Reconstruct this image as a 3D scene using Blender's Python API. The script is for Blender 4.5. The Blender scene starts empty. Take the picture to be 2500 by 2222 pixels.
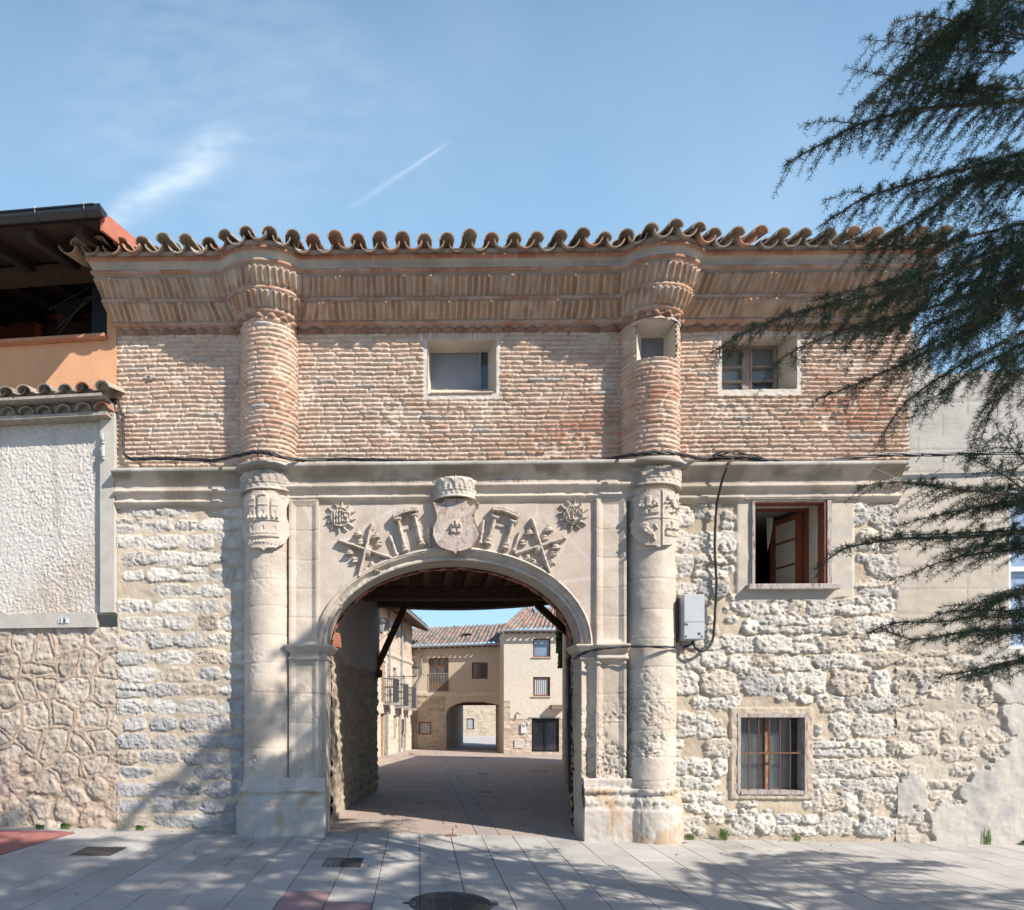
import bpy, math, random
import numpy as np
from mathutils import Vector
S = bpy.context.scene
# ------------------------------------------------------------ camera / sky / sun
F, CX, YH, TH, D, H = 1625.0, 978.5, 1724.6, math.radians(1.55), 8.67, 1.65
CT, ST = math.cos(TH), math.sin(TH)
cam = bpy.data.cameras.new('camera'); co = bpy.data.objects.new('camera', cam); S.collection.objects.link(co)
cam.sensor_width = 36; cam.lens = F/2500*36; cam.shift_x = (1250-CX)/2500; cam.shift_y = (YH-1111)/2500
cam.clip_start = .05; cam.clip_end = 2000
co.location = (0, -D, H); co.rotation_euler = (math.radians(90), 0, TH); S.camera = co
SUNV = Vector((1.3, -1.0, 1.25)).normalized()
EL = math.asin(SUNV.z); AZ = math.atan2(SUNV.x, SUNV.y)
sl = bpy.data.lights.new('sun', 'SUN'); sl.energy = 5.0; sl.angle = math.radians(.53); sl.color = (1, .925, .83)
so = bpy.data.objects.new('sun', sl); S.collection.objects.link(so)
so.rotation_euler = SUNV.to_track_quat('Z', 'Y').to_euler()
S.view_settings.view_transform = 'Standard'; S.view_settings.look = 'None'
S.view_settings.exposure = .56; S.view_settings.gamma = 1
S.cycles.max_bounces = 6; S.cycles.transparent_max_bounces = 8
w = bpy.data.worlds.new('World'); S.world = w; w.use_nodes = True
def sky_world():
    nt = w.node_tree; N = nt.nodes; L = nt.links; bg = N['Background']; bg.inputs[1].default_value = .125
    sky = N.new('ShaderNodeTexSky'); sky.sky_type = 'NISHITA'; sky.sun_disc = False
    sky.sun_elevation = EL; sky.sun_rotation = AZ; sky.air_density = 1.0; sky.dust_density = .2; sky.ozone_density = 3.2; sky.altitude = 800
    tc = N.new('ShaderNodeTexCoord'); sep = N.new('ShaderNodeSeparateXYZ'); L.new(tc.outputs['Generated'], sep.inputs[0])
    def m(op, a, b=None, c=None, clamp=False):
        n = N.new('ShaderNodeMath'); n.operation = op; n.use_clamp = clamp
        for i, v in enumerate((a, b, c)):
            if v is None: continue
            if isinstance(v, (int, float)): n.inputs[i].default_value = v
            else: L.new(v, n.inputs[i])
        return n.outputs[0]
    X, Y, Z = sep.outputs
    den = m('MAXIMUM', m('ADD', m('MULTIPLY', X, -ST), m('MULTIPLY', Y, CT)), .05)
    U = m('DIVIDE', m('ADD', m('MULTIPLY', X, CT), m('MULTIPLY', Y, ST)), den); V = m('DIVIDE', Z, den)
    cmb = N.new('ShaderNodeCombineXYZ'); L.new(U, cmb.inputs[0]); L.new(V, cmb.inputs[1])
    def noise(sc, det, stretch=None, rot=0):
        mp = N.new('ShaderNodeMapping'); L.new(cmb.outputs[0], mp.inputs[0])
        mp.inputs['Rotation'].default_value = (0, 0, rot); mp.inputs['Scale'].default_value = stretch or (1, 1, 1)
        n = N.new('ShaderNodeTexNoise'); n.inputs['Scale'].default_value = sc; n.inputs['Detail'].default_value = det
        L.new(mp.outputs[0], n.inputs[0]); return n.outputs[0]
    def seg(p, q, w0, w1, wob=None, wamp=0):
        ax, ay = (p[0]-CX)/F, (YH-p[1])/F; bx, by = (q[0]-CX)/F, (YH-q[1])/F
        dx, dy = bx-ax, by-ay; l = math.hypot(dx, dy); dx /= l; dy /= l
        u = m('SUBTRACT', U, ax); v = m('SUBTRACT', V, ay)
        t = m('DIVIDE', m('ADD', m('MULTIPLY', u, dx), m('MULTIPLY', v, dy)), l)
        d = m('ADD', m('MULTIPLY', u, -dy), m('MULTIPLY', v, dx))
        if wob is not None: d = m('ADD', d, m('MULTIPLY', m('SUBTRACT', wob, .5), wamp))
        wd = m('ADD', m('MULTIPLY', m('MINIMUM', m('MAXIMUM', t, 0), 1), w1-w0), w0)
        g = m('POWER', 2.718, m('MULTIPLY', -1, m('POWER', m('ABSOLUTE', m('DIVIDE', d, wd)), 2)))
        e = m('MULTIPLY', m('MULTIPLY', m('ADD', t, .08), 7, clamp=True), m('MULTIPLY', m('SUBTRACT', 1.08, t), 5, clamp=True), clamp=True)
        return m('MULTIPLY', g, e), t
    nz = noise(5, 6); nf = noise(14, 8, (1, 2.4, 1), -.75); nb = noise(2.2, 4, (1, .6, 1), -.8)
    c1, t1 = seg((255, 545), (580, 330), .016, .03, nz, .06)
    c2, t2 = seg((480, 470), (860, 60), .10, .22, nz, .22)
    c3, t3 = seg((850, 512), (1088, 353), .0058, .0018, nf, .003)
    c4, t4 = seg((250, 420), (430, -80), .10, .12, nz, .1)
    k1 = m('MULTIPLY', c1, m('MULTIPLY', m('SUBTRACT', nf, .2, clamp=True), .95))
    k2 = m('MULTIPLY', c2, m('MULTIPLY', m('SUBTRACT', nf, .2, clamp=True), .20))
    k3 = m('MULTIPLY', c3, m('ADD', .05, m('MULTIPLY', t3, .22)))
    k4 = m('MULTIPLY', c4, m('MULTIPLY', m('SUBTRACT', nf, .3, clamp=True), .22))
    haze = m('MULTIPLY', m('SUBTRACT', nb, .45, clamp=True), .28)
    k = m('ADD', m('ADD', k1, k2), m('ADD', m('ADD', k3, k4), haze), clamp=True)
    hf = m('ADD', .07, m('MULTIPLY', .47, m('SUBTRACT', 1, m('DIVIDE', m('SUBTRACT', V, .72), .75, clamp=True), clamp=True)))
    hz = N.new('ShaderNodeMix'); hz.data_type = 'RGBA'; L.new(hf, hz.inputs[0]); L.new(sky.outputs[0], hz.inputs[6]); hz.inputs[7].default_value = (2.7, 4.6, 6.4, 1)
    mx = N.new('ShaderNodeMix'); mx.data_type = 'RGBA'; L.new(k, mx.inputs[0]); L.new(hz.outputs[2], mx.inputs[6])
    mx.inputs[7].default_value = (5.9, 6.5, 6.9, 1); L.new(mx.outputs[2], bg.inputs[0])
sky_world()
# ------------------------------------------------------------ measuring: photo pixel + depth -> place
def W(sx, sy, Y=0.0):
    a = (sx-CX)/F; q = Y+D; X = q*(a*CT-ST)/(CT+a*ST); zc = -X*ST+q*CT
    return X, H+(YH-sy)/F*zc
def wx(sx, Y=0.0): return W(sx, 0, Y)[0]
def pix(X, Y, Z):
    q = Y+D; zc = -X*ST+q*CT; return CX+F*(X*CT+q*ST)/zc, YH-F*(Z-H)/zc
def gz(X, Y=0.0):
    g = .03-.0115*(max(-8, min(9, X))+4)
    return g-.022*max(0, min(Y, 27))
rng = np.random.default_rng(7); random.seed(7)
# ------------------------------------------------------------ noise
_T = rng.random((256, 256))
def vn(x, y):
    xi = np.floor(x).astype(int); yi = np.floor(y).astype(int); fx = x-xi; fy = y-yi
    fx = fx*fx*(3-2*fx); fy = fy*fy*(3-2*fy)
    a = _T[xi & 255, yi & 255]; b = _T[(xi+1) & 255, yi & 255]; c = _T[xi & 255, (yi+1) & 255]; d = _T[(xi+1) & 255, (yi+1) & 255]
    return a+(b-a)*fx+(c-a)*fy+(a-b-c+d)*fx*fy
def fbm(x, y, s=1., o=4, seed=0, g=.5):
    r = 0; A = 1; t = 0
    for i in range(o):
        r = r+A*vn(x*s+seed*17.3+i*31.7, y*s+seed*9.1+i*13.3); t += A; A *= g; s *= 2.03
    return r/t
def sst(a, b, x):
    t = np.clip((x-a)/(b-a), 0, 1); return t*t*(3-2*t)
def mixc(c, d, k):
    c = np.asarray(c, float); d = np.asarray(d, float); k = np.asarray(k)[..., None]
    return c*(1-k)+d*k
# ------------------------------------------------------------ materials
MATS = {}
def mat(name, col=None, rough=.85, metal=0, var=.12, vs=6., bump=.3, bs=60., bd=.004, spec=.3, dirt=None, trans=0, stretch=None, pits=None):
    if name in MATS: return MATS[name]
    m = bpy.data.materials.new(name); m.use_nodes = True; nt = m.node_tree; N = nt.nodes; L = nt.links; B = N['Principled BSDF']
    B.inputs['Roughness'].default_value = rough; B.inputs['Metallic'].default_value = metal
    B.inputs['Specular IOR Level'].default_value = spec
    if trans: B.inputs['Transmission Weight'].default_value = trans
    tc = N.new('ShaderNodeTexCoord'); vec = tc.outputs['Object']
    if stretch:
        mp = N.new('ShaderNodeMapping'); L.new(vec, mp.inputs[0]); mp.inputs['Scale'].default_value = stretch; vec = mp.outputs[0]
    if col is None:
        at = N.new('ShaderNodeAttribute'); at.attribute_name = 'Col'; base = at.outputs['Color']
    else:
        rgb = N.new('ShaderNodeRGB'); rgb.outputs[0].default_value = (*col, 1); base = rgb.outputs[0]
    def nz(s, d):
        n = N.new('ShaderNodeTexNoise'); n.inputs['Scale'].default_value = s; n.inputs['Detail'].default_value = d; n.inputs['Roughness'].default_value = .6
        L.new(vec, n.inputs[0]); return n.outputs[0]
    def rng_(v, a, b, c, d):
        n = N.new('ShaderNodeMapRange'); L.new(v, n.inputs[0])
        for i, x in enumerate((a, b, c, d)): n.inputs[i+1].default_value = x
        return n.outputs[0]
    def mul(c, f):
        n = N.new('ShaderNodeVectorMath'); n.operation = 'SCALE'; L.new(c, n.inputs[0]); L.new(f, n.inputs['Scale']); return n.outputs[0]
    if var:
        base = mul(base, rng_(nz(vs, 6), .3, .7, 1-var, 1+var)); base = mul(base, rng_(nz(vs*9, 4), .3, .7, 1-var*.6, 1+var*.6))
    if dirt:
        dc, ds, lo, hi = dirt; mx = N.new('ShaderNodeMix'); mx.data_type = 'RGBA'
        L.new(rng_(nz(ds, 8), lo, hi, 0, .85), mx.inputs[0]); L.new(base, mx.inputs[6]); mx.inputs[7].default_value = (*dc, 1); base = mx.outputs[2]
    hgt = None
    if bump:
        hgt = nz(bs, 5)
    if pits:
        v = N.new('ShaderNodeTexVoronoi'); v.inputs['Scale'].default_value = pits[0]; L.new(vec, v.inputs[0])
        pm = rng_(v.outputs['Distance'], 0, pits[1], 0, 1)
        # pits only where a broad noise lets them
        k = rng_(nz(2.3, 3), .42, .55, 0, 1)
        q = N.new('ShaderNodeMath'); q.operation = 'MULTIPLY_ADD'
        iv = N.new('ShaderNodeMath'); iv.operation = 'SUBTRACT'; iv.inputs[0].default_value = 1; L.new(pm, iv.inputs[1])
        mm = N.new('ShaderNodeMath'); mm.operation = 'MULTIPLY'; L.new(iv.outputs[0], mm.inputs[0]); L.new(k, mm.inputs[1])
        L.new(mm.outputs[0], q.inputs[0]); q.inputs[1].default_value = -1.6; L.new(hgt, q.inputs[2]); hgt = q.outputs[0]
    if hgt is not None:
        bp = N.new('ShaderNodeBump'); bp.inputs['Strength'].default_value = bump; bp.inputs['Distance'].default_value = bd
        L.new(hgt, bp.inputs['Height']); L.new(bp.outputs[0], B.inputs['Normal'])
    L.new(base, B.inputs['Base Color']); MATS[name] = m; return m
# ------------------------------------------------------------ objects
COL = S.collection
def tag(o, label=None, cat=None, group=None, kind=None):
    if label: o['label'] = label
    if cat: o['category'] = cat
    if group: o['group'] = group
    if kind: o['kind'] = kind
    return o
def thing(name, label, cat, loc=(0, 0, 0), group=None):
    o = bpy.data.objects.new(name, None); COL.objects.link(o); o.location = loc; o.empty_display_size = .2
    return tag(o, label, cat, group)
def mesh(name, V, Fc, m, parent=None, cols=None, smooth=False, mi=None):
    V = np.asarray(V, dtype=np.float32).reshape(-1, 3)
    if parent is not None:
        p = parent; off = np.zeros(3)
        while p is not None: off += np.array(p.location); p = p.parent
        V = V-off.astype(np.float32)
    me = bpy.data.meshes.new(name)
    if isinstance(Fc, np.ndarray) and Fc.ndim == 2:
        nf, k = Fc.shape; me.vertices.add(len(V)); me.vertices.foreach_set('co', V.ravel())
        me.loops.add(nf*k); me.loops.foreach_set('vertex_index', Fc.astype(np.int32).ravel())
        me.polygons.add(nf); me.polygons.foreach_set('loop_start', np.arange(0, nf*k, k, dtype=np.int32))
        me.update(calc_edges=True)
    else:
        me.from_pydata([tuple(map(float, v)) for v in V], [], [tuple(f) for f in Fc]); me.update()
    for mm in (m if isinstance(m, (list, tuple)) else [m]): me.materials.append(mm)
    if mi is not None: me.polygons.foreach_set('material_index', np.asarray(mi, dtype=np.int32))
    if cols is not None:
        a = me.color_attributes.new('Col', 'FLOAT_COLOR', 'POINT'); c = np.ones((len(V), 4), np.float32); c[:, :3] = np.clip(cols, 0, 1).reshape(-1, 3)
        a.data.foreach_set('color', c.ravel())
    if smooth: me.polygons.foreach_set('use_smooth', np.ones(len(me.polygons), bool))
    me.validate()
    o = bpy.data.objects.new(name, me); COL.objects.link(o)
    if parent is not None: o.parent = parent
    return o
class MB:
    def __init__(s): s.v = []; s.f = []; s.c = []; s.cur = (1, 1, 1)
    def add(s, vs, fs):
        b = len(s.v); s.v += [tuple(v) for v in vs]; s.c += [s.cur]*len(vs); s.f += [tuple(i+b for i in f) for f in fs]; return s
    def box(s, a, b, bev=0):
        x0, y0, z0 = (min(a[i], b[i]) for i in range(3)); x1, y1, z1 = (max(a[i], b[i]) for i in range(3))
        e = min(bev, (x1-x0)/3, (y1-y0)/3, (z1-z0)/3) if bev else 0
        if not e:
            return s.add([(x0, y0, z0), (x1, y0, z0), (x1, y1, z0), (x0, y1, z0), (x0, y0, z1), (x1, y0, z1), (x1, y1, z1), (x0, y1, z1)],
                  [(0, 3, 2, 1), (4, 5, 6, 7), (0, 1, 5, 4), (1, 2, 6, 5), (2, 3, 7, 6), (3, 0, 4, 7)])
        prof = [(z0, e), (z0+e, 0), (z1-e, 0), (z1, e)]; vs = []; fs = []
        for z, i in prof:
            vs += [(x0+i, y0+i if i else y0, z), (x1-i, y0+i if i else y0, z), (x1-i, y1-i if i else y1, z), (x0+i, y1-i if i else y1, z)]
        for k in range(3):
            for j in range(4): fs.append((k*4+j, k*4+(j+1) % 4, k*4+4+(j+1) % 4, k*4+4+j))
        fs += [(3, 2, 1, 0), (12, 13, 14, 15)]
        return s.add(vs, fs)
    def hexa(s, p):  # 8 points: bottom 4, top 4
        return s.add(p, [(0, 3, 2, 1), (4, 5, 6, 7), (0, 1, 5, 4), (1, 2, 6, 5), (2, 3, 7, 6), (3, 0, 4, 7)])
    def beam(s, a, b, w, h, up=(0, 0, 1)):
        a = Vector(a); b = Vector(b); d = (b-a).normalized(); u = Vector(up)
        sd = d.cross(u); sd = sd.normalized() if sd.length > 1e-4 else Vector((1, 0, 0)); u = sd.cross(d).normalized()
        p = [q+sd*i*w/2+u*j*h/2 for q in (a, b) for i, j in ((-1, -1), (1, -1), (1, 1), (-1, 1))]
        return s.add(p, [(0, 1, 2, 3), (7, 6, 5, 4), (0, 4, 5, 1), (1, 5, 6, 2), (2, 6, 7, 3), (3, 7, 4, 0)])
    def tube(s, pts, r, n=6, cap=True):
        pts = [Vector(p) for p in pts]; rr = r if isinstance(r, (list, tuple)) else [r]*len(pts); vs = []; fs = []
        ref = None
        for i, p in enumerate(pts):
            t = (pts[min(i+1, len(pts)-1)]-pts[max(i-1, 0)]).normalized()
            if ref is None: ref = Vector((0, 0, 1)) if abs(t.z) < .9 else Vector((1, 0, 0))
            a = t.cross(ref).normalized(); b = t.cross(a).normalized(); ref = -t.cross(a).cross(t).cross(t) if False else ref
            if abs(t.dot(ref)) > .97: ref = Vector((1, 0, 0)) if abs(t.x) < .5 else Vector((0, 1, 0))
            for k in range(n):
                g = 2*math.pi*k/n; vs.append(p+(a*math.cos(g)+b*math.sin(g))*rr[i])
        for i in range(len(pts)-1):
            for k in range(n): fs.append((i*n+k, i*n+(k+1) % n, (i+1)*n+(k+1) % n, (i+1)*n+k))
        if cap: fs.append(tuple(range(n))[::-1]); fs.append(tuple((len(pts)-1)*n+k for k in range(n)))
        return s.add(vs, fs)
    def lathe(s, c, prof, n=16, a0=0, a1=2*math.pi, ax='z'):
        full = abs(a1-a0-2*math.pi) < 1e-6; m_ = n if full else n+1; vs = []; fs = []
        for r, z in prof:
            for k in range(m_):
                g = a0+(a1-a0)*k/n; v = (r*math.cos(g), r*math.sin(g), z)
                vs.append((c[0]+v[0], c[1]+v[1], c[2]+v[2]) if ax == 'z' else (c[0]+v[0], c[1]+v[2], c[2]+v[1]))
        for i in range(len(prof)-1):
            for k in range(n):
                k2 = (k+1) % m_; fs.append((i*m_+k, i*m_+k2, (i+1)*m_+k2, (i+1)*m_+k))
        return s.add(vs, fs)
    def build(s, name, m, parent=None, smooth=False, cols=False):
        return mesh(name, s.v, s.f, m, parent, cols=np.array(s.c) if cols else None, smooth=smooth)
def catmull(P, k=6):
    P = [np.array(p, float) for p in P]; P = [2*P[0]-P[1]]+P+[2*P[-1]-P[-2]]; out = []
    for i in range(1, len(P)-2):
        for j in range(k):
            t = j/k; a, b, c, d = P[i-1:i+3]
            out.append(.5*((2*b)+(c-a)*t+(2*a-5*b+4*c-d)*t*t+(3*b-a-3*c+d)*t**3))
    out.append(P[-2]); return out
def gridmesh(name, P, m, parent=None, cols=None, keep=None, smooth=True):
    """P: (nz,nx,3) points"""
    nz_, nx_ = P.shape[:2]; idx = np.arange(nz_*nx_).reshape(nz_, nx_)
    q = np.stack([idx[:-1, :-1], idx[:-1, 1:], idx[1:, 1:], idx[1:, :-1]], -1)
    if keep is not None: q = q[keep]
    q = q.reshape(-1, 4); V = P.reshape(-1, 3); C = None if cols is None else cols.reshape(-1, 3)
    used = np.zeros(len(V), bool); used[q.ravel()] = True
    if not used.all():
        mp = np.cumsum(used)-1; q = mp[q]; V = V[used]; C = None if C is None else C[used]
    return mesh(name, V, q, m, parent, cols=C, smooth=smooth)
def axis(a, b, st, snaps=()):
    n = max(2, int(round((b-a)/st))+1); x = np.linspace(a, b, n)
    for s_ in snaps:
        if a < s_ < b: i = np.argmin(abs(x-s_)); i = min(max(i, 1), n-2); x[i] = s_
    return x
def wallfield(name, x0, x1, z0, z1, dx, dz, fn, m, parent, holes=(), Y=0., zbot=None):
    xs = axis(x0, x1, dx, [h[0] for h in holes]+[h[1] for h in holes]); zs = axis(z0, z1, dz, [h[2] for h in holes]+[h[3] for h in holes])
    X, Z = np.meshgrid(xs, zs); h, c = fn(X, Z); P = np.stack([X, Y-h, Z], -1)
    xm = (xs[:-1]+xs[1:])/2; zm = (zs[:-1]+zs[1:])/2; XM, ZM = np.meshgrid(xm, zm); keep = np.ones(XM.shape, bool)
    for a, b, cc, d in holes: keep &= ~((XM > a) & (XM < b) & (ZM > cc) & (ZM < d))
    return gridmesh(name, P, m, parent, c, keep)
# ------------------------------------------------------------ surface patterns as relief
LIME = (.56, .465, .365); STONEW = (.545, .505, .45); STONEG = (.345, .335, .33)
M_stone = mat('limestone_rubble', None, bump=.55, bs=90, bd=.006, var=.10, vs=7, pits=(70, .35))
M_ash = mat('dressed_limestone', None, bump=.35, bs=70, bd=.004, var=.09, vs=3.5, pits=(48, .3))
M_brick = mat('old_brick', None, bump=.5, bs=110, bd=.004, var=.12, vs=9)
def stamp_stones(X, Z, stones, mortar, seed=0, rough=.011):
    xs = X[0]; zs = Z[:, 0]; h = (fbm(X, Z, 9, 4, seed)-.5)*.02; h += (fbm(X, Z, 45, 2, seed+1)-.5)*.006
    c = mixc(mortar, np.array(mortar)*.82, sst(.4, .65, fbm(X, Z, 2.2, 4, seed+2)))
    for (cx, cz, hw, hh, rot, n, hm, col) in stones:
        i0, i1 = np.searchsorted(xs, (cx-hw*1.35-.03, cx+hw*1.35+.03)); j0, j1 = np.searchsorted(zs, (cz-hh*1.35-.03, cz+hh*1.35+.03))
        if i1-i0 < 2 or j1-j0 < 2: continue
        x = X[j0:j1, i0:i1]; z = Z[j0:j1, i0:i1]; sd = cx*7.7+cz*3.1
        u = (x-cx)*math.cos(rot)+(z-cz)*math.sin(rot); v = -(x-cx)*math.sin(rot)+(z-cz)*math.cos(rot)
        d = ((abs(u)/hw)**n+(abs(v)/hh)**n)**(1/n); r_ = np.random.default_rng(int(abs(sd*1000)) % 99991)
        for k_ in range(5):      # random cuts give the block corners and straight chipped edges
            g_ = k_*1.257+r_.uniform(-.45, .45); cg, sg_ = math.cos(g_), math.sin(g_); sup = (abs(cg)**1.35+abs(sg_)**1.35)**(1/1.35)*r_.uniform(.74, 1.0); d = np.maximum(d, (u/hw*cg+v/hh*sg_)/sup)
        e = (d-1)*min(hw, hh)-.010+(fbm(x, z, 13, 4, sd % 50, .6)-.5)*.040
        mask = sst(.003, -.006, e); dome = sst(.0, -.04, e); f1 = r_.uniform(-1, 1, 4)
        tilt = (u/hw*f1[0]+v/hh*f1[1])*.009+np.minimum(0, (u/hw*f1[2]+v/hh*f1[3])*.6-.12)*.03
        hs = hm*(.80*mask+.20*dome)+tilt*mask+(fbm(x, z, 22, 5, 3+sd % 20, .70)-.5)*rough*3.8+(fbm(x, z, 70, 2, 8)-.5)*rough*1.2
        pit = sst(.70, .80, fbm(x, z, 34, 2, 11+sd % 9))*.02*(hm > .02)
        hs = hs-pit
        h[j0:j1, i0:i1] = h[j0:j1, i0:i1]*(1-mask)+hs*mask
        cc = np.array(col)*(1+(fbm(x, z, 12, 4, 5)[..., None]-.5)*.5)
        c[j0:j1, i0:i1] = c[j0:j1, i0:i1]*(1-mask[..., None])+cc*mask[..., None]
    return h, c
def make_brickfn(z0, x_off=0, course=.0605, redf=None, seed=0, arc=None, amp=1.):
    def fn(X, Z):
        zz = (Z-z0)/course+(fbm(X, Z, .7, 2, seed+3)-.5)*.55+(fbm(X, Z, 4.5, 2, seed+8)-.5)*.20; r = np.floor(zz); fz = zz-r
        off = _T[(r.astype(int)*7+seed) & 255, 5]; L = .265
        xx = (X+x_off)/L+off*3.7+(fbm(r*3.1, X*1.5, 1, 2, seed+4)-.5)*.9; b = np.floor(xx); fx = xx-b
        ri = r.astype(int); bi = b.astype(int); r1 = _T[(bi*13+ri*71) & 255, (ri*29+bi*5) & 255]; r2 = _T[(bi*31+ri*17+9) & 255, (ri*3+bi*57) & 255]
        rag = (fbm(X, Z, 26, 4, seed+5, .62)-.5)*1.5
        ez = np.minimum(fz-.2-r2*.06, .84+r1*.05-fz)*course+rag*.011
        ex = np.minimum(fx-.03, .97-fx)*L+rag*.012
        e = np.minimum(ez, ex); mk = sst(-.0005, .0032, e)
        smear = .75*sst(.56, .74, fbm(X, Z, 2.6, 5, seed+6, .62))*sst(.3, .6, fbm(X, Z, 17, 2, seed+9))
        mk = mk*(1-.8*smear)
        h = amp*(mk*(.021+r1*.016)+(fbm(X, Z, 38, 4, seed+7, .65)-.5)*.017*(.4+mk)-.006*sst(.75, 1, fz)*mk)+(fbm(X, Z, .8, 2, 2)-.5)*.012
        red = redf(X, Z) if redf else 0*X
        red = np.clip(red+(fbm(X, Z, 1.3, 4, seed+10)-.5)*.5+(r1-.5)*.3, 0, 1)
        pale = mixc((.56, .40, .30), (.62, .50, .405), r2); rd = mixc((.47, .24, .145), (.37, .135, .075), r1)
        c = mixc(pale, rd, red*.9)
        grey = (r1 > .975)[..., None]; c = np.where(grey, np.array((.42, .38, .35)), c)
        mort = mixc((.57, .48, .39), (.46, .38, .30), sst(.4, .7, fbm(X, Z, 3, 3, 9)))
        c = mixc(mort, c, mk); return h, c
    return fn
# ------------------------------------------------------------ gatehouse
XL, XR = wx(653, -.12), wx(1592, -.12)
RC, RS = .345, .315
LEFT, RIGHT = wx(287), wx(2219)
def zslope(X): return -.0085*(np.asarray(X)+3.95)
gate = thing('gatehouse', 'two storey gatehouse with stone arch, brick upper floor, two tall round columns and tiled eaves', 'gatehouse', (.6, 0, 0))
ZB0, ZB1 = 4.79, 6.56
def gauss(X, Z, cx, cz, sx, sz): return np.exp(-((X-cx)/sx)**2-((Z-cz)/sz)**2)
def redmap(X, Z):
    a = W(1430, 1050); b = W(2060, 990); c = W(1250, 1110)
    return .03+.75*gauss(X, Z, *a, .75, .33)+.95*gauss(X, Z, *b, .45, .2)+.35*gauss(X, Z, *c, 1.1, .2)+.3*gauss(X, Z, 5.6, 5.6, .8, .6)+.12*sst(-2, 3, X)
def hole(x0, x1, y0, y1, Y=0.):
    a = W(x0, y1, Y); b = W(x1, y0, Y); return (a[0], b[0], a[1], b[1])
H1 = hole(1044, 1212, 829, 962); H3 = hole(1763, 1945, 820, 951)
bf0 = make_brickfn(ZB0, redf=redmap)
def soldier(X, Z, h, c, hb):
    """upright lintel bricks over the window holes and a render strip round them"""
    for (a, b, z0, z1), top in hb:
        inb = (X > a-.12) & (X < b+.12) & (Z > z1+.012) & (Z < z1+top); fr = np.mod((X-a)/.058+(Z-z1)*(X-(a+b)/2)*1.2, 1)
        mk = sst(.1, .2, fr)*sst(.98, .88, fr); k = _T[(np.floor((X-a)/.058)).astype(int) & 255, 77]
        h = np.where(inb, .012+mk*.016, h); cc = mixc((.58, .49, .40), mixc((.52, .36, .27), (.60, .48, .39), k), mk); c = np.where(inb[..., None], cc, c)
        st = ((X > a-.055) & (X < b+.055) & (Z > z0-.08) & (Z < z1+.012)); c = np.where(st[..., None], np.array((.56, .50, .43)), c); h = np.where(st, .018+(fbm(X, Z, 25, 3)-.5)*.01, h)
    return h, c
def brickwall(X, Z):
    h, c = bf0(X, Z-zslope(X)*sst(4.8, 6.5, Z)); h, c = soldier(X, Z, h, c, [(H1, .17), (H3, .17)])
    return h, c
wall_holes = [H1, H3, (XL-.25, XL+.25, 0, 9), (XR-.25, XR+.25, 0, 9)]
wallfield('brick_wall', LEFT, RIGHT, ZB0-.14, 6.66, .0145, .0078, brickwall, M_brick, gate, wall_holes, Y=.012)
# ---- brick columns
def arc_field(name, cx, R, z0, z1, fn, m, parent, holes=(), n=72, dz=.0078, a0=-100, a1=100, Yc=0., rz=None):
    A = np.radians(np.linspace(a0, a1, n)); zs = axis(z0, z1, dz, [h[2] for h in holes]+[h[3] for h in holes])
    for hh in holes:
        for a in hh[:2]: A[np.argmin(abs(A-a))] = a
    Ag, Z = np.meshgrid(A, zs); h, c = fn(Ag*R, Z); r = R+h+(rz(Z) if rz else 0)
    P = np.stack([cx+r*np.sin(Ag), Yc-r*np.cos(Ag), Z], -1); keep = None
    if holes:
        am = (A[:-1]+A[1:])/2; zm = (zs[:-1]+zs[1:])/2; AM, ZM = np.meshgrid(am, zm); keep = np.ones(AM.shape, bool)
        for a, b, c_, d in holes: keep &= ~((AM > a) & (AM < b) & (ZM > c_) & (ZM < d))
    return gridmesh(name, P, m, parent, c, keep)
cl = tag(bpy.data.objects.new('brick_column', None), 'left of the two round brick columns'); COL.objects.link(cl)
cl.parent = gate
cr = bpy.data.objects.new('brick_column', None); COL.objects.link(cr); cr.parent = gate; tag(cr, 'right round brick column, cut by a small window')
arc_field('brick_shaft', XL, RC, ZB0-.10, 6.62, make_brickfn(ZB0, redf=lambda X, Z: .15+.45*gauss(X, Z, .2, 5.5, .25, .5)+0*X, seed=21), M_brick, cl)
# small window in the right column
hz0, hz1 = W(1600, 877, -.30)[1], W(1600, 785, -.30)[1]
hx0, hx1 = wx(1557, -.29)-XR, wx(1648, -.27)-XR
ha0, ha1 = math.asin(max(-.98, hx0/RC)), math.asin(min(.98, hx1/RC))
arc_field('brick_shaft', XR, RC, ZB0-.10, 6.60, make_brickfn(ZB0, redf=lambda X, Z: .2+.55*gauss(X, Z, -.2, 5.3, .2, .45)+.3*gauss(X, Z, .1, 5.55, .3, .2), seed=33), M_brick, cr, holes=[(ha0, ha1, hz0, hz1)])
M_plast = mat('lime_plaster', (.52, .46, .38), bump=.35, bs=40, bd=.004, var=.13, vs=5)
M_wood = mat('weathered_wood', (.40, .36, .33), stretch=(3, 3, .6), var=.25, vs=20, bump=.4, bs=60, dirt=((.20, .10, .07), 14, .52, .62))
M_redwood = mat('red_brown_wood', (.19, .062, .036), var=.25, vs=14, rough=.6, bump=.25)
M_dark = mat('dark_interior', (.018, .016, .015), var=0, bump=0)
M_glass = mat('window_glass', (.05, .06, .075), rough=.06, spec=.8, var=.1, bump=0)
M_curt = mat('pale_curtain', (.42, .43, .43), rough=.7, var=.15, vs=5, stretch=(8, 8, .6), bump=.5, bs=12, bd=.01)
M_thin = mat('thin_glass', (.55, .6, .62), rough=.05, trans=.92, var=0, bump=0, spec=.6)
M_shut = mat('grey_roller_blind', (.27, .285, .32), rough=.4, var=.05, bump=0)
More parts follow.
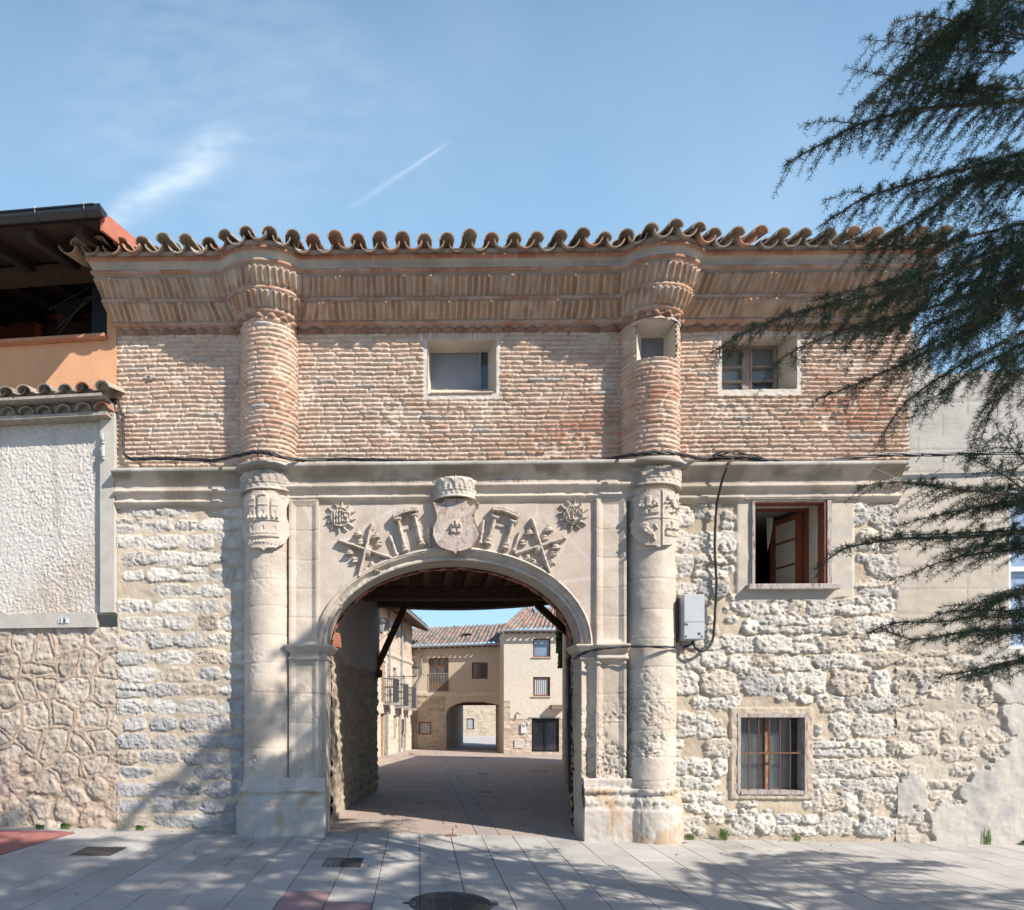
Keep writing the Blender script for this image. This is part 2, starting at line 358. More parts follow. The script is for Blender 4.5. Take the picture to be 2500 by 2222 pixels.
def reveal(nm, parent, fr, bk, yf, yb, m, bot=True):
    """box of four plastered reveals from front hole fr to back hole bk (x0,x1,z0,z1)"""
    b = MB(); a = [(fr[0], yf, fr[2]), (fr[1], yf, fr[2]), (fr[1], yf, fr[3]), (fr[0], yf, fr[3]), (bk[0], yb, bk[2]), (bk[1], yb, bk[2]), (bk[1], yb, bk[3]), (bk[0], yb, bk[3])]
    b.add(a, [(0, 1, 5, 4), (1, 2, 6, 5), (2, 3, 7, 6), (3, 0, 4, 7)]); o = b.build(nm, m, parent)
    if bot:
        pass
    return o
# middle window
w1 = bpy.data.objects.new('window', None); COL.objects.link(w1); w1.parent = gate; tag(w1, 'plastered window recess with a grey roller blind')
B1 = (wx(1052, .32), wx(1191, .32), W(0, 964, .32)[1]-.01, W(1100, 862, .32)[1])
reveal('reveal', w1, H1, B1, -.012, .32, M_plast)
b = MB(); 
nsl = 26
for i in range(nsl):
    z = B1[2]+(B1[3]-B1[2])*i/nsl; dz = (B1[3]-B1[2])/nsl; b.box((B1[0], .325, z), (B1[1]-.115, .34, z+dz*.86)); b.box((B1[0], .333, z+dz*.86), (B1[1]-.115, .34, z+dz))
b.build('roller_blind', M_shut, w1)
b = MB(); b.box((B1[1]-.11, .325, B1[2]), (B1[1], .34, B1[3])); b.box((B1[0]-.05, .342, B1[2]-.05), (B1[1]+.05, .36, B1[3]+.05)); b.build('pane', M_glass, w1)
b = MB(); b.box((B1[1]-.122, .30, B1[2]), (B1[1]-.095, .326, B1[3])); b.build('blind_guide', mat('aged_metal', (.33, .30, .24), var=.2), w1)
b = MB(); b.cur = (.5, .36, .27)
for i in range(6):
    x = H1[0]+.03+(H1[1]-H1[0]-.06)*i/6; b.cur = ((.46, .42, .28) if i == 0 else (.52, .38, .29)); b.box((x, -.03, H1[2]-.008), (x+(H1[1]-H1[0])/6-.02, .30, H1[2]+.016), .006)
b.build('sill', M_brick, w1, cols=True)
# right upper window
w3 = bpy.data.objects.new('window', None); COL.objects.link(w3); w3.parent = gate; tag(w3, 'two leaf wooden window in a deep plastered recess')
B3 = (wx(1763, .34), wx(1893, .34), W(1830, 951, .34)[1]-.01, W(1830, 848, .34)[1])
B3 = (min(B3[0], H3[0]+.004), B3[1], B3[2], B3[3])
reveal('reveal', w3, H3, (H3[0]+.002, B3[1]+.03, B3[2], B3[3]+.01), -.012, .34, M_plast)
b = MB(); yy = .33; fx0, fx1, fz0, fz1 = H3[0]+.0, B3[1]+.03, B3[2]-.01, B3[3]+.01; mid = wx(1823, .34)
for x, w_ in ((fx0, .03), (mid-.035, .07), (fx1-.03, .03)): b.box((x, yy, fz0), (x+w_, yy+.06, fz1))
for z, w_ in ((fz1-.03, .03), (fz0, .02)): b.box((fx0, yy+.004, z), (fx1, yy+.055, z+w_))
for xa, xb in ((fx0+.03, mid-.035), (mid+.035, fx1-.03)):
    for x in (xa, xb-.03): b.box((x, yy-.012, fz0), (x+.03, yy+.03, fz1-.01))
    for z in (W(1830, 897, .34)[1], W(1830, 932, .34)[1]): b.box((xa+.03, yy-.008, z-.012), (xb-.03, yy+.025, z+.012))
b.build('frame', mat('worn_brown_wood', (.30, .235, .20), var=.35, vs=18, stretch=(2, 2, .5), dirt=((.42, .38, .35), 22, .55, .62)), w3)
b = MB(); b.add([(fx0, .38, fz0), (fx1, .38, fz0), (fx1, .38, fz1), (fx0, .38, fz1)], [(0, 1, 2, 3)]); b.build('pane', M_thin, w3)
b = MB(); b.box((fx0+.02, .40, fz0+.06), (mid-.05, .41, fz1-.02)); b.box((mid+.05, .40, fz0+.16), (fx1-.02, .41, fz1-.02)); b.box((fx0-.05, .55, fz0-.05), (fx1+.05, .56, fz1+.05)); b.build('curtain', mat('bright_curtain', (.74, .76, .76), var=.08, bump=.2), w3)
# small window in the right column
w2 = bpy.data.objects.new('window', None); COL.objects.link(w2); w2.parent = gate; tag(w2, 'small square window cut into the right brick column')
yb = -.02; B2 = (wx(1566, yb), wx(1620, yb), hz0, W(1590, 826, yb)[1])
fx0 = XR+RC*math.sin(ha0); fx1 = XR+RC*math.sin(ha1); yf0 = -RC*math.cos(ha0)-.015; yf1 = -RC*math.cos(ha1)-.015; b = MB()
N_ = 8; ft = [(XR+(RC+.008)*math.sin(ha0+(ha1-ha0)*i/N_), -(RC+.008)*math.cos(ha0+(ha1-ha0)*i/N_)) for i in range(N_+1)]
bt = [(B2[0]+(B2[1]-B2[0])*i/N_, yb) for i in range(N_+1)]
for z, zb in ((hz1+.008, B2[3]), (hz0-.008, B2[2])):
    vs = [(x, y, z) for x, y in ft]+[(x, y, zb) for x, y in bt]; b.add(vs, [(i, i+1, i+N_+2, i+N_+1) for i in range(N_)])
b.add([(fx0-.006, yf0, hz0), (fx0-.006, yf0, hz1), (B2[0], yb, B2[3]), (B2[0], yb, B2[2])], [(0, 1, 2, 3)]); b.add([(fx1+.006, yf1, hz0), (fx1+.006, yf1, hz1), (B2[1], yb, B2[3]), (B2[1], yb, B2[2])], [(0, 1, 2, 3)])
b.build('reveal', M_plast, w2)
b = MB(); b.box((B2[0]-.02, yb+.002, B2[2]-.02), (B2[1]+.02, yb+.02, B2[3]+.02)); b.build('pane', mat('dusty_pane', (.17, .17, .18), rough=.35, var=.2, vs=8, stretch=(4, 4, 1), bump=0), w2)
# ------------------------------------------------------------ swept mouldings
def path(p, R, rho, xl, xr, Yp=None):
    """plan polyline of the facade at projection p, bulging round both columns"""
    y = p if Yp is None else Yp
    out = []; cur = xl
    segs = []
    for cx in (XL, XR):
        xf = math.sqrt(max((R+rho)**2-(y+rho)**2, 1e-6)); fc = (xf, y+rho)
        dd = math.hypot(*fc); tx, ty = fc[0]*R/dd, fc[1]*R/dd; ang = math.atan2(tx, ty)
        segs.append((cx, xf, fc, ang))
    def line(a, b, n): return [(a+(b-a)*i/n, y) for i in range(n)]
    n1, n2, n3 = 130, 370, 230; nf, na = 10, 56
    prev = xl
    for k, (cx, xf, fc, ang) in enumerate(segs):
        out += line(prev, cx-xf, n1 if k == 0 else n2)
        # fillet left: centre (cx-xf, y+rho); from angle pointing down(-y) to direction to circle
        a_end = math.atan2(R/math.hypot(*fc)*fc[0]*-1+0, 1)  # unused
        dirx, diry = (fc[0])/math.hypot(*fc), -(fc[1])/math.hypot(*fc)
        th0 = -math.pi/2; th1 = math.atan2(diry, dirx)
        for i in range(nf):
            t = th0+(th1-th0)*i/nf; out.append((cx-fc[0]+rho*math.cos(t), fc[1]+rho*math.sin(t)))
        for i in range(na):
            t = -ang+2*ang*i/na; out.append((cx+R*math.sin(t), R*math.cos(t)))
        th0b = math.pi-th1; th1b = math.pi*1.5
        th0b = math.atan2(diry, -dirx);  th0b = th0b if th0b > 0 else th0b+2*math.pi
        for i in range(nf):
            t = th0b+(th1b-th0b)*i/nf; out.append((cx+fc[0]+rho*math.cos(t), fc[1]+rho*math.sin(t)))
        prev = cx+xf
    out += line(prev, xr, n3); out.append((xr, y))
    return np.array(out)
def sweep(name, prof, m, parent, slope=True, hmod=None, cap=True, Rf=lambda p: RC+.72*p, rhof=lambda p: .03+.12*p, xl=None, xr=None):
    """prof: list of (p, z, color, kind)"""
    ref = path(.25, Rf(.25), rhof(.25), -4.0, 6.2); d = np.r_[0, np.cumsum(np.hypot(*np.diff(ref, axis=0).T))]
    rows = []; cols = []
    for (p, z, col, kind) in prof:
        a = path(p, Rf(p), rhof(p), xl(p) if xl else LEFT-.26*p, xr(p) if xr else RIGHT)
        t = np.gradient(a, axis=0); nrm = np.stack([t[:, 1], -t[:, 0]], -1); nrm = -nrm/np.linalg.norm(nrm, axis=1)[:, None]
        # a is (x, proj); outward = increasing projection
        nrm[nrm[:, 1] < 0] *= -1
        ww_ = np.minimum(sst(1.15, 2.0, abs(a[:, 0]-XL)/(RC+p)), sst(1.15, 2.0, abs(a[:, 0]-XR)/(RC+p))); dd_ = d*(1-ww_)+np.interp(a[:, 0], ref[:, 0], d)*ww_
        h, c = (hmod(kind, dd_, a, z, col) if hmod else (0*d, np.tile(col, (len(d), 1))))
        q = a+nrm*h[:, None]; rows.append(np.stack([q[:, 0], -q[:, 1], z+(zslope(q[:, 0]) if slope else 0*q[:, 0])], -1)); cols.append(c)
    P = np.array(rows); C = np.array(cols); o = gridmesh(name, P, m, parent, C, smooth=False)
    if cap:
        b = MB()
        for e in (0, -1):
            pts = [tuple(P[i, e]) for i in range(len(prof))]; pts += [(pts[-1][0], .05, pts[-1][2]), (pts[0][0], .05, pts[0][2])]; b.cur = (.50, .42, .34); b.add(pts, [tuple(range(len(pts)))])
        me = b.build(name+'_end', m, parent, cols=True)
        # merge the two ends into the moulding itself
        with bpy.context.temp_override(active_object=o, selected_editable_objects=[o, me], object=o): bpy.ops.object.join()
    return o
BR = (.46, .27, .165); MO = (.48, .42, .36); RD = (.38, .15, .09); LM = (.54, .49, .43)
def corn_mod(kind, d, a, z, col):
    n = len(d); x = a[:, 0]; zz = np.full(n, z); rg = (fbm(d, zz, 22, 3, 4)-.5)
    if kind[0] == 'h':       # upright header bricks
        t = d/.078+kind[1]+(fbm(d, zz*0, 1.1, 2, kind[1]*3)-.5)*1.0; f = t-np.floor(t); k = _T[np.floor(t).astype(int) & 255, int(kind[1]*10) & 255]; k2 = _T[np.floor(t).astype(int) & 255, 99]
        ww = .14+.10*k2; mk = sst(ww, ww+.12, f)*sst(1., .88, f); c = mixc((.60, .54, .46), mixc((.40, .245, .145), (.25, .135, .08), k), mk)
        c = mixc(c, (.57, .50, .42), .35*sst(.5, .7, fbm(d, zz, 6, 4, 12))); 
        return mk*(.030+.018*k2)+rg*.010, c
    if kind[0] == 'c':       # course of bricks
        t = d/.25+kind[1]; f = t-np.floor(t); k = _T[np.floor(t).astype(int) & 255, 31]; mk = sst(.0, .03, f)*sst(1, .97, f)
        c = mixc((.46, .38, .31), mixc((.40, .225, .14), (.32, .12, .07), k*kind[2]), mk); c = mixc(c, LM, kind[3]*sst(.38, .6, fbm(d, zz, 5, 4, 5))); return mk*.006+rg*.006-.004*k, c
    if kind[0] == 'd':       # dogtooth
        t = d/.155; f = abs(t-np.floor(t)-.5)*2; k = _T[np.floor(t).astype(int) & 255, 41]
        return (1-f)*.075*kind[1], mixc((.22, .125, .085), (.34, .21, .145), k)
    c = mixc(col, np.array(col)*.85, sst(.4, .65, fbm(d, zz, 3, 4, 7))); return rg*.008, c
zc = 6.535
prof = [(.0, zc-.012, MO, ('m',)), (.012, zc, BR, ('d', .2)), (.012, zc+.012, BR, ('d', 1)), (.012, zc+.055, BR, ('d', 1)), (.03, zc+.062, MO, ('m',)),
        (.075, zc+.066, BR, ('c', .2, .5, .3)), (.10, zc+.085, BR, ('c', .2, .5, .3)), (.105, zc+.112, BR, ('c', .2, .5, .6)), (.085, zc+.122, MO, ('m',))]
for i in range(9):           # lower row, convex quarter round
    t = i/8; prof.append((.10+.155*math.sin(t*1.35)/math.sin(1.35)*(.55+.45*t), zc+.124+.128*t, BR, ('h', .3)))
z1 = zc+.252
prof += [(.255, z1+.004, LM, ('m',)), (.262, z1+.012, MO, ('m',)), (.285, z1+.016, BR, ('c', .6, .5, .2)), (.292, z1+.05, BR, ('c', .6, .5, .5)), (.27, z1+.06, LM, ('m',)), (.262, z1+.066, MO, ('m',))]
z2 = z1+.07
for i in range(9):           # upper row
    t = i/8; prof.append((.275+.14*math.sin(t*1.2)/math.sin(1.2)*(.6+.4*t), z2+.15*t, BR, ('h', .8)))
z3 = z2+.15
prof += [(.425, z3+.005, LM, ('m',)), (.405, z3+.012, MO, ('m',)), (.41, z3+.036, MO, ('m',)), (.465, z3+.040, BR, ('c', .1, .9, .3)), (.48, z3+.056, BR, ('c', .1, .8, .4)), (.478, z3+.074, BR, ('c', .1, .8, .5)), (.44, z3+.082, LM, ('m',)),
         (.435, z3+.10, LM, ('m',)), (.455, z3+.13, LM, ('m',)), (.50, z3+.148, LM, ('m',)), (.545, z3+.154, RD, ('c', .5, 1, 0)), (.565, z3+.162, RD, ('c', .5, 1, 0)), (.567, z3+.186, RD, ('c', .5, 1, 0)), (.55, z3+.19, LM, ('m',)),
         (.56, z3+.205, (.40, .33, .27), ('m',)), (.575, z3+.225, (.42, .36, .30), ('m',)), (.565, z3+.25, (.42, .36, .30), ('m',)), (.50, z3+.28, (.42, .36, .30), ('m',)), (.3, z3+.36, MO, ('m',))]
sweep('cornice', prof, M_brick, gate, hmod=corn_mod)
ZE = z3+.17      # underside of eave tiles
# ------------------------------------------------------------ roof tiles
M_tile = mat('clay_roof_tile', None, bump=.6, bs=80, bd=.005, var=.25, vs=14, dirt=((.20, .19, .15), 22, .55, .68))
def tile_geo(b, o, ax, up, L, r0, r1, concave, th=.013, n=9, col=(.4, .25, .16)):
    """half-cone shell from o along ax (length L), r0 front radius, r1 back radius"""
    ax = Vector(ax).normalized(); up = Vector(up); sd = ax.cross(up).normalized(); up = sd.cross(ax).normalized(); sg = -1 if concave else 1
    vs = []
    for (t, r) in ((0, r0), (L, r1)):
        for rr in (r, r-th):
            for k in range(n+1):
                g = math.pi*k/n*.94+.03*math.pi
                vs.append(Vector(o)+ax*t+sd*(rr*math.cos(g))+up*(sg*rr*math.sin(g)*.92))
    m_ = n+1; fs = []
    for k in range(n):
        fs += [(k, k+1, 2*m_+k+1, 2*m_+k), (m_+k, 3*m_+k, 3*m_+k+1, m_+k+1), (k, m_+k, m_+k+1, k+1), (2*m_+k, 2*m_+k+1, 3*m_+k+1, 3*m_+k)]
    fs += [(0, 2*m_, 3*m_, m_), (n, m_+n, 3*m_+n, 2*m_+n)]
    b.cur = col; b.add(vs, fs)
def tcol():
    k = random.random()
    base = np.array((.43, .33, .24))*(1-k)+np.array((.31, .275, .22))*k
    if random.random() < .15: base = np.array((.46, .27, .19))
    return tuple(base*random.uniform(.8, 1.15))
pe = path(.60, RC+.72*.60, .22, LEFT-.32, RIGHT+.05); de = np.r_[0, np.cumsum(np.hypot(*np.diff(pe, axis=0).T))]
tp = .266; b = MB(); nT = int(de[-1]/tp); SLP = .30
for i in range(nT+1):
    for conc in (True, False):
        s_ = (i+(.0 if conc else .5))*de[-1]/nT
        if s_ > de[-1]: continue
        x = np.interp(s_, de, pe[:, 0]); p = np.interp(s_, de, pe[:, 1]); x2 = np.interp(s_+.05, de, pe[:, 0]); p2 = np.interp(s_+.05, de, pe[:, 1])
        t = np.array((x2-x, p2-p)); t /= max(1e-6, np.hypot(*t)) if s_+.05 < de[-1] else 1
        if s_+.05 >= de[-1]: t = np.array((1., 0))
        nd = np.array((-t[1], t[0])); nd = nd if nd[1] > 0 else -nd; nd = nd*.45+np.array((0, .55)); nd /= np.hypot(*nd)
        out = random.uniform(.045, .12)+(0 if conc else .015); j = random.uniform(-.05, .05)
        ox, oy = x+nd[0]*out, -(p+nd[1]*out); ax = (-nd[0]+j, nd[1]+0*j, SLP)
        z = ZE+float(zslope(x))+.010+random.uniform(-.014, .014)
        if conc: tile_geo(b, (ox, oy, z+.085), ax, (0, 0, 1), .5, .108, .09, True, col=tcol())
        else:
            tile_geo(b, (ox, oy, z+.088), ax, (0, 0, 1), .5, .092, .076, False, col=tcol())
            bed = tcol(); 
        # farther rows straight back
        for row in range(1, 7):
            oy2 = oy+row*.38; z2_ = z+.085+SLP*(row*.38)*.98
            tile_geo(b, (x, oy2, z2_+(.02 if conc else .03)), (0, 1, SLP), (0, 0, 1), .45, .105 if conc else .098, .085, conc, n=5, col=tcol())
b.build('tiled_roof', M_tile, gate, cols=True)
# mortar bedding under the tiles + roof slab
b = MB(); zt = ZE+.02
b.hexa([(LEFT-.1, -.50, zt+.0+.03), (RIGHT, -.50, zt-.05), (RIGHT, 6.2, zt+1.4-.05), (LEFT-.1, 6.2, zt+1.4), (LEFT-.1, -.50, zt+.09), (RIGHT, -.50, zt+.01), (RIGHT, 6.2, zt+1.95), (LEFT-.1, 6.2, zt+2.0)])
b.build('roof_deck', mat('dark_boards', (.06, .04, .03)), gate)
# ------------------------------------------------------------ entablature
ASH = (.54, .465, .385); ASH2 = (.44, .385, .33)
def ent_mod(kind, d, a, z, col):
    n = len(d); zz = np.full(n, z); rg = fbm(d, zz, 9, 4, 14)-.5; k = kind[1] if len(kind) > 1 else 0
    t = d/.93; f = t-np.floor(t); mk = sst(0, .012, f)*sst(1, .988, f)
    c = mixc(col, np.array(col)*(.72, .70, .66), sst(.45, .7, fbm(d, zz, 2.5, 4, 3)))
    c = mixc(c, (.24, .21, .16), k*sst(.42, .6, fbm(d, zz*2, 3.2, 4, 23)))
    return mk*.006+rg*.010*(1+2*sst(.6, .75, fbm(d, zz, 1.7, 3, 5))), c
eprof = [(-.05, 4.33, ASH, ('m',)), (.035, 4.335, ASH, ('m',)), (.04, 4.365, ASH, ('m',)), (.075, 4.385, ASH, ('m',)), (.08, 4.405, ASH, ('m',)), (.05, 4.412, ASH, ('m',)), (.05, 4.47, ASH, ('m',)),
         (.085, 4.488, ASH, ('m',)), (.12, 4.515, ASH, ('m',)), (.125, 4.54, ASH, ('m',)), (.075, 4.556, ASH, ('m',)), (.068, 4.57, ASH2, ('m', .3)), (.068, 4.64, ASH2, ('m', .5)), (.09, 4.655, ASH2, ('m', .8)), (.12, 4.70, ASH2, ('m', .9)),
         (.18, 4.735, ASH2, ('m', 1)), (.225, 4.745, ASH2, ('m', .6)), (.235, 4.785, (.47, .45, .42), ('m', .2)), (.22, 4.80, (.47, .45, .42), ('m', .3)), (0, 4.83, (.47, .45, .42), ('m', .3))]
eprof = [(p if p < .15 else p*.86, z-.078, q_, k_) for p, z, q_, k_ in eprof]
_path = path
def path(p, R, rho, xl, xr, Yp=None):
    a = _path(p, R, rho, xl, xr); k = CENTRE*((a[:, 0] > XL) & (a[:, 0] < XR)); a[:, 1] = np.maximum(a[:, 1], p+k); return a
CENTRE = .13
sweep('entablature', eprof, M_ash, gate, slope=False, hmod=ent_mod, Rf=lambda p: (RS+.055+.30*p if p > .15 else RS-.01), rhof=lambda p: .015+.05*max(p, 0), xl=lambda p: LEFT, xr=lambda p: wx(2190))
CENTRE = 0
# ------------------------------------------------------------ stone column shafts
def stone_fn(seed, joints, erode=None, amp=1., base=ASH, warm=0.):
    def fn(X, Z):
        h = (fbm(X, Z, 6, 4, seed)-.5)*.012*amp+(fbm(X, Z, 40, 3, seed+1)-.5)*.003; c = mixc(base, np.array(base)*(.86, .84, .82), sst(.35, .65, fbm(X, Z, 2, 4, seed+2)))
        ci = np.searchsorted(joints, Z[:, 0]); cv = (_T[(ci*37+seed*5) & 255, 3]-.5)*.16
        c = c*(1+cv[:, None, None])*np.array((1+.03*warm, 1, 1-.05*warm))
        for j in joints:
            zj = j+.006*np.sin(X*6+j*9); g = np.exp(-((Z-zj)/.005)**2); h -= .009*g; c = mixc(c, (.40, .32, .25), .55*g)
        if erode is not None:
            e = erode(X, Z); q = fbm(X, Z, 24, 4, seed+5, .65); h -= e*(.030*sst(.45, .75, q)+.012*fbm(X, Z, 9, 3, seed+6)); pit = sst(.64, .74, fbm(X, Z, 38, 2, seed+8)); h -= e*pit*.022; c = mixc(c, (.34, .32, .30), e*.4*sst(.4, .7, fbm(X, Z, 7, 4, seed+9)))
        return h, c
    return fn
stl = bpy.data.objects.new('stone_column', None); COL.objects.link(stl); stl.parent = gate; tag(stl, 'left round stone column with a tower carved on its shield')
strr = bpy.data.objects.new('stone_column', None); COL.objects.link(strr); strr.parent = gate; tag(strr, 'right round stone column, pitted near the foot, with a quartered shield')
jl = [1.12, 1.47, 1.83, 2.2, 2.56, 2.92, 3.27, 3.62]; jr = [.72, 1.02, 1.36, 1.74, 2.14, 2.5, 2.86, 3.25, 3.6]
erL = lambda X, Z: .9*gauss(X, Z, -.16, .92, .10, .14)+.15*sst(.5, .7, fbm(X, Z, 2, 3, 4))
erR = lambda X, Z: np.clip(1.05*sst(1.85, 1.1, Z)*sst(.38, .55, fbm(X, Z, 2.3, 3, 44))+.6*sst(.75, .4, Z)+.45*gauss(X, Z, -.1, 1.7, .25, .5), 0, 1)*sst(-.05, .1, Z+.3)
arc_field('shaft', XL, RS, .70, 4.50, stone_fn(3, jl, erL), M_ash, stl, n=90, dz=.012, a0=-100, a1=100, rz=lambda Z: .012*(1-(Z-.7)/3.8)-.002)
arc_field('shaft', XR, RS, .55, 4.50, stone_fn(9, jr, erR, 1.6, base=(.56, .49, .41)), M_ash, strr, n=90, dz=.011, a0=-100, a1=100, rz=lambda Z: .022*(1-(Z-.7)/3.8)-.002)
# ---- bases and plinths
def base_prof(z0, k=1.):
    return [(.0, z0-.25), (.105, z0-.25), (.112, .36), (.085, .375), (.095, .40), (.098, .46), (.085, .49), (.045, .515), (.035, .545), (.065, .56), (.075, .585), (.065, .61), (.03, .62), (.02, .66), (.018, .735), (.0, .74)]
def plinth(parent, cx, x_far, z0, seed, erode, ppil=.20, side=1):
    """round part under the column, running into a square part under the pilaster"""
    pr = base_prof(z0); rows = []; cols = []; Rb = RS
    nA = 70; nL = 46
    fine = []
    for (p, z), (p2, z2) in zip(pr[:-1], pr[1:]):
        n = max(1, int(abs(z2-z)/.02)); fine += [(p+(p2-p)*i/n, z+(z2-z)*i/n) for i in range(n)]
    fine.append(pr[-1])
    for p, z in fine:
        R = Rb+p; yp = ppil+p*.95; ax = math.acos(min(.98, yp/R)) if yp < R else .2
        a0 = -math.pi/2*1.1
        pts = [(cx+side*R*math.sin(a), -R*math.cos(a)) for a in np.linspace(a0, math.pi/2-math.asin(min(.985, yp/R)), nA)]
        x_start = pts[-1][0]; xe = x_far+side*p*.10
        pts += [(x_start+(xe-x_start)*i/(nL-12), -yp) for i in range(1, nL-12)]+[(xe, -yp+(yp+.25)*i/12) for i in range(13)]
        P = np.array(pts); d = np.r_[0, np.cumsum(np.hypot(*np.diff(P, axis=0).T))]; t = np.gradient(P, axis=0); nr = np.stack([t[:, 1], -t[:, 0]], -1)*side; nr /= np.maximum(1e-9, np.linalg.norm(nr, axis=1))[:, None]
        zz = np.full(len(d), z); h = (fbm(d, zz, 8, 4, seed)-.5)*.008
        e = erode(d, z)*np.ones(len(d)); h = h-e*(.05*fbm(d, zz, 7, 4, seed+2)+.03*sst(.5, .75, fbm(d, zz, 26, 3, seed+3)))
        blk = np.floor(d/.36+(0 if z < .37 else .5)+.3); f = d/.36+(0 if z < .37 else .5)+.3-blk; g = np.exp(-(np.minimum(f, 1-f)*.36/.004)**2); h = h-.006*g
        kk = _T[(blk.astype(int)*11+seed+(0 if z < .37 else 60)) & 255, 8]
        c = mixc((.52, .47, .41), (.44, .40, .36), kk); c = mixc(c, (.42, .29, .18), .8*sst(.53, .68, fbm(d, zz*.6, 3.4, 4, seed+7))*(z < .62)); c = mixc(c, (.36, .27, .2), .6*g)
        if seed == 5: c = mixc(c, (.20, .19, .08), .8*np.exp(-((z-.50)/.05)**2)*sst(.5, .6, fbm(d, zz, 8, 3, 3))*np.exp(-((d-.75)/.25)**2))
        P = P+nr*h[:, None]; rows.append(np.stack([P[:, 0], P[:, 1], zz+0*d], -1)); cols.append(c)
    P = np.array(rows); P[0, :, 2] = z0-.25
    if side < 0: P = P[:, ::-1]; cols = [c[::-1] for c in cols]
    o = gridmesh('plinth', P, M_ash, parent, np.array(cols), smooth=False); return o
JL, JR = wx(795, -.16), wx(1420, -.16); ML, MR = wx(777, -.2), wx(1457, -.2); OL, OR = wx(711, -.2), wx(1524, -.2)
plinth(stl, XL, JL-.005, gz(XL), 2, lambda d, z: 0, side=1)
plinth(strr, XR, JR+.005, gz(XR), 5, lambda d, z: .95*sst(.33, .42, z)*sst(.8, .5, z)+.25, side=-1)
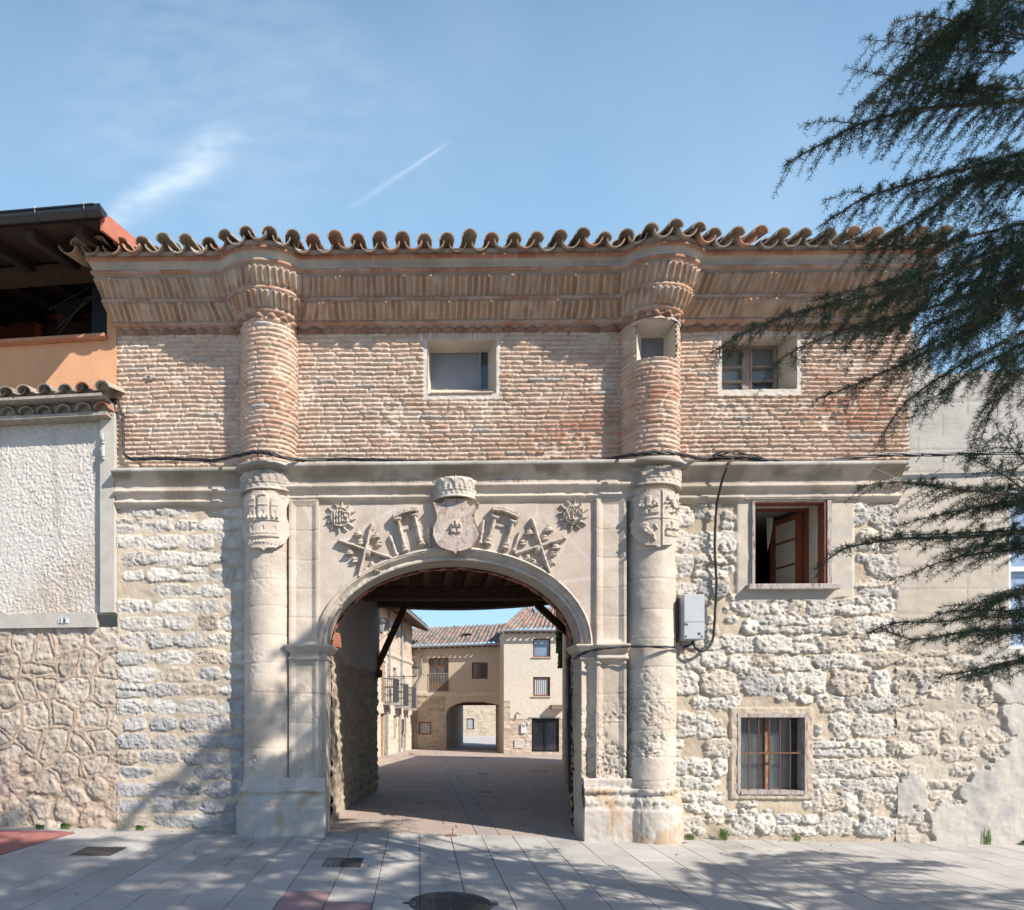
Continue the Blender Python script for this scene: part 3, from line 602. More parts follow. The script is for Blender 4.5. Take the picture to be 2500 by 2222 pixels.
# ---- pilasters with sunk panels
ZS = 2.43
def panel_fn(x0, x1, z0, z1, seed, ero, fr=.035):
    def fn(X, Z):
        d = np.minimum(np.minimum(X-x0, x1-X), np.minimum(Z-z0, z1-Z)); h = -.012*sst(fr, fr+.006, d)-.010*sst(fr+.02, fr+.026, d)-.012*sst(fr+.036, fr+.048, d)
        a, c = stone_fn(seed, [z0+.37*i for i in range(1, 6)], ero)(X, Z); return h+a, c
    return fn
def pilaster(nm, parent, x0, x1, z0, z1, p, seed, ero=None, fr=.035, sides=True, col=None):
    o = wallfield(nm, x0, x1, z0, z1, .009, .012, panel_fn(x0, x1, z0, z1, seed, ero, fr), M_ash, parent, Y=-p)
    return o
def pil_group(lab, sgn):
    g = bpy.data.objects.new('pilaster', None); COL.objects.link(g); g.parent = gate; tag(g, lab)
    a, b_ = (OL, ML) if sgn < 0 else (MR, OR); c_, d_ = (ML, JL) if sgn < 0 else (JR, MR)
    er = None if sgn < 0 else (lambda X, Z: .95*sst(1.9, 1.2, Z)*sst(.35, .5, fbm(X, Z, 2.6, 3, 7)))
    erl = (lambda X, Z: .35*sst(2.1, 1.6, Z)*sst(.5, .65, fbm(X, Z, 2.6, 3, 7))) if sgn < 0 else er
    pilaster('upper_panel', g, a-.03*(sgn < 0), b_+.03*(sgn > 0), ZS-.01, 4.30, .20, 11+sgn)
    pilaster('lower_panel', g, a-.03*(sgn < 0), b_+.03*(sgn > 0), .70, 2.28, .20, 15+sgn, erl)
    pilaster('jamb_panel', g, c_, d_, .70, 2.28, .15, 19+sgn, erl, fr=.02)
    m_ = MB(); xin = b_ if sgn < 0 else a
    m_.cur = ASH
    m_.box((xin-.004, -.195, ZS), (xin+.004, -.02, 4.30)); m_.box((xin-.004, -.195, .70), (xin+.004, -.02, 2.28)); m_.build('return', M_ash, g, cols=True)
    # jamb side going back through the arch
    xj = d_ if sgn < 0 else c_
    fn = stone_fn(31+sgn, [.37*i+.7 for i in range(1, 5)], er or erl)
    ys = axis(-.147, .34, .012); zs = axis(gz(xj)-.2, 2.28, .014); Yg, Zg = np.meshgrid(ys, zs); h, c = fn(Yg, Zg); P = np.stack([xj-sgn*h, Yg, Zg], -1)
    gridmesh('jamb', P, M_ash, g, c)
    # impost block
    ip = [(.0, 2.24), (.02, 2.25), (.025, 2.275), (.0, 2.285), (.0, 2.335), (.03, 2.345), (.06, 2.37), (.065, 2.385), (.075, 2.39), (.09, 2.415), (.095, 2.43), (.06, 2.437), (-.05, 2.445)]
    rows = []; cc = []
    for p, z in ip:
        if sgn < 0: pl = [(a-.02-.7*p, .1), (a-.02-.7*p, -(.205+p)), (b_+p*.5, -(.205+p)), (b_+p*.5, -(.155+p)), (d_+p, -(.155+p)), (d_+p, .34)]
        else: pl = [(c_-p, .34), (c_-p, -(.155+p)), (a-p*.5, -(.155+p)), (a-p*.5, -(.205+p)), (b_+.05+.0*p, -(.205+p)), (b_+.05, .1)]
        q = []
        for (u, v), (u2, v2) in zip(pl[:-1], pl[1:]):
            n = max(1, int(math.hypot(u2-u, v2-v)/.02)); q += [(u+(u2-u)*i/n, v+(v2-v)*i/n) for i in range(n)]
        q.append(pl[-1]); rows.append(q)
    L_ = max(len(r) for r in rows); out = []
    for r, (p, z) in zip(rows, ip):
        r = np.array(r); t = np.linspace(0, 1, len(r)); T = np.linspace(0, 1, 120); o_ = np.stack([np.interp(T, t, r[:, 0]), np.interp(T, t, r[:, 1])], -1)
        # keep the corners exact: resample each polyline by its own segments
        out.append(o_)
    P = []
    for k, (p, z) in enumerate(ip):
        if sgn < 0: pl = [(a-.02-.7*p, .1), (a-.02-.7*p, -(.205+p)), (b_+p*.5, -(.205+p)), (b_+p*.5, -(.155+p)), (d_+p, -(.155+p)), (d_+p, .34)]
        else: pl = [(c_-p, .34), (c_-p, -(.155+p)), (a-p*.5, -(.155+p)), (a-p*.5, -(.205+p)), (b_+.05, -(.205+p)), (b_+.05, .1)]
        row = []
        for s_ in range(5):
            n = (8, 26, 4, 10, 16)[s_]
            for i in range(n): t = i/n; row.append((pl[s_][0]+(pl[s_+1][0]-pl[s_][0])*t, pl[s_][1]+(pl[s_+1][1]-pl[s_][1])*t))
        row.append(pl[5]); row = np.array(row); jj = (fbm(row[:, 0]*3, row[:, 1]*3+z*9, 6, 3, 5)-.5)*.010
        P.append(np.stack([row[:, 0]+jj, row[:, 1]+jj, np.full(len(row), z)], -1)); cc.append(mixc(ASH, ASH2, sst(.4, .6, fbm(row[:, 0], row[:, 0]*0+z, 5, 3, 8))))
    gridmesh('impost', np.array(P), M_ash, g, np.array(cc), smooth=False)
pil_group('left pilaster with a sunk panel beside the arch', -1)
pil_group('right pilaster with a sunk panel beside the arch', 1)
# ------------------------------------------------------------ arch
AC = (JL+JR)/2; AA, AB = (JR-JL)/2, 3.52-ZS; EA, EB = AA+.135, AB+.165
tl = np.linspace(0, math.pi, 181)
ring = [(0, .10), (.0, .12), (.04, .135), (.30, .135), (.32, .12), (.36, .125), (.52, .15), (.60, .185), (.62, .19), (.66, .19), (.67, .175), (.69, .20), (.76, .20), (.77, .185), (.79, .21), (.86, .21), (.87, .2), (.95, .2), (1.0, .15), (1.0, .10)]
P = []; C_ = []
for t_, p in ring:
    a_ = AA+(EA-AA)*t_; b_ = AB+(EB-AB)*t_; x = AC-a_*np.cos(tl); z = ZS+b_*np.sin(tl); x = np.clip(x, ML-.002, MR+.002)
    chip = (fbm(tl*4, tl*0+t_*2, 5, 4, 3)-.5)*.012; chip = chip-.02*sst(.62, .7, fbm(tl*3, tl*0+t_, 7, 3, 9))*(t_ < .4)
    P.append(np.stack([x, -(p+chip)+0*x, z], -1)); c = mixc(ASH, ASH2, sst(.35, .7, fbm(tl*3, tl*0+t_, 3, 3, 1))); f = np.mod(tl/math.pi*9, 1); g = np.exp(-((np.minimum(f, 1-f))/.012)**2); C_.append(mixc(c, (.62, .56, .5), .5*g))
sof = []
for y in (-.10, 0, .1, .2, .30):
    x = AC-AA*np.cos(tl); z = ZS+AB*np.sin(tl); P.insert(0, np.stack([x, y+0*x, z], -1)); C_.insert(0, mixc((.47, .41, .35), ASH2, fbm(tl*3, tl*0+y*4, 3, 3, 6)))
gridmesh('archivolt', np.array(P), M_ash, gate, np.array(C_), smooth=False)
P = []; C_ = []
for y, r in ((.28, -.02), (.30, -.025), (.38, -.02), (.46, .0), (.47, .02)):
    rr = r+(fbm(tl*9, tl*0+y*3, 3, 3, 5)-.5)*.05; x = AC-(AA+rr)*np.cos(tl); z = ZS+(AB+rr)*np.sin(tl); P.append(np.stack([x, y+0*x, z], -1)); k = _T[(np.floor(tl/math.pi*95)).astype(int) & 255, 9]; C_.append(mixc((.34, .13, .075), (.42, .2, .12), k))
gridmesh('brick_arch_ring', np.array(P), M_brick, gate, np.array(C_), smooth=False)
# spandrel
def extr(x):
    u = np.clip(1-((x-AC)/(EA-.01))**2, 0, 1); return np.where(abs(x-AC) < EA-.01, ZS+(EB-.01)*np.sqrt(u), ZS)
xs = np.linspace(ML-.01, MR+.01, 300); T_ = np.linspace(0, 1, 90); Xg = np.tile(xs, (90, 1)); zl = extr(xs); Zg = zl[None]+(4.30-zl[None])*T_[:, None]
h = (fbm(Xg, Zg, 5, 4, 3)-.5)*.010; c = mixc((.50, .43, .365), (.47, .385, .325), sst(.3, .7, fbm(Xg, Zg, 1.4, 4, 5)))
for (xa, ya, xb, yb) in ((920, 1390, 870, 1310), (870, 1310, 790, 1330), (865, 1300, 965, 1240), (965, 1240, 985, 1330), (1380, 1300, 1440, 1370), (1340, 1400, 1390, 1310), (1275, 1260, 1390, 1310), (925, 1222, 920, 1262), (1310, 1222, 1312, 1262), (860, 1470, 800, 1440), (1400, 1480, 1457, 1450), (1380, 1420, 1457, 1410)):
    A_ = np.array(W(xa, ya, -.15)); B_ = np.array(W(xb, yb, -.15)); dd = B_-A_; L2 = dd@dd; t = np.clip(((Xg-A_[0])*dd[0]+(Zg-A_[1])*dd[1])/L2, 0, 1); ds = np.hypot(Xg-A_[0]-t*dd[0], Zg-A_[1]-t*dd[1])+(fbm(Xg, Zg, 9, 3, 8)-.5)*.03
    c = mixc(c, (.60, .53, .46), .55*sst(.025, 0, ds))
c = mixc(c, (.33, .27, .215), .55*sst(.52, .72, fbm(Xg*1.4, Zg*.7, 3.2, 5, 31, .6))); gridmesh('spandrel', np.stack([Xg, -.15-h, Zg], -1), M_ash, gate, c)
# ------------------------------------------------------------ carved reliefs
def sdf(shape, x, y):
    k = shape[0]
    if k == 'cap':
        x0, y0, x1, y1, r0, r1 = shape[1:7]; dx, dy = x1-x0, y1-y0; t = np.clip(((x-x0)*dx+(y-y0)*dy)/max(1e-6, dx*dx+dy*dy), 0, 1); return np.hypot(x-x0-t*dx, y-y0-t*dy)-(r0+(r1-r0)*t)
    if k == 'ell': cx, cy, rx, ry = shape[1:5]; return (np.hypot((x-cx)/rx, (y-cy)/ry)-1)*min(rx, ry)
    if k == 'box':
        cx, cy, hx, hy, an = shape[1:6]; c, s = math.cos(an), math.sin(an); u = (x-cx)*c+(y-cy)*s; v = -(x-cx)*s+(y-cy)*c; return np.maximum(abs(u)-hx, abs(v)-hy)
    if k == 'ring': cx, cy, r, w_ = shape[1:5]; return abs(np.hypot(x-cx, y-cy)-r)-w_
    if k == 'poly':
        pts = shape[1]; n = len(pts); d = np.full(x.shape, 1e9); ins = np.zeros(x.shape, bool)
        for i in range(n):
            (ax, ay), (bx, by) = pts[i], pts[(i+1) % n]; dx, dy = bx-ax, by-ay; t = np.clip(((x-ax)*dx+(y-ay)*dy)/max(1e-6, dx*dx+dy*dy), 0, 1); d = np.minimum(d, np.hypot(x-ax-t*dx, y-ay-t*dy))
            cnd = ((ay > y) != (by > y)) & (x < (bx-ax)*(y-ay)/((by-ay) if by != ay else 1e-9)+ax); ins ^= cnd
        return np.where(ins, -d, d)
def relief_h(shapes, x, y):
    """shapes: (sdf tuple, height m, 'r' round | 'f' flat | '-' cut | '+' add) ; returns height, -0.02 outside"""
    h = np.full(x.shape, -.02)
    for sh, ht, pr in shapes:
        d = sdf(sh, x, y)
        if pr == 'r':
            R_ = max(1.5, -float(d.min()) if d.min() < 0 else 1.5); v = ht*np.sqrt(np.clip(1-(np.clip(d, -R_, 0)/R_+1)**2, 0, 1)); v = np.where(d < 0, np.maximum(v, ht*.25), -.02); h = np.maximum(h, v)
        elif pr == 'f': h = np.maximum(h, np.where(d < .6, ht*sst(.6, -.8, d)-.02*(d > .2), -.02))
        elif pr == '+': h = np.where(h > -.01, h+ht*sst(.5, -.9, d), h)
        elif pr == '-': h = np.where(h > -.01, h-ht*sst(.5, -.9, d), h)
    return h
def relief(nm, parent, x0, x1, y0, y1, shapes, p=.148, seed=0, step=1.1, lab=None, col=(.50, .435, .37), wear=1.):
    sx = np.arange(x0, x1, step); sy = np.arange(y1, y0, -step); SX, SY = np.meshgrid(sx, sy); wz = (fbm(SX, SY, .12, 3, seed)-.5)*1.6; h = relief_h(shapes, SX+wz, SY+wz)
    X0, Z0 = W(sx[0], sy[0], -p); X1, Z1 = W(sx[-1], sy[-1], -p); a = (SX-CX)/F; q = D-p; X = q*(a*CT-ST)/(CT+a*ST); zc_ = -X*ST+q*CT; Z = H+(YH-SY)/F*zc_
    h = np.where(h > 0, h*1.25, h); hh = h+(fbm(SX, SY, .35, 3, seed+1)-.5)*.006*wear*(h > 0); P = np.stack([X, -p-hh, Z], -1)
    hm = np.maximum.reduce([h[:-1, :-1], h[1:, :-1], h[:-1, 1:], h[1:, 1:]]); keep = hm > -.012
    c = mixc(col, np.array(col)*(.88, .86, .84), sst(.3, .7, fbm(SX, SY, .06, 3, seed+2))); c = mixc(c, (.27, .225, .175), .75*sst(.54, .70, fbm(SX, SY, .10, 4, seed+7))); o = gridmesh(nm, P, M_ash, parent, c, keep, smooth=False)
    if lab: tag(o, lab)
    return o
cap = lambda x0, y0, x1, y1, r, r1=None: ('cap', x0, y0, x1, y1, r, r if r1 is None else r1)
def sun(cx, cy, letters, wig):
    s = []
    for i in range(12):
        a = 2*math.pi*i/12+.13; c, n = math.cos(a), math.sin(a); L_ = 40 if i % 2 else 36
        if i % 2: s.append((cap(cx+20*c, cy+20*n, cx+L_*c, cy+L_*n, 5, .6), .030, 'f'))
        else: s += [(cap(cx+20*c, cy+20*n, cx+29*c-2.5*n, cy+29*n+2.5*c, 3.4, 2.6), .028, 'f'), (cap(cx+29*c-2.5*n, cy+29*n+2.5*c, cx+L_*c+2*n, cy+L_*n-2*c, 2.6, 1.6), .028, 'f')]
    s.append((('ell', cx, cy, 24.5, 24.5), .035, 'f')); s.append((('ring', cx, cy, 22.5, 1.2), .012, '+'))
    for l in letters: s.append((l, .020, '+'))
    return s
cx, cy = 832, 1264.5
ihs = [cap(cx-14, cy-13, cx-14, cy+13, 2), cap(cx-8, cy-15, cx-8, cy+13, 2), cap(cx-8, cy-2, cx-1, cy-2, 1.8), cap(cx-1, cy-12, cx-1, cy+14, 2), cap(cx-3, cy-14, cx+5, cy-14, 1.6), cap(cx+5, cy-12, cx+5, cy+12, 1.6),
       cap(cx+10, cy-11, cx+16, cy-11, 2), cap(cx+10, cy-11, cx+10, cy-1, 2), cap(cx+10, cy-1, cx+17, cy+1, 2), cap(cx+17, cy+1, cx+17, cy+10, 2), cap(cx+9, cy+11, cx+16, cy+11, 2)]
relief('sun_medallion', gate, cx-45, cx+45, cy-45, cy+45, sun(cx, cy, ihs, 1), seed=3, lab='rayed sun carved with the letters IHS')
cx, cy = 1398.7, 1258.7
xps = [cap(cx-20, cy-12, cx-9, cy+13, 2.4), cap(cx-9, cy-13, cx-20, cy+13, 1.6), cap(cx-2, cy-12, cx-2, cy+13, 2.2), cap(cx-2, cy-12, cx+5, cy-10, 1.7), cap(cx+5, cy-10, cx+6, cy-3, 1.7), cap(cx+6, cy-3, cx-2, cy, 1.7), cap(cx-7, cy+13, cx+3, cy+13, 1.4),
       cap(cx+20, cy-11, cx+13, cy-11, 1.8), cap(cx+13, cy-11, cx+12, cy-4, 1.8), cap(cx+12, cy-4, cx+20, cy+3, 2), cap(cx+20, cy+3, cx+19, cy+10, 1.8), cap(cx+19, cy+11, cx+12, cy+12, 1.8), cap(cx-6, cy-19, cx+12, cy-19, 1.5), cap(cx-20, cy+18, cx+20, cy+18, 1.2)]
relief('sun_medallion', gate, cx-45, cx+45, cy-45, cy+45, sun(cx, cy, xps, 0), seed=5, lab='rayed sun carved with the letters XPS')
def knots(x0, y0, x1, y1, n=5):
    out = []
    for i in range(n):
        t = (i+.5)/n; s_ = 1 if i % 2 else -1; L_ = math.hypot(x1-x0, y1-y0); nx, ny = -(y1-y0)/L_, (x1-x0)/L_; out.append((('ell', x0+(x1-x0)*t+nx*4.5*s_, y0+(y1-y0)*t+ny*4.5*s_, 2.6, 2.6), .045, 'r'))
    return out
def saltire(A_, B_, boss, crowns, flames, seed, lab):
    s = []
    for (x, y) in flames:
        for k in range(4): a = -.9+k*.6+random.uniform(-.2, .2); s.append((cap(x, y, x+13*math.sin(a), y+13*math.cos(a)*.8, 2.6, 1.0), .026, 'r'))
        s.append((('ell', x, y-2, 6, 5), .03, 'r'))
    for (cx, cy, bx, by) in crowns:
        s += [(('ell', cx, cy, 9.5, 7.5), .055, 'r'), (cap(cx-9, cy+5, cx+9, cy+4, 2.6), .06, 'r'), (('ell', cx, cy-8, 2, 2.4), .05, 'r'), (('ell', bx, by, 7.5, 9), .035, 'r'), (cap(bx-7, by-3, bx+7, by-3, 1.6), .042, 'r'), (cap(bx-7, by+4, bx+7, by+4, 1.6), .042, 'r')]
        for k in (-6, -2, 2, 6): s.append((cap(cx+k, cy+3, cx+k*.5, cy-6, .7), .008, '-'))
    for q in (B_, A_):
        s.append((cap(*q, 5.2, 4.8), .062, 'r')); s += knots(*q)
    s.append((('ell', boss[0], boss[1], 12, 12), .062, 'r')); s.append((('ring', boss[0], boss[1], 12, 1.4), .004, '+'))
    xs_ = [A_[0], A_[2], B_[0], B_[2]]; ys_ = [A_[1], A_[3], B_[1], B_[3]]
    relief('crossed_staffs', gate, min(xs_)-12, max(xs_)+12, min(ys_)-12, max(ys_)+12, s, seed=seed, lab=lab)
saltire((830, 1323, 954, 1364), (909, 1280, 877, 1408), (899, 1350), [(874.7, 1304, 881, 1325), (918, 1310, 924, 1328), (854, 1350, 866, 1369)], [(908, 1378), (932, 1370), (895, 1392), (918, 1390), (946, 1374)], 7, 'crossed knotty staffs carved left of the arch crown')
saltire((1297.4, 1271, 1338.5, 1397), (1377, 1316, 1257, 1354), (1312, 1342), [(1338.5, 1293, 1330, 1314), (1292, 1301, 1276, 1327), (1356, 1336, 1350, 1352)], [(1288, 1361), (1268, 1362), (1303, 1372), (1322, 1388), (1346, 1372)], 9, 'crossed knotty staffs carved right of the arch crown')
def pillars(P1, P2, band, ban, scrolls, seed, lab):
    s = [(('poly', ban), .02, 'f')]
    for q in scrolls: s += [(cap(q[0], q[1], q[2], q[3], q[4], q[4]*.75), .04, 'r'), (('ell', q[2], q[3], q[4]+2, q[4]+1.5), .05, 'r')]
    for (tx, ty, bx, by) in (P1, P2):
        dx, dy = bx-tx, by-ty; L_ = math.hypot(dx, dy); ux, uy = dx/L_, dy/L_
        s += [(cap(tx, ty, bx, by, 6.2, 7.2), .075, 'r'), (cap(bx-uy*5, by+ux*5, bx+uy*5, by-ux*5, 5.5), .085, 'r'), (cap(bx-ux*9-uy*2, by-uy*9, bx-ux*9+uy*2, by-uy*9, 7), .08, 'r'),
              (cap(tx-uy*4-ux*3, ty+ux*4-uy*3, tx+uy*4-ux*3, ty-ux*4-uy*3, 6.5), .085, 'r'), (('ell', tx-uy*9-ux*6, ty+ux*9-uy*6, 3, 3), .08, 'r'), (('ell', tx+uy*9-ux*6, ty-ux*9-uy*6, 3, 3), .08, 'r')]
    for (a_, b_) in zip(band[:-1], band[1:]):
        s.append((cap(*a_, *b_, 7), .075, 'f')); dx, dy = b_[0]-a_[0], b_[1]-a_[1]; L_ = math.hypot(dx, dy); n = max(1, int(L_/5)); nx, ny = dy/L_, -dx/L_
        for i in range(n):
            t = (i+.5)/n; s += [(('ell', a_[0]+dx*t+nx*6.5, a_[1]+dy*t+ny*6.5, 1.9, 3), .07, 'r'), (('ell', a_[0]+dx*t, a_[1]+dy*t, 1.2, 1.2), .012, '-')]
        s.append((cap(a_[0]-nx*4, a_[1]-ny*4, b_[0]-nx*4, b_[1]-ny*4, 1.3), .012, '+'))
    xs_ = [q[0] for q in band]+[P1[0], P1[2], P2[0], P2[2]]+[q[0] for q in scrolls]; ys_ = [q[1] for q in band]+[P1[3], P2[3]]
    relief('crowned_pillars', gate, min(xs_)-16, max(xs_)+16, min(ys_)-16, max(ys_)+14, s, seed=seed, lab=lab)
pillars((972, 1274, 990, 1347), (1012.5, 1265, 1029, 1332), [(965, 1262), (982, 1254), (1000, 1249), (1016, 1247)], [(980, 1286), (1000, 1282), (1003, 1292), (980, 1297)], [(953, 1313, 969, 1355, 5.5), (1047, 1290, 1049, 1332, 4.5)], 13, 'two crowned pillars carved left of the central shield')
pillars((1206.4, 1270, 1189.5, 1330), (1250.5, 1281, 1232, 1341), [(1206, 1246), (1224, 1248), (1242, 1254), (1260, 1262)], [(1212, 1278), (1238, 1284), (1234, 1292), (1208, 1285)], [(1268, 1304, 1254, 1345, 4.5), (1180, 1275, 1172, 1326, 4.5)], 17, 'two crowned pillars carved right of the central shield')
shp = [(1086, 1223), (1136, 1223), (1141, 1231), (1150, 1238), (1165, 1234), (1163, 1246), (1157, 1262), (1158, 1278), (1166, 1295), (1167, 1312), (1160, 1331), (1147, 1344), (1128, 1350), (1117, 1352), (1111, 1359), (1105, 1352), (1092, 1349), (1075, 1343), (1063, 1330), (1056, 1312), (1057, 1295), (1064, 1278), (1065, 1262), (1060, 1246), (1057, 1234), (1072, 1238), (1081, 1231)]
sh = [(('poly', shp), .10, 'f')]
for a_, b_ in zip(shp[2:], shp[3:]+shp[:1]): sh.append((cap(*a_, *b_, 1.6), .010, '+'))
sh += [(('ell', 1164, 1237, 5, 5), .12, 'r'), (('ell', 1058, 1237, 5, 5), .12, 'r'), (('box', 1111, 1302, 12, 5, .03), .022, '+'), (('box', 1111, 1292, 13, 3.2, 0), .026, '+'), (('box', 1103, 1287, 2.8, 4, 0), .024, '+'), (('box', 1112, 1284, 3, 7, 0), .03, '+'), (('box', 1121, 1287, 2.8, 4, 0), .024, '+'), (('box', 1112, 1302, 2, 4, 0), .012, '-')]
relief('central_shield', gate, 1048, 1176, 1216, 1364, sh, p=.15, seed=21, lab='large plain shield with a tiny castle over the arch crown', col=(.50, .415, .36))
# ---- crowns
def crown(parent, cx, R, z0, z1, Yc, seed, lab=None, narch=6, flare=.0, col=(.48, .42, .35)):
    A_ = np.radians(np.linspace(-98, 98, 150)); T2 = np.linspace(0, 1, 34); Ag, Tg = np.meshgrid(A_, T2); Hh = z1-z0
    u = Ag/np.radians(180)*narch*1.0+50; f = u-np.floor(u)-.5
    top = .80+.17*np.sqrt(np.clip(1-(f/.5)**2, 0, 1)); h = np.zeros(Ag.shape)
    rr = np.hypot(f/.42, (Tg-.52)/.36); h += .016*np.exp(-((rr-1)/.14)**2)*(Tg > .45); h += .020*np.exp(-(f/.10)**2)*np.exp(-((Tg-.50)/.12)**2)+.018*np.exp(-((abs(f)-.5)/.05)**2)*(Tg > .38)
    h += .012*np.exp(-((Tg-.36)/.035)**2)+.014*np.exp(-((Tg-.04)/.05)**2); f2 = np.mod(u*2, 1)-.5; h += .013*np.exp(-(np.hypot(f2/.2, (Tg-.2)/.07))**2)
    h += (fbm(Ag*R, Tg*Hh, 30, 3, seed)-.5)*.012
    h -= .03*(Tg > top)
    r = R+flare*Tg+h; P = np.stack([cx+r*np.sin(Ag), Yc-r*np.cos(Ag), z0+Tg*Hh], -1)
    under = np.stack([cx+(R-.055)*np.sin(A_), Yc-(R-.055)*np.cos(A_), np.full(len(A_), z0+.015)], -1)[None]; un2 = np.stack([cx+(R-.06)*np.sin(A_), Yc-(R-.06)*np.cos(A_), np.full(len(A_), z1-.03)], -1)[None]
    cc = mixc(col, np.array(col)*.7, sst(.4, .7, fbm(Ag*R, Tg*Hh, 6, 3, seed+1))); P = np.concatenate([un2*0+under*1, P], 0); P = np.concatenate([un2, P], 0); cc = np.concatenate([cc[:1], cc[:1], cc], 0)
    o = gridmesh('carved_crown', P, M_ash, parent, cc, smooth=False)
    if lab: tag(o, lab)
crown(stl, XL, .365, 4.385, 4.645, 0, 3); crown(strr, XR, .375, 4.40, 4.655, 0, 8)
xc_ = wx(1110, -.2); crown(gate, xc_, .285, 4.27, 4.53, -.07, 12, lab='pale carved crown above the central shield', narch=7, flare=.012, col=(.56, .50, .43))
# ---- shields on the columns
def col_shield(parent, cx, scx, R, shapes, seed, z0, z1, lab=None):
    A_ = np.radians(np.linspace(-78, 78, 150)); zs = np.arange(z0, z1, .0075); Ag, Z = np.meshgrid(A_, zs); q = D-.32; zc_ = -cx*ST+q*CT
    SX = scx+R*Ag*.93*F/zc_; SY = YH-(Z-H)*F/zc_; wz = (fbm(SX, SY, .12, 3, seed)-.5)*1.5; h = relief_h(shapes, SX+wz, SY+wz); hh = h+(fbm(SX, SY, .35, 3, seed+1)-.5)*.005*(h > 0)
    r = R+hh; P = np.stack([cx+r*np.sin(Ag), -r*np.cos(Ag), Z], -1); hm = np.maximum.reduce([h[:-1, :-1], h[1:, :-1], h[:-1, 1:], h[1:, 1:]])
    gridmesh('shield', P, M_ash, parent, mixc(ASH, (.44, .37, .31), fbm(SX, SY, .05, 3, seed)), hm > -.012, smooth=False)
def shield_poly(x0, x1, y0, y1): 
    w_ = x1-x0; h_ = y1-y0; q = [(.12, .06), (.3, .0), (.7, 0), (.85, .09), (.97, .03), (1, .12), (.93, .25), (.93, .42), (1, .55), (.99, .7), (.9, .85), (.72, .95), (.56, .96), (.5, 1), (.44, .96), (.28, .95), (.1, .85), (.01, .7), (0, .55), (.07, .42), (.07, .25), (0, .12)]
    return [(x0+a*w_, y0+b_*h_) for a, b_ in q]
sp = shield_poly(596, 706, 1200, 1346); s = [(('poly', sp), .05, 'f')]
for a_, b_ in zip(sp, sp[1:]+sp[:1]): s.append((cap(*a_, *b_, 1.8), .010, '+'))
s += [(('box', 650, 1308, 33, 5, .0), .022, '+'), (('box', 650, 1290, 28, 14, 0), .02, '+'), (('box', 650, 1271, 31, 4, 0), .03, '+'), (('box', 628, 1245, 7.5, 24, 0), .02, '+'), (('box', 650, 1240, 10, 30, 0), .028, '+'), (('box', 672, 1245, 7.5, 24, 0), .02, '+')]
for x in range(620, 684, 8): s.append((('box', x, 1264, 2.2, 4, 0), .028, '+'))
for x in (628, 650, 672): s += [(('box', x, 1236, 8+3*(x == 650), 2, 0), .012, '+'), (('box', x, 1255, 2, 5, 0), .012, '-'), (('box', x, 1292, 2.2, 5, 0), .012, '-'), (('poly', [(x-7, 1222-8*(x == 650)), (x, 1210-10*(x == 650)), (x+7, 1222-8*(x == 650))]), .018, '+')]
for x in range(618, 688, 7): s.append((cap(x, 1328+2*math.sin(x), x+5, 1322-2*math.sin(x), 1.6), .016, '+'))
col_shield(stl, XL, 650, RS+.006, s, 5, 3.55, 4.42)
sp = shield_poly(1544, 1654, 1196, 1340); s = [(('poly', sp), .05, 'f')]
for a_, b_ in zip(sp, sp[1:]+sp[:1]): s.append((cap(*a_, *b_, 1.8), .010, '+'))
s += [(cap(1606, 1200, 1606, 1332, 1.4), .018, '+'), (cap(1552, 1266, 1652, 1266, 1.2), .014, '+')]
def castle(x, y, k): return [(('box', x, y+8*k, 17*k, 6*k, 0), .02, '+'), (('box', x, y-2*k, 17*k, 2.4*k, 0), .026, '+'), (('box', x-11*k, y-9*k, 3.4*k, 7*k, 0), .02, '+'), (('box', x, y-13*k, 4*k, 11*k, 0), .026, '+'), (('box', x+11*k, y-9*k, 3.4*k, 7*k, 0), .02, '+')]+[(('box', x+j*k, y-6*k, 1.2*k, 2.4*k, 0), .02, '+') for j in (-14, -7, 7, 14)]+[(('box', x, y+9*k, 2*k, 4*k, 0), .014, '-')]
def lion(x, y, k): return [(cap(x-2*k, y-4*k, x+7*k, y+7*k, 5*k, 3.8*k), .026, '+'), (('ell', x-5*k, y-12*k, 6.5*k, 6.5*k), .03, '+'), (cap(x-4*k, y-4*k, x-14*k, y-2*k, 2*k), .02, '+'), (cap(x-3*k, y, x-11*k, y+7*k, 2*k), .02, '+'), (cap(x+7*k, y+8*k, x+1*k, y+16*k, 2.4*k), .022, '+'), (cap(x+1*k, y+16*k, x-5*k, y+17*k, 1.6*k), .02, '+'), (cap(x+8*k, y+8*k, x+11*k, y+17*k, 2.2*k), .022, '+'), (cap(x+9*k, y+5*k, x+15*k, y-4*k, 1.3*k), .018, '+'), (cap(x+15*k, y-4*k, x+11*k, y-13*k, 1.3*k), .018, '+')]
s += castle(1580, 1240, 1.15)+lion(1629, 1232, 1.2)+lion(1578, 1299, 1.25)+castle(1629, 1296, .95)
col_shield(strr, XR, 1600, RS+.006, s, 9, 3.60, 4.46)
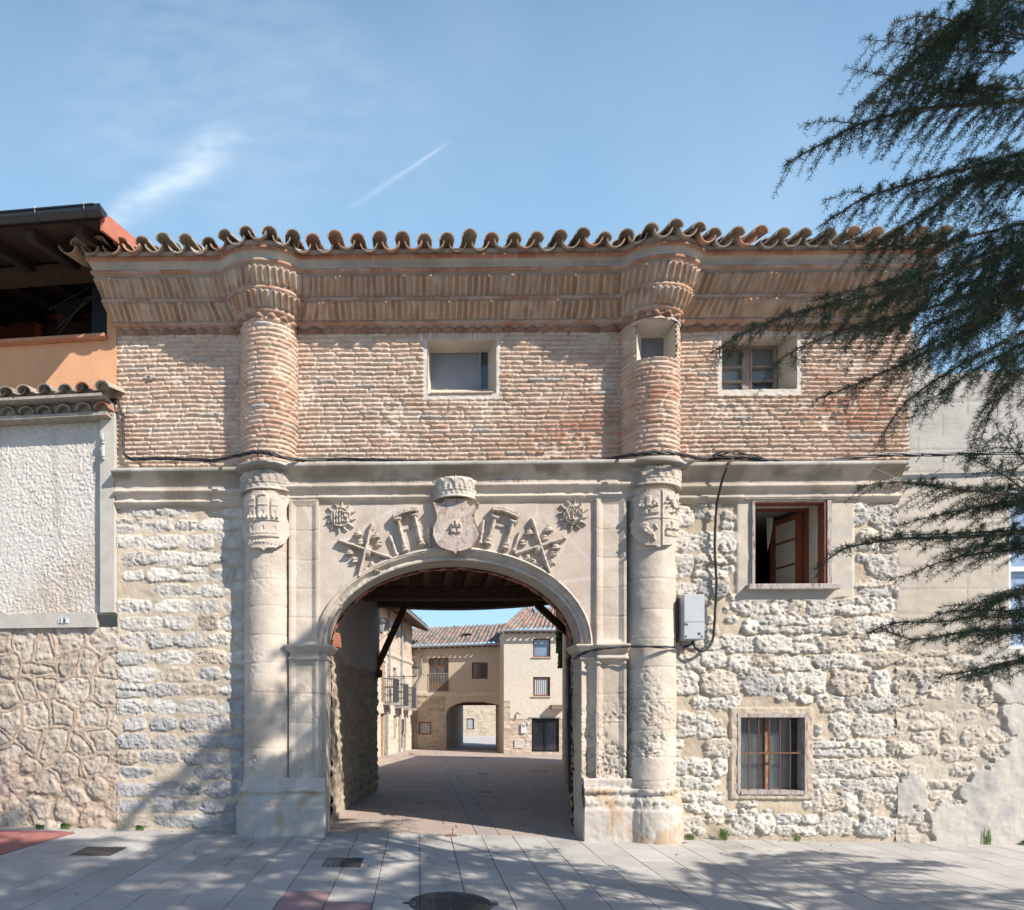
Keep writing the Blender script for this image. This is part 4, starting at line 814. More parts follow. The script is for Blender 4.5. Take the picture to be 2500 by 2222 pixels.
# ---- inscription
def text_obj(body, size, name, m, parent, loc, rx=90, rz=0, ext=.004, align='LEFT', sxk=1.):
    cu = bpy.data.curves.new(name, 'FONT'); cu.body = body; cu.size = size; cu.extrude = ext; cu.align_x = align; t = bpy.data.objects.new(name, cu); COL.objects.link(t)
    dg = bpy.context.evaluated_depsgraph_get(); me = bpy.data.meshes.new_from_object(t.evaluated_get(dg)); bpy.data.objects.remove(t); o = bpy.data.objects.new(name, me); COL.objects.link(o); me.materials.clear(); me.materials.append(m)
    o.rotation_euler = (math.radians(rx), 0, math.radians(rz)); o.scale = (sxk, 1, 1); p = Vector(loc)
    if parent is not None:
        o.parent = parent; q = parent
        while q is not None: p -= Vector(q.location); q = q.parent
    o.location = p; return o
M_ins = mat('worn_incised_lettering', (.25, .205, .165), var=.4, vs=40)
yi = -.203
x_, z_ = W(905, 1184, yi); text_obj('A·D·M·D·LII·SC', .098, 'inscription', M_ins, gate, (x_, yi, z_), sxk=1.02)
x_, z_ = W(1193, 1183, yi); text_obj('ABEMARIA·', .098, 'inscription', M_ins, gate, (x_, yi, z_), sxk=1.12)
# ------------------------------------------------------------ rubble walls
def rows_of(x0, x1, z0, z1, rh, rw, gap, n, hm, colf, jit=.0, skip=0., rot=0., ok=lambda x, z: True, split=0.):
    out = []; z = z0
    while z < z1:
        h_ = random.uniform(*rh); x = x0+random.uniform(-.2, 0)
        while x < x1:
            w_ = random.uniform(*rw)*(.7+.6*h_/rh[1]); g = random.uniform(*gap)
            if random.random() > skip:
                if random.random() < split and h_ > .16:
                    hs = [(z+h_*.27, h_*.23), (z+h_*.76, h_*.21)]
                else: hs = [(z+h_/2+random.uniform(-jit, jit), h_/2-g/2)]
                for cz, hh in hs:
                    cx = x+w_/2
                    if ok(cx, cz): out.append((cx, cz, w_/2-g/2, max(.02, hh*random.uniform(.86, 1.02)), random.uniform(-rot, rot), random.uniform(*n), random.uniform(*hm), colf(cx, cz)))
            x += w_
        z += h_
    return out
def col_left(x, z):
    k = min(1, max(0, (2.9-z)/2.0+random.uniform(-.3, .3))); c = np.array(STONEW)*(1-k)+np.array(STONEG)*k
    if random.random() < .12: c = np.array((.44, .37, .30))
    return tuple(c*random.uniform(.78, 1.1))
random.seed(11)
st = rows_of(LEFT+.06, XL-.2, gz(-3.4)+.02, 4.32, (.185, .235), (.24, .46), (.022, .042), (3.6, 7), (.012, .024), col_left, .006, .05, .03, split=.08)
wallfield('rubble_wall', LEFT, XL-.1, gz(-4)-.15, 4.36, .0115, .0115, lambda X, Z: stamp_stones(X, Z, st, (.52, .435, .335), 3), M_stone, gate, Y=.0)
def col_right(x, z):
    c = np.array((.575, .535, .475)) if random.random() < .72 else np.array((.52, .46, .385))
    if random.random() < .07: c = np.array((.44, .42, .395))
    return tuple(c*random.uniform(.80, 1.08))
H4 = hole(1838, 2010, 1221, 1429); H5 = hole(1800, 1966, 1742, 1936)
px1, px2 = wx(1800), wx(2078); zlim = W(1900, 1470)[1]
def okR(x, z):
    if z > zlim and px1-.02 < x < px2: return False
    if H5[0]-.16 < x < H5[1]+.10 and H5[2]-.12 < z < H5[3]+.14: return False
    return True
random.seed(5)
stR = rows_of(XR+.25, wx(2185), -.02, 4.28, (.19, .36), (.17, .46), (.0, .03), (2.6, 5), (.024, .048), col_right, .02, .06, .12, okR, .16)
random.seed(9); fill = rows_of(XR+.25, wx(2185), 0, 4.2, (.10, .16), (.08, .2), (.02, .04), (2, 3), (.02, .04), col_right, .02, .4, .3, okR)
def right_fn(X, Z):
    h, c = stamp_stones(X, Z, fill+stR, (.50, .415, .315), 8, rough=.014)
    band = sst(0, .04, Z-zlim+.03*np.sin(X*9))*sst(px1-.05, px1, X)*sst(px2+.04, px2, X); pl = .03+(fbm(X, Z, 6, 3, 6)-.5)*.012; h = h*(1-band)+pl*band; c = mixc(c, mixc((.53, .465, .375), (.46, .42, .37), sst(.4, .65, fbm(X, Z, 3, 4, 2))), band)
    a = (X > H5[0]-.10) & (X < H5[1]+.08) & (Z > H5[2]-.08) & (Z < H5[3]+.07); c = np.where(a[..., None], np.array((.47, .39, .30)), c); h = np.where(a, .028+(fbm(X, Z, 16, 3, 4)-.5)*.03, h)
    return h, c
wallfield('rubble_wall', XR+.15, wx(2190), gz(6)-.15, 4.36, .0125, .0115, right_fn, M_stone, gate, [H4, H5], Y=.0)
# open window
w4 = bpy.data.objects.new('window', None); COL.objects.link(w4); w4.parent = gate; tag(w4, 'open casement window with a weathered timber frame')
xb1 = wx(1972, .36); zb3 = W(1900, 1243, .36)[1]; bk = (H4[0]+.0, xb1, H4[2]-.0, zb3)
reveal('reveal', w4, (H4[0]+.0, H4[1], H4[2], H4[3]-.01), bk, -.02, .36, M_plast)
b = MB(); y0 = -.062
b.box((H4[0]-.035, y0, H4[2]), (H4[0], .02, H4[3]+.02)); b.box((H4[1]+.02, y0+.004, H4[2]), (H4[1]+.075, .02, H4[3]+.0)); b.box((wx(1812), y0-.012, H4[3]-.005), (H4[1]+.09, .0, H4[3]+.05), .004)
b.box((wx(1818), -.13, H4[2]-.075), (wx(2037), .12, H4[2]-.003), .008); b.build('outer_frame', M_wood, w4)
b = MB(); b.box((H4[1]-.012, -.045, H4[2]), (H4[1]+.02, .10, H4[3]-.01)); b.box((H4[0], -.04, H4[3]-.045), (H4[1]+.02, .10, H4[3]-.004)); b.box((xb1-.03, .33, bk[2]), (xb1+.01, .42, bk[3])); b.box((H4[0]-.05, .33, bk[3]-.025), (xb1, .40, bk[3]+.01)); b.build('inner_frame', M_redwood, w4)
hx, hy = wx(1962, .36), .40; fx, fy = wx(1883, .93), .93; leaf = MB(); zt_, zb_ = zb3-.03, bk[2]+.0
def lp(t, z, o=0.): dx, dy = fx-hx, fy-hy; L_ = math.hypot(dx, dy); return (hx+dx*t+dy/L_*o*-1, hy+dy*t+dx/L_*o, z)
def lbar(b, t0, t1, za, zb, o0=-.02, o1=.02): b.hexa([lp(t0, za, o0), lp(t1, za, o0), lp(t1, za, o1), lp(t0, za, o1), lp(t0, zb, o0), lp(t1, zb, o0), lp(t1, zb, o1), lp(t0, zb, o1)])
lbar(leaf, 0, .17, zb_, zt_); lbar(leaf, .83, 1, zb_, zt_); lbar(leaf, .17, .83, zt_-.07, zt_); lbar(leaf, .17, .83, zb_, zb_+.08)
for k in (.36, .68): lbar(leaf, .17, .83, zb_+(zt_-zb_)*k-.014, zb_+(zt_-zb_)*k+.014)
leaf.build('casement_leaf', M_redwood, w4)
b = MB(); lbar(b, .17, .83, zb_+.05, zt_-.05, .0, .006); b.build('leaf_panes', mat('milky_pane', (.42, .40, .35), rough=.3, var=.1, bump=0), w4)
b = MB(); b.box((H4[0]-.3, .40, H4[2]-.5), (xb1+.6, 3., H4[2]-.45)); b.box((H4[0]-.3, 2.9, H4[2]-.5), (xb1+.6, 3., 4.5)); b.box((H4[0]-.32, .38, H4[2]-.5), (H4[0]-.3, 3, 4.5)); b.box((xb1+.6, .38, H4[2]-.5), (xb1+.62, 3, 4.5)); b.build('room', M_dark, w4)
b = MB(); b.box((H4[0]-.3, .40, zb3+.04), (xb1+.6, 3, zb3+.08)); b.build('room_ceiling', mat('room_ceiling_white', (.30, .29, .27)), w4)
b = MB(); cxx, czz = W(1874, 1280, .85); P_ = []
for i in range(9):
    t = i/8; P_.append([(cxx+.02*math.sin(i*1.5)+.07*t, .85+.03*math.cos(i*2), czz+.07*(1-t*.3)+.03), (cxx+.005+.07*t, .86, czz-.36*(1-t)**.8-.02)])
b.add([p for q in P_ for p in q], [(2*i, 2*i+2, 2*i+3, 2*i+1) for i in range(8)]); b.build('curtain', mat('white_curtain', (.62, .60, .55)), w4)
# barred window
w5 = bpy.data.objects.new('window', None); COL.objects.link(w5); w5.parent = gate; tag(w5, 'low window behind rusty iron bars with one broken pane')
yB = .13; g5 = (H5[0]+.0, wx(1948, yB), H5[2]+.03, W(1880, 1752, yB)[1])
b = MB(); b.box((H5[0]-.01, -.035, H5[2]), (H5[0]+.03, yB+.03, H5[3])); b.box((H5[1]-.022, -.035, H5[2]), (H5[1]+.012, yB+.03, H5[3])); b.box((H5[0]+.03, -.033, H5[3]-.05), (H5[1]-.022, yB+.03, H5[3])); b.box((H5[0]+.03, -.045, H5[2]-.012), (H5[1]-.022, yB+.03, H5[2]+.035)); b.build('outer_frame', M_wood, w5)
b = MB(); xm = wx(1872, yB)
b.box((xm-.028, yB-.01, H5[2]+.03), (xm+.028, yB+.04, H5[3]-.05)); b.box((g5[1]-.0, yB-.03, H5[2]+.03), (g5[1]+.045, yB+.04, H5[3]-.05)); b.build('mullion', mat('ochre_wood', (.24, .12, .06), var=.4, vs=30, stretch=(2, 2, .4), dirt=((.33, .30, .26), 20, .56, .64)), w5)
b = MB()
for x0_, x1_ in ((H5[0]+.03, xm-.028), (xm+.028, g5[1])):
    zz0, zm_ = H5[2]+.03, W(1880, 1838, yB)[1]
    if x0_ < xm-.1: b.add([(x0_, yB+.01, zz0+.14), (x0_+.09, yB+.01, zz0+.12), (x0_+.10, yB+.01, zz0), (x1_, yB+.01, zz0), (x1_, yB+.01, H5[3]-.04), (x0_, yB+.01, H5[3]-.04)], [(0, 1, 2, 3, 4, 5)])
    else: b.add([(x0_, yB+.01, zz0), (x1_, yB+.01, zz0), (x1_, yB+.01, H5[3]-.04), (x0_, yB+.01, H5[3]-.04)], [(0, 1, 2, 3)])
b.build('pane', mat('thin_glass', (.55, .6, .62), rough=.05, trans=.92, var=0, bump=0, spec=.6), w5)
b = MB(); 
def drape(b, x0, x1, y, z0, z1, n=40, amp=.018, fr=34):
    vs = []
    for i in range(n+1):
        x = x0+(x1-x0)*i/n; yy = y+amp*math.sin(fr*x)+amp*.5*math.sin(fr*2.3*x+1); vs += [(x, yy, z0), (x, yy, z1)]
    b.add(vs, [(2*i, 2*i+2, 2*i+3, 2*i+1) for i in range(n)])
drape(b, H5[0]+.13, xm-.04, yB+.07, H5[2], H5[3]-.06); drape(b, xm+.05, g5[1]-.1, yB+.07, H5[2], H5[3]-.06); b.build('curtain', mat('blue_grey_curtain', (.34, .37, .39), var=.12), w5)
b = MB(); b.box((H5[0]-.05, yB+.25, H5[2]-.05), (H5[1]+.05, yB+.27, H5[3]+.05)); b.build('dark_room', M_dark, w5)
b = MB()
for sx_ in (1827, 1851, 1877, 1903, 1928): x = wx(sx_, -.0); b.tube([(x, .0, H5[2]+.01), (x+.003, -.004, (H5[2]+H5[3])/2), (x, .0, H5[3]-.04)], .0085, 6)
zb5 = W(1880, 1838, 0)[1]; b.box((H5[0]+.02, -.008, zb5-.012), (g5[1]+.05, .006, zb5+.010))
b.build('iron_bars', mat('rusty_iron', (.16, .085, .055), rough=.8, var=.35, vs=30), w5)
# ------------------------------------------------------------ passage, floors and back of the gatehouse
pw = [(JL-.0, .33), (JL-.02, .9), (-1.23, 2.2), (-1.10, 3.4), (-.87, 5.3)]
qw = [(JR, .33), (2.3, 1.2), (3.08, 5.3)]
def along(pts):
    P_ = np.array(pts); d = np.r_[0, np.cumsum(np.hypot(*np.diff(P_, axis=0).T))]; return P_, d
def passage(nm, pts, z1, sgn, fn, step=.02, z0=None, parent=gate, m=M_stone, zf=None):
    P_, d = along(pts); u = axis(0, d[-1], step); xs_ = np.interp(u, d, P_[:, 0]); ys_ = np.interp(u, d, P_[:, 1]); t = np.gradient(np.stack([xs_, ys_], -1), axis=0); n_ = np.stack([t[:, 1], -t[:, 0]], -1); n_ /= np.linalg.norm(n_, axis=1)[:, None]; n_ *= sgn
    zs = axis(z0 if z0 is not None else -.75, z1, step); U, Z = np.meshgrid(u, zs); h, c = fn(U, Z)
    return gridmesh(nm, np.stack([xs_[None]+n_[:, 0][None]*h, ys_[None]+n_[:, 1][None]*h, Z], -1), m, parent, c)
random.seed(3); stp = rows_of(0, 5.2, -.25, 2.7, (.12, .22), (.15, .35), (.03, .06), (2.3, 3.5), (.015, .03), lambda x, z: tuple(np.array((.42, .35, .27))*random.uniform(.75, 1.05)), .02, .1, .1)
def pas_fn(U, Z):
    h, c = stamp_stones(U, Z, stp, (.42, .34, .25), 4); k = sst(2.5, 2.62, Z+.12*(fbm(U, Z, 2, 3, 4)-.5)+.12*U*(U < 2)); k = np.maximum(k, sst(2.30, 2.4, Z)*(U > 1.6)); h = h*(1-k)+.045*k; c = mixc(c, (.45, .41, .36), k)
    return h, c
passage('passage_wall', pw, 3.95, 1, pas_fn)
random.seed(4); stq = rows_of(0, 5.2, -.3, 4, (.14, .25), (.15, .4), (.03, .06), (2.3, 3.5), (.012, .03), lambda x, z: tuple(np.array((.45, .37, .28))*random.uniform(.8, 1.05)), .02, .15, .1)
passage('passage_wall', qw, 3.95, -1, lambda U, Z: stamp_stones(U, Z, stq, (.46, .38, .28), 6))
b = MB()   # inner face of the front wall, back wall, end walls
tt = np.linspace(0, math.pi, 41); zt2 = 3.96
vs = [(AC-(AA+.01)*math.cos(t), .455, ZS+(AB+.01)*math.sin(t)) for t in tt]+[(AC-(AA+.01)*math.cos(t)*(1.25), .455, zt2) for t in tt]
b.add(vs, [(i, i+1, 41+i+1, 41+i) for i in range(40)])
b.box((LEFT+.01, 5.3, -.6), (-.95, 5.55, 4)); b.box((3.12, 5.3, -.6), (RIGHT-.01, 5.55, 4)); b.box((LEFT+.01, 5.3, 4.0), (RIGHT-.01, 5.55, 7.1))
b.box((LEFT+.012, .06, -.3), (LEFT+.2, 5.3, 6.9)); b.box((RIGHT-.16, .06, -.3), (RIGHT-.012, 5.3, 6.75))
b.box((LEFT+.2, .05, 4.86), (XL-.2, .07, 6.5))
b.box((LEFT+.21, .45, 4.62), (RIGHT-.2, 5.29, 4.78))
b.build('rear_walls', mat('brown_render', (.40, .33, .25)), gate)
b = MB()   # upper floor partitions keep daylight out of the rooms
b.box((LEFT+.21, 1.6, 4.80), (RIGHT-.2, 1.62, 7.)); b.box((LEFT+.21, .34, 6.62), (RIGHT-.2, 1.6, 6.64));  b.build('partition', M_dark, gate)
M_beam = mat('dark_old_beam', (.085, .052, .032), stretch=(.6, 3, 3), var=.4, vs=12, bump=.6, bs=30, bd=.01)
b = MB(); 
for x in np.arange(-1.0, 3.2, .36): b.box((x, .45, 3.83), (x+.12, 3.6, 3.97))
b.build('ceiling_joists', mat('brown_joist', (.15, .095, .055), stretch=(3, .6, 3), var=.4, vs=12), gate)
b = MB(); b.box((-1.3, .46, 3.975), (3.3, 5.29, 4.04)); b.build('ceiling_boards', mat('red_brown_boards', (.15, .065, .04), stretch=(3, 1, 1), var=.5, vs=6), gate)
b = MB(); b.box((-1.25, 3.45, 3.60), (3.0, 3.72, 3.84), .02); o1 = b.build('crossbeam', M_beam, gate)
b = MB(); nb_ = 14
for i in range(nb_):
    t0, t1 = i/nb_, (i+1)/nb_; sg = lambda t: -.10*math.sin(math.pi*t)+.08*t; x0_, x1_ = -.95, 3.12; xa, xb = x0_+(x1_-x0_)*t0, x0_+(x1_-x0_)*t1
    b.hexa([(xa, 5.0, 3.72+sg(t0)), (xb, 5.0, 3.72+sg(t1)), (xb, 5.3, 3.72+sg(t1)), (xa, 5.3, 3.72+sg(t0)), (xa, 5.0, 4.02+sg(t0)*.3), (xb, 5.0, 4.02+sg(t1)*.3), (xb, 5.3, 4.02+sg(t1)*.3), (xa, 5.3, 4.02+sg(t0)*.3)])
b.build('crossbeam', M_beam, gate)
for (p0, p1) in (((986, 1485), (918, 1634)), ((1312, 1476), (1409, 1566))):
    (xa, za), (xb, zb) = W(*p0, 5.1), W(*p1, 5.1); b = MB(); b.beam((xa, 5.12, za), (xb, 5.12, zb), .13, .13); b.build('timber_brace', M_beam, gate)
x_, z_ = W(921, 1640, 5.1); b = MB(); b.box((x_-.2, 4.95, z_-.12), (x_+.1, 5.25, z_+.05), .03); b.build('corbel', M_beam, gate)
x_, z_ = W(822, 1560, .5); b = MB(); b.cur = (.38, .16, .1); x2_, z2_ = W(831, 1584, .5); b.box((x_-.05, .42, z2_), (x2_, .62, z_+.08), .02); b.build('brick_stub', M_brick, gate, cols=True)
x_, z_ = W(1400, 1560, .5); b = MB(); b.cur = (.33, .13, .08); b.box((x_-.02, .44, z_-.2), (x_+.2, .7, z_+.2), .02); b.build('brick_stub', M_brick, gate, cols=True)
# oval plaque on the brick wall, iron hook
x_, z_ = W(365, 921, -.03); b = MB(); b.lathe((x_, -.035, z_), [(.0, -.012), (.07, -.012), (.08, 0), (.085, .02)], 20, ax='y'); b.v = [(x_+(v[0]-x_)*1.0, v[1], z_+(v[2]-z_)*.42) for v in b.v]; b.build('wall_plaque', mat('cement_plaque', (.42, .38, .33)), gate)
b = MB(); b.tube([(x_-.02, -.04, z_-.01), (x_-.02, -.06, z_+.015), (x_+.02, -.06, z_+.015), (x_+.015, -.05, z_-.015), (x_-.02, -.06, z_-.01)], .004, 5); b.build('plaque_hook', mat('black_iron', (.03, .03, .032), rough=.5, metal=.3, var=.2), gate)
# ------------------------------------------------------------ vertical planes
class PL:
    def __init__(s, a, b):
        s.a = np.array(a, float); s.b = np.array(b, float); s.L = np.linalg.norm(s.b-s.a); s.u = (s.b-s.a)/s.L
        s.n = np.array((s.u[1], -s.u[0])); 
        if s.n@(np.array((0, -D))-s.a) < 0: s.n = -s.n
    def at(s, t, d, z): p = s.a+s.u*t+s.n*d; return (p[0], p[1], z)
    def px(s, sx, sy, d=0.):
        a = (sx-CX)/F; r = np.array((a*CT-ST, a*ST+CT)); o = np.array((0, -D)); A_ = np.array([[r[0], -s.u[0]], [r[1], -s.u[1]]]); rhs = s.a+s.n*d-o; k, t = np.linalg.solve(A_, rhs); return t, H+(YH-sy)/F*k
    def box(s, b, t0, t1, z0, z1, d0, d1):
        t0, t1 = sorted((t0, t1)); d0, d1 = sorted((d0, d1)); z0, z1 = sorted((z0, z1))
        q = [s.at(t0, d1, z0), s.at(t1, d1, z0), s.at(t1, d0, z0), s.at(t0, d0, z0), s.at(t0, d1, z1), s.at(t1, d1, z1), s.at(t1, d0, z1), s.at(t0, d0, z1)]; b.hexa(q)
    def rect(s, x0, x1, y0, y1, d=0.):
        a = s.px(x0, (y0+y1)/2, d)[0]; b = s.px(x1, (y0+y1)/2, d)[0]; m_ = (x0+x1)/2; return min(a, b), max(a, b), s.px(m_, y1, d)[1], s.px(m_, y0, d)[1]
    def field(s, nm, t0, t1, z0, z1, st, fn, m, parent, holes=(), d=0., zfun=None):
        ts = axis(t0, t1, st, [h[0] for h in holes]+[h[1] for h in holes]); zs = axis(z0, z1, st, [h[2] for h in holes]+[h[3] for h in holes]); T2, Z = np.meshgrid(ts, zs); h, c = fn(T2, Z); h = h+d
        P = np.stack([s.a[0]+s.u[0]*T2+s.n[0]*h, s.a[1]+s.u[1]*T2+s.n[1]*h, Z], -1); tm = (ts[:-1]+ts[1:])/2; zm = (zs[:-1]+zs[1:])/2; TM, ZM = np.meshgrid(tm, zm); keep = np.ones(TM.shape, bool)
        for a, b, c_, e in holes: keep &= ~((TM > a) & (TM < b) & (ZM > c_) & (ZM < e))
        if zfun is not None: keep &= zfun(TM, ZM)
        return gridmesh(nm, P, m, parent, c, keep)
def G(sx, sy):
    Y = 0
    for _ in range(60):
        a = (sx-CX)/F; 
        X = (Y+D)*(a*CT-ST)/(CT+a*ST); zc_ = (H-gz(X, Y))*F/(sy-YH); Yn = (zc_+X*ST)/CT-D; Y = Y*.5+Yn*.5
    return X, Y
def struct(o): o['kind'] = 'structure'; return o
# ------------------------------------------------------------ ground
M_pave = mat('grey_paving_slab', None, rough=.8, bump=.35, bs=160, bd=.002, var=.09, vs=2, dirt=((.20, .185, .16), 1.6, .52, .95))
M_pave2 = mat('warm_paving_slab', None, rough=.8, bump=.4, bs=120, bd=.003, var=.09, vs=2.5)
def slabs(name, cells, m, base_z):
    V = []; Fc = []; C = []
    for (x0, x1, y0, y1, col) in cells:
        g = .004; k = len(V); dz = random.uniform(-.0015, .0015)
        for (a, b, e, dd) in ((x0, y0, g, -.010), (x1, y0, g, -.010), (x1, y1, g, -.010), (x0, y1, g, -.010)): pass
        cs = [(x0, y0), (x1, y0), (x1, y1), (x0, y1)]; cx, cy = (x0+x1)/2, (y0+y1)/2
        for i_, zz in ((.003, -.008), (.0055, 0.)):
            for (x, y) in cs:
                xx = x+(i_ if x < cx else -i_); yy = y+(i_ if y < cy else -i_); V.append((xx, yy, base_z(xx, yy)+zz+dz)); C.append(col)
        Fc += [(k+4, k+5, k+6, k+7)]+[(k+j, k+(j+1) % 4, k+4+(j+1) % 4, k+4+j) for j in range(4)]
    return mesh(name, V, Fc, m, None, cols=np.array(C))
gb = lambda x, y: gz(x, y)
cells = []; X0 = .011-.4*40
redc = [G(740, 2195), G(830, 2215)]
ci = 0; x = X0
while x < 14:
    off = ((ci*.37+.11*((ci*7) % 3)) % 1)*.6; y = -14+off
    while y < 0.02:
        y1 = min(y+.6, .02)
        if y1-y > .05:
            k = random.uniform(.92, 1.06); col = np.array((.43, .412, .385))*k*random.choice((1, 1, 1, .90, 1.06, .95))
            if any(x < rx < x+.4 and y < ry < y1 for rx, ry in redc): col = np.array((.33, .215, .22))
            cells.append((x, x+.4, y, y1, col))
        y += .6
    x += .4; ci += 1
struct(slabs('street_paving', cells, M_pave, gb))
cells = []; y = .02
while y < 27:
    hgt = random.choice((.25, .3, .3, .4)); 
    for (xa, xb) in ((-8, .76), (1.06, 14)):
        x = xa-random.uniform(0, .6)*(xa < 0)
        while x < xb-.01:
            w_ = random.uniform(.4, .9); x1 = min(x+w_, xb)
            if xb-x1 < .12: x1 = xb
            k = random.uniform(.93, 1.06); cells.append((x, x1, y, min(y+hgt, 27), np.array((.40, .325, .28))*k)); x = x1
    y += hgt
y = .02
while y < 27:
    L_ = random.choice((.6, .8, 1.)); cells.append((.76, 1.06, y, min(27, y+L_), np.array((.37, .32, .29))*random.uniform(.95, 1.03))); y += L_
struct(slabs('courtyard_paving', cells, M_pave2, gb))
V = []; xs_ = (-16, -8, 0, 9, 14.1)
ys_ = (-14, 0, 9, 18, 27)
for y in ys_:
    for x in xs_: V.append((x, y, gz(x, y)-.012))
struct(mesh('paving_bed', V, [(j*5+i, j*5+i+1, (j+1)*5+i+1, (j+1)*5+i) for j in range(4) for i in range(4)], mat('paving_joint_sand', (.10, .09, .08))))
zf = gz(1, 27)-.01
struct(mesh('far_road', [(-30, 27.01, zf), (40, 27.01, zf), (40, 60, zf-.05), (-30, 60, zf-.05)], [(0, 1, 2, 3)], mat('pale_far_paving', (.42, .41, .40), var=.06, vs=.6)))
struct(mesh('ground', [(-400, -400, -1.), (400, -400, -1.), (400, 400, -1.), (-400, 400, -1.)], [(0, 1, 2, 3)], mat('earth', (.22, .2, .17), vs=.05)))
p_ = [G(-260, 2026), G(150, 2030), G(185, 2034), G(130, 2050), G(60, 2070), G(0, 2088), G(-260, 2150)]
struct(mesh('red_pavement', [(x, min(y, -.05) if i < 3 else y, gz(x)+.006) for i, (x, y) in enumerate(p_)], [(0, 6, 5, 4, 3, 2, 1)], mat('red_concrete', (.34, .13, .115), var=.18, vs=3, dirt=((.36, .25, .23), 8, .55, .7))))
# ---- covers
M_iron = mat('cast_iron', (.09, .085, .085), rough=.6, metal=.3, var=.25, vs=30, dirt=((.12, .085, .06), 9, .5, .7))
mx_, my_ = G(1100, 2207); mh = thing('manhole_cover', 'large round cast iron manhole cover with wavy pattern at the bottom of the street', 'manhole cover', (mx_, my_, gz(mx_)))
b = MB(); zt_ = gz(mx_)+.004; b.lathe((mx_, my_, zt_), [(.355, -.004), (.353, .003), (.328, .004), (.325, -.004), (.30, -.004)], 40)
for sx_ in (-1, 1): b.box((mx_+sx_*.33, my_-.03, zt_-.002), (mx_+sx_*.40, my_+.03, zt_+.005), .004)
b.build('frame', M_iron, mh)
b = MB(); b.lathe((mx_, my_, zt_), [(.0001, -.003), (.32, -.003)], 40); R_ = .318
for i in range(-15, 16):
    for j in range(-22, 23):
        x = i*.0205; y = j*.0142+(.003 if i % 2 else 0)
        if math.hypot(x, y) < R_-.018 and not (abs(x) < .02 and abs(y) > .02): b.box((mx_+x-.0085, my_+y-.0035, zt_-.004), (mx_+x+.0085, my_+y+.0035, zt_+.003))
b.lathe((mx_, my_, zt_), [(.322, -.003), (.320, .003), (.308, .003), (.306, -.003)], 40); b.build('lid', M_iron, mh)
def cover(sx_, sy_, wx_, wy_, nm, lab, cat, kind, col=None, ang=0.):
    x, y = G(sx_, sy_); z = gz(x, y); t = thing(nm, lab, cat, (x, y, z)); m_ = M_iron
    b = MB(); e = .012; b.box((x-wx_/2, y-wy_/2, z-.01), (x+wx_/2, y-wy_/2+e, z+.006)); b.box((x-wx_/2, y+wy_/2-e, z-.01), (x+wx_/2, y+wy_/2, z+.006)); b.box((x-wx_/2, y-wy_/2+e, z-.01), (x-wx_/2+e, y+wy_/2-e, z+.006)); b.box((x+wx_/2-e, y-wy_/2+e, z-.01), (x+wx_/2, y+wy_/2-e, z+.006)); b.build('frame', m_, t)
    b = MB()
    if kind == 'grid':
        b.box((x-wx_/2+e, y-wy_/2+e, z-.008), (x+wx_/2-e, y+wy_/2-e, z+.0012)); n = 13
        for i in range(n):
            for j in range(n):
                u = x-wx_/2+.02+(wx_-.04)*(i+.5)/n; v = y-wy_/2+.02+(wy_-.04)*(j+.5)/n
                if (i+j) % 2: b.box((u-.011, v-.008, z-.002), (u+.011, v+.008, z+.007))
    elif kind == 'bars':
        n = max(3, int(wx_/.03)); b.box((x-wx_/2+e, y-wy_/2+e, z-.008), (x+wx_/2-e, y+wy_/2-e, z+.0012))
        for i in range(n): u = x-wx_/2+e+(wx_-2*e)*(i+.5)/n; b.box((u-.007, y-wy_/2+e, z-.004), (u+.007, y+wy_/2-e, z+.007))
    else:
        b.box((x-wx_/2+e+.003, y-wy_/2+e+.003, z-.008), (x+wx_/2-e-.003, y+wy_/2-e-.003, z+.005), .003)
        for i in range(9):
            for j in range(9): u = x-wx_/2+.04+(wx_-.08)*i/8; v = y-wy_/2+.04+(wy_-.08)*j/8; b.box((u-.008, v-.004, z+.004), (u+.008, v+.004, z+.0075))
    b.build('lid', m_, t); return t
cover(838, 2106, .40, .40, 'drain_grate', 'square chequered iron drain cover in the grey paving left of the arch', 'drain cover', 'grid')
cover(240, 2079, .46, .42, 'access_cover', 'flat brown iron access cover in the paving by the left wall', 'access cover', 'plate')
cover(1184, 1934, .30, .14, 'drain_grate', 'nearest narrow slotted drain grate in the courtyard channel', 'drain cover', 'bars')
cover(1178, 1889, .30, .16, 'drain_grate', 'second slotted drain grate farther along the courtyard channel', 'drain cover', 'bars')
cover(1321, 1883, .42, .16, 'drain_grate', 'slotted drain grate at the right side of the shaded courtyard', 'drain cover', 'bars')
cover(1157, 1850, .75, .2, 'drain_grate', 'long drain grate on the edge of the sunlit strip before the far arch', 'drain cover', 'bars')
x, y = G(1101, 2040); b = MB(); b.lathe((x, y, gz(x)), [(.001, .006), (.06, .006), (.068, .001), (.085, .003), (.09, -.004)], 20); tag(b.build('stopcock_cover', mat('rusty_lid', (.20, .12, .08), var=.3, vs=30)), 'small round rusty lid where grey paving meets the warm slabs', 'stopcock cover')
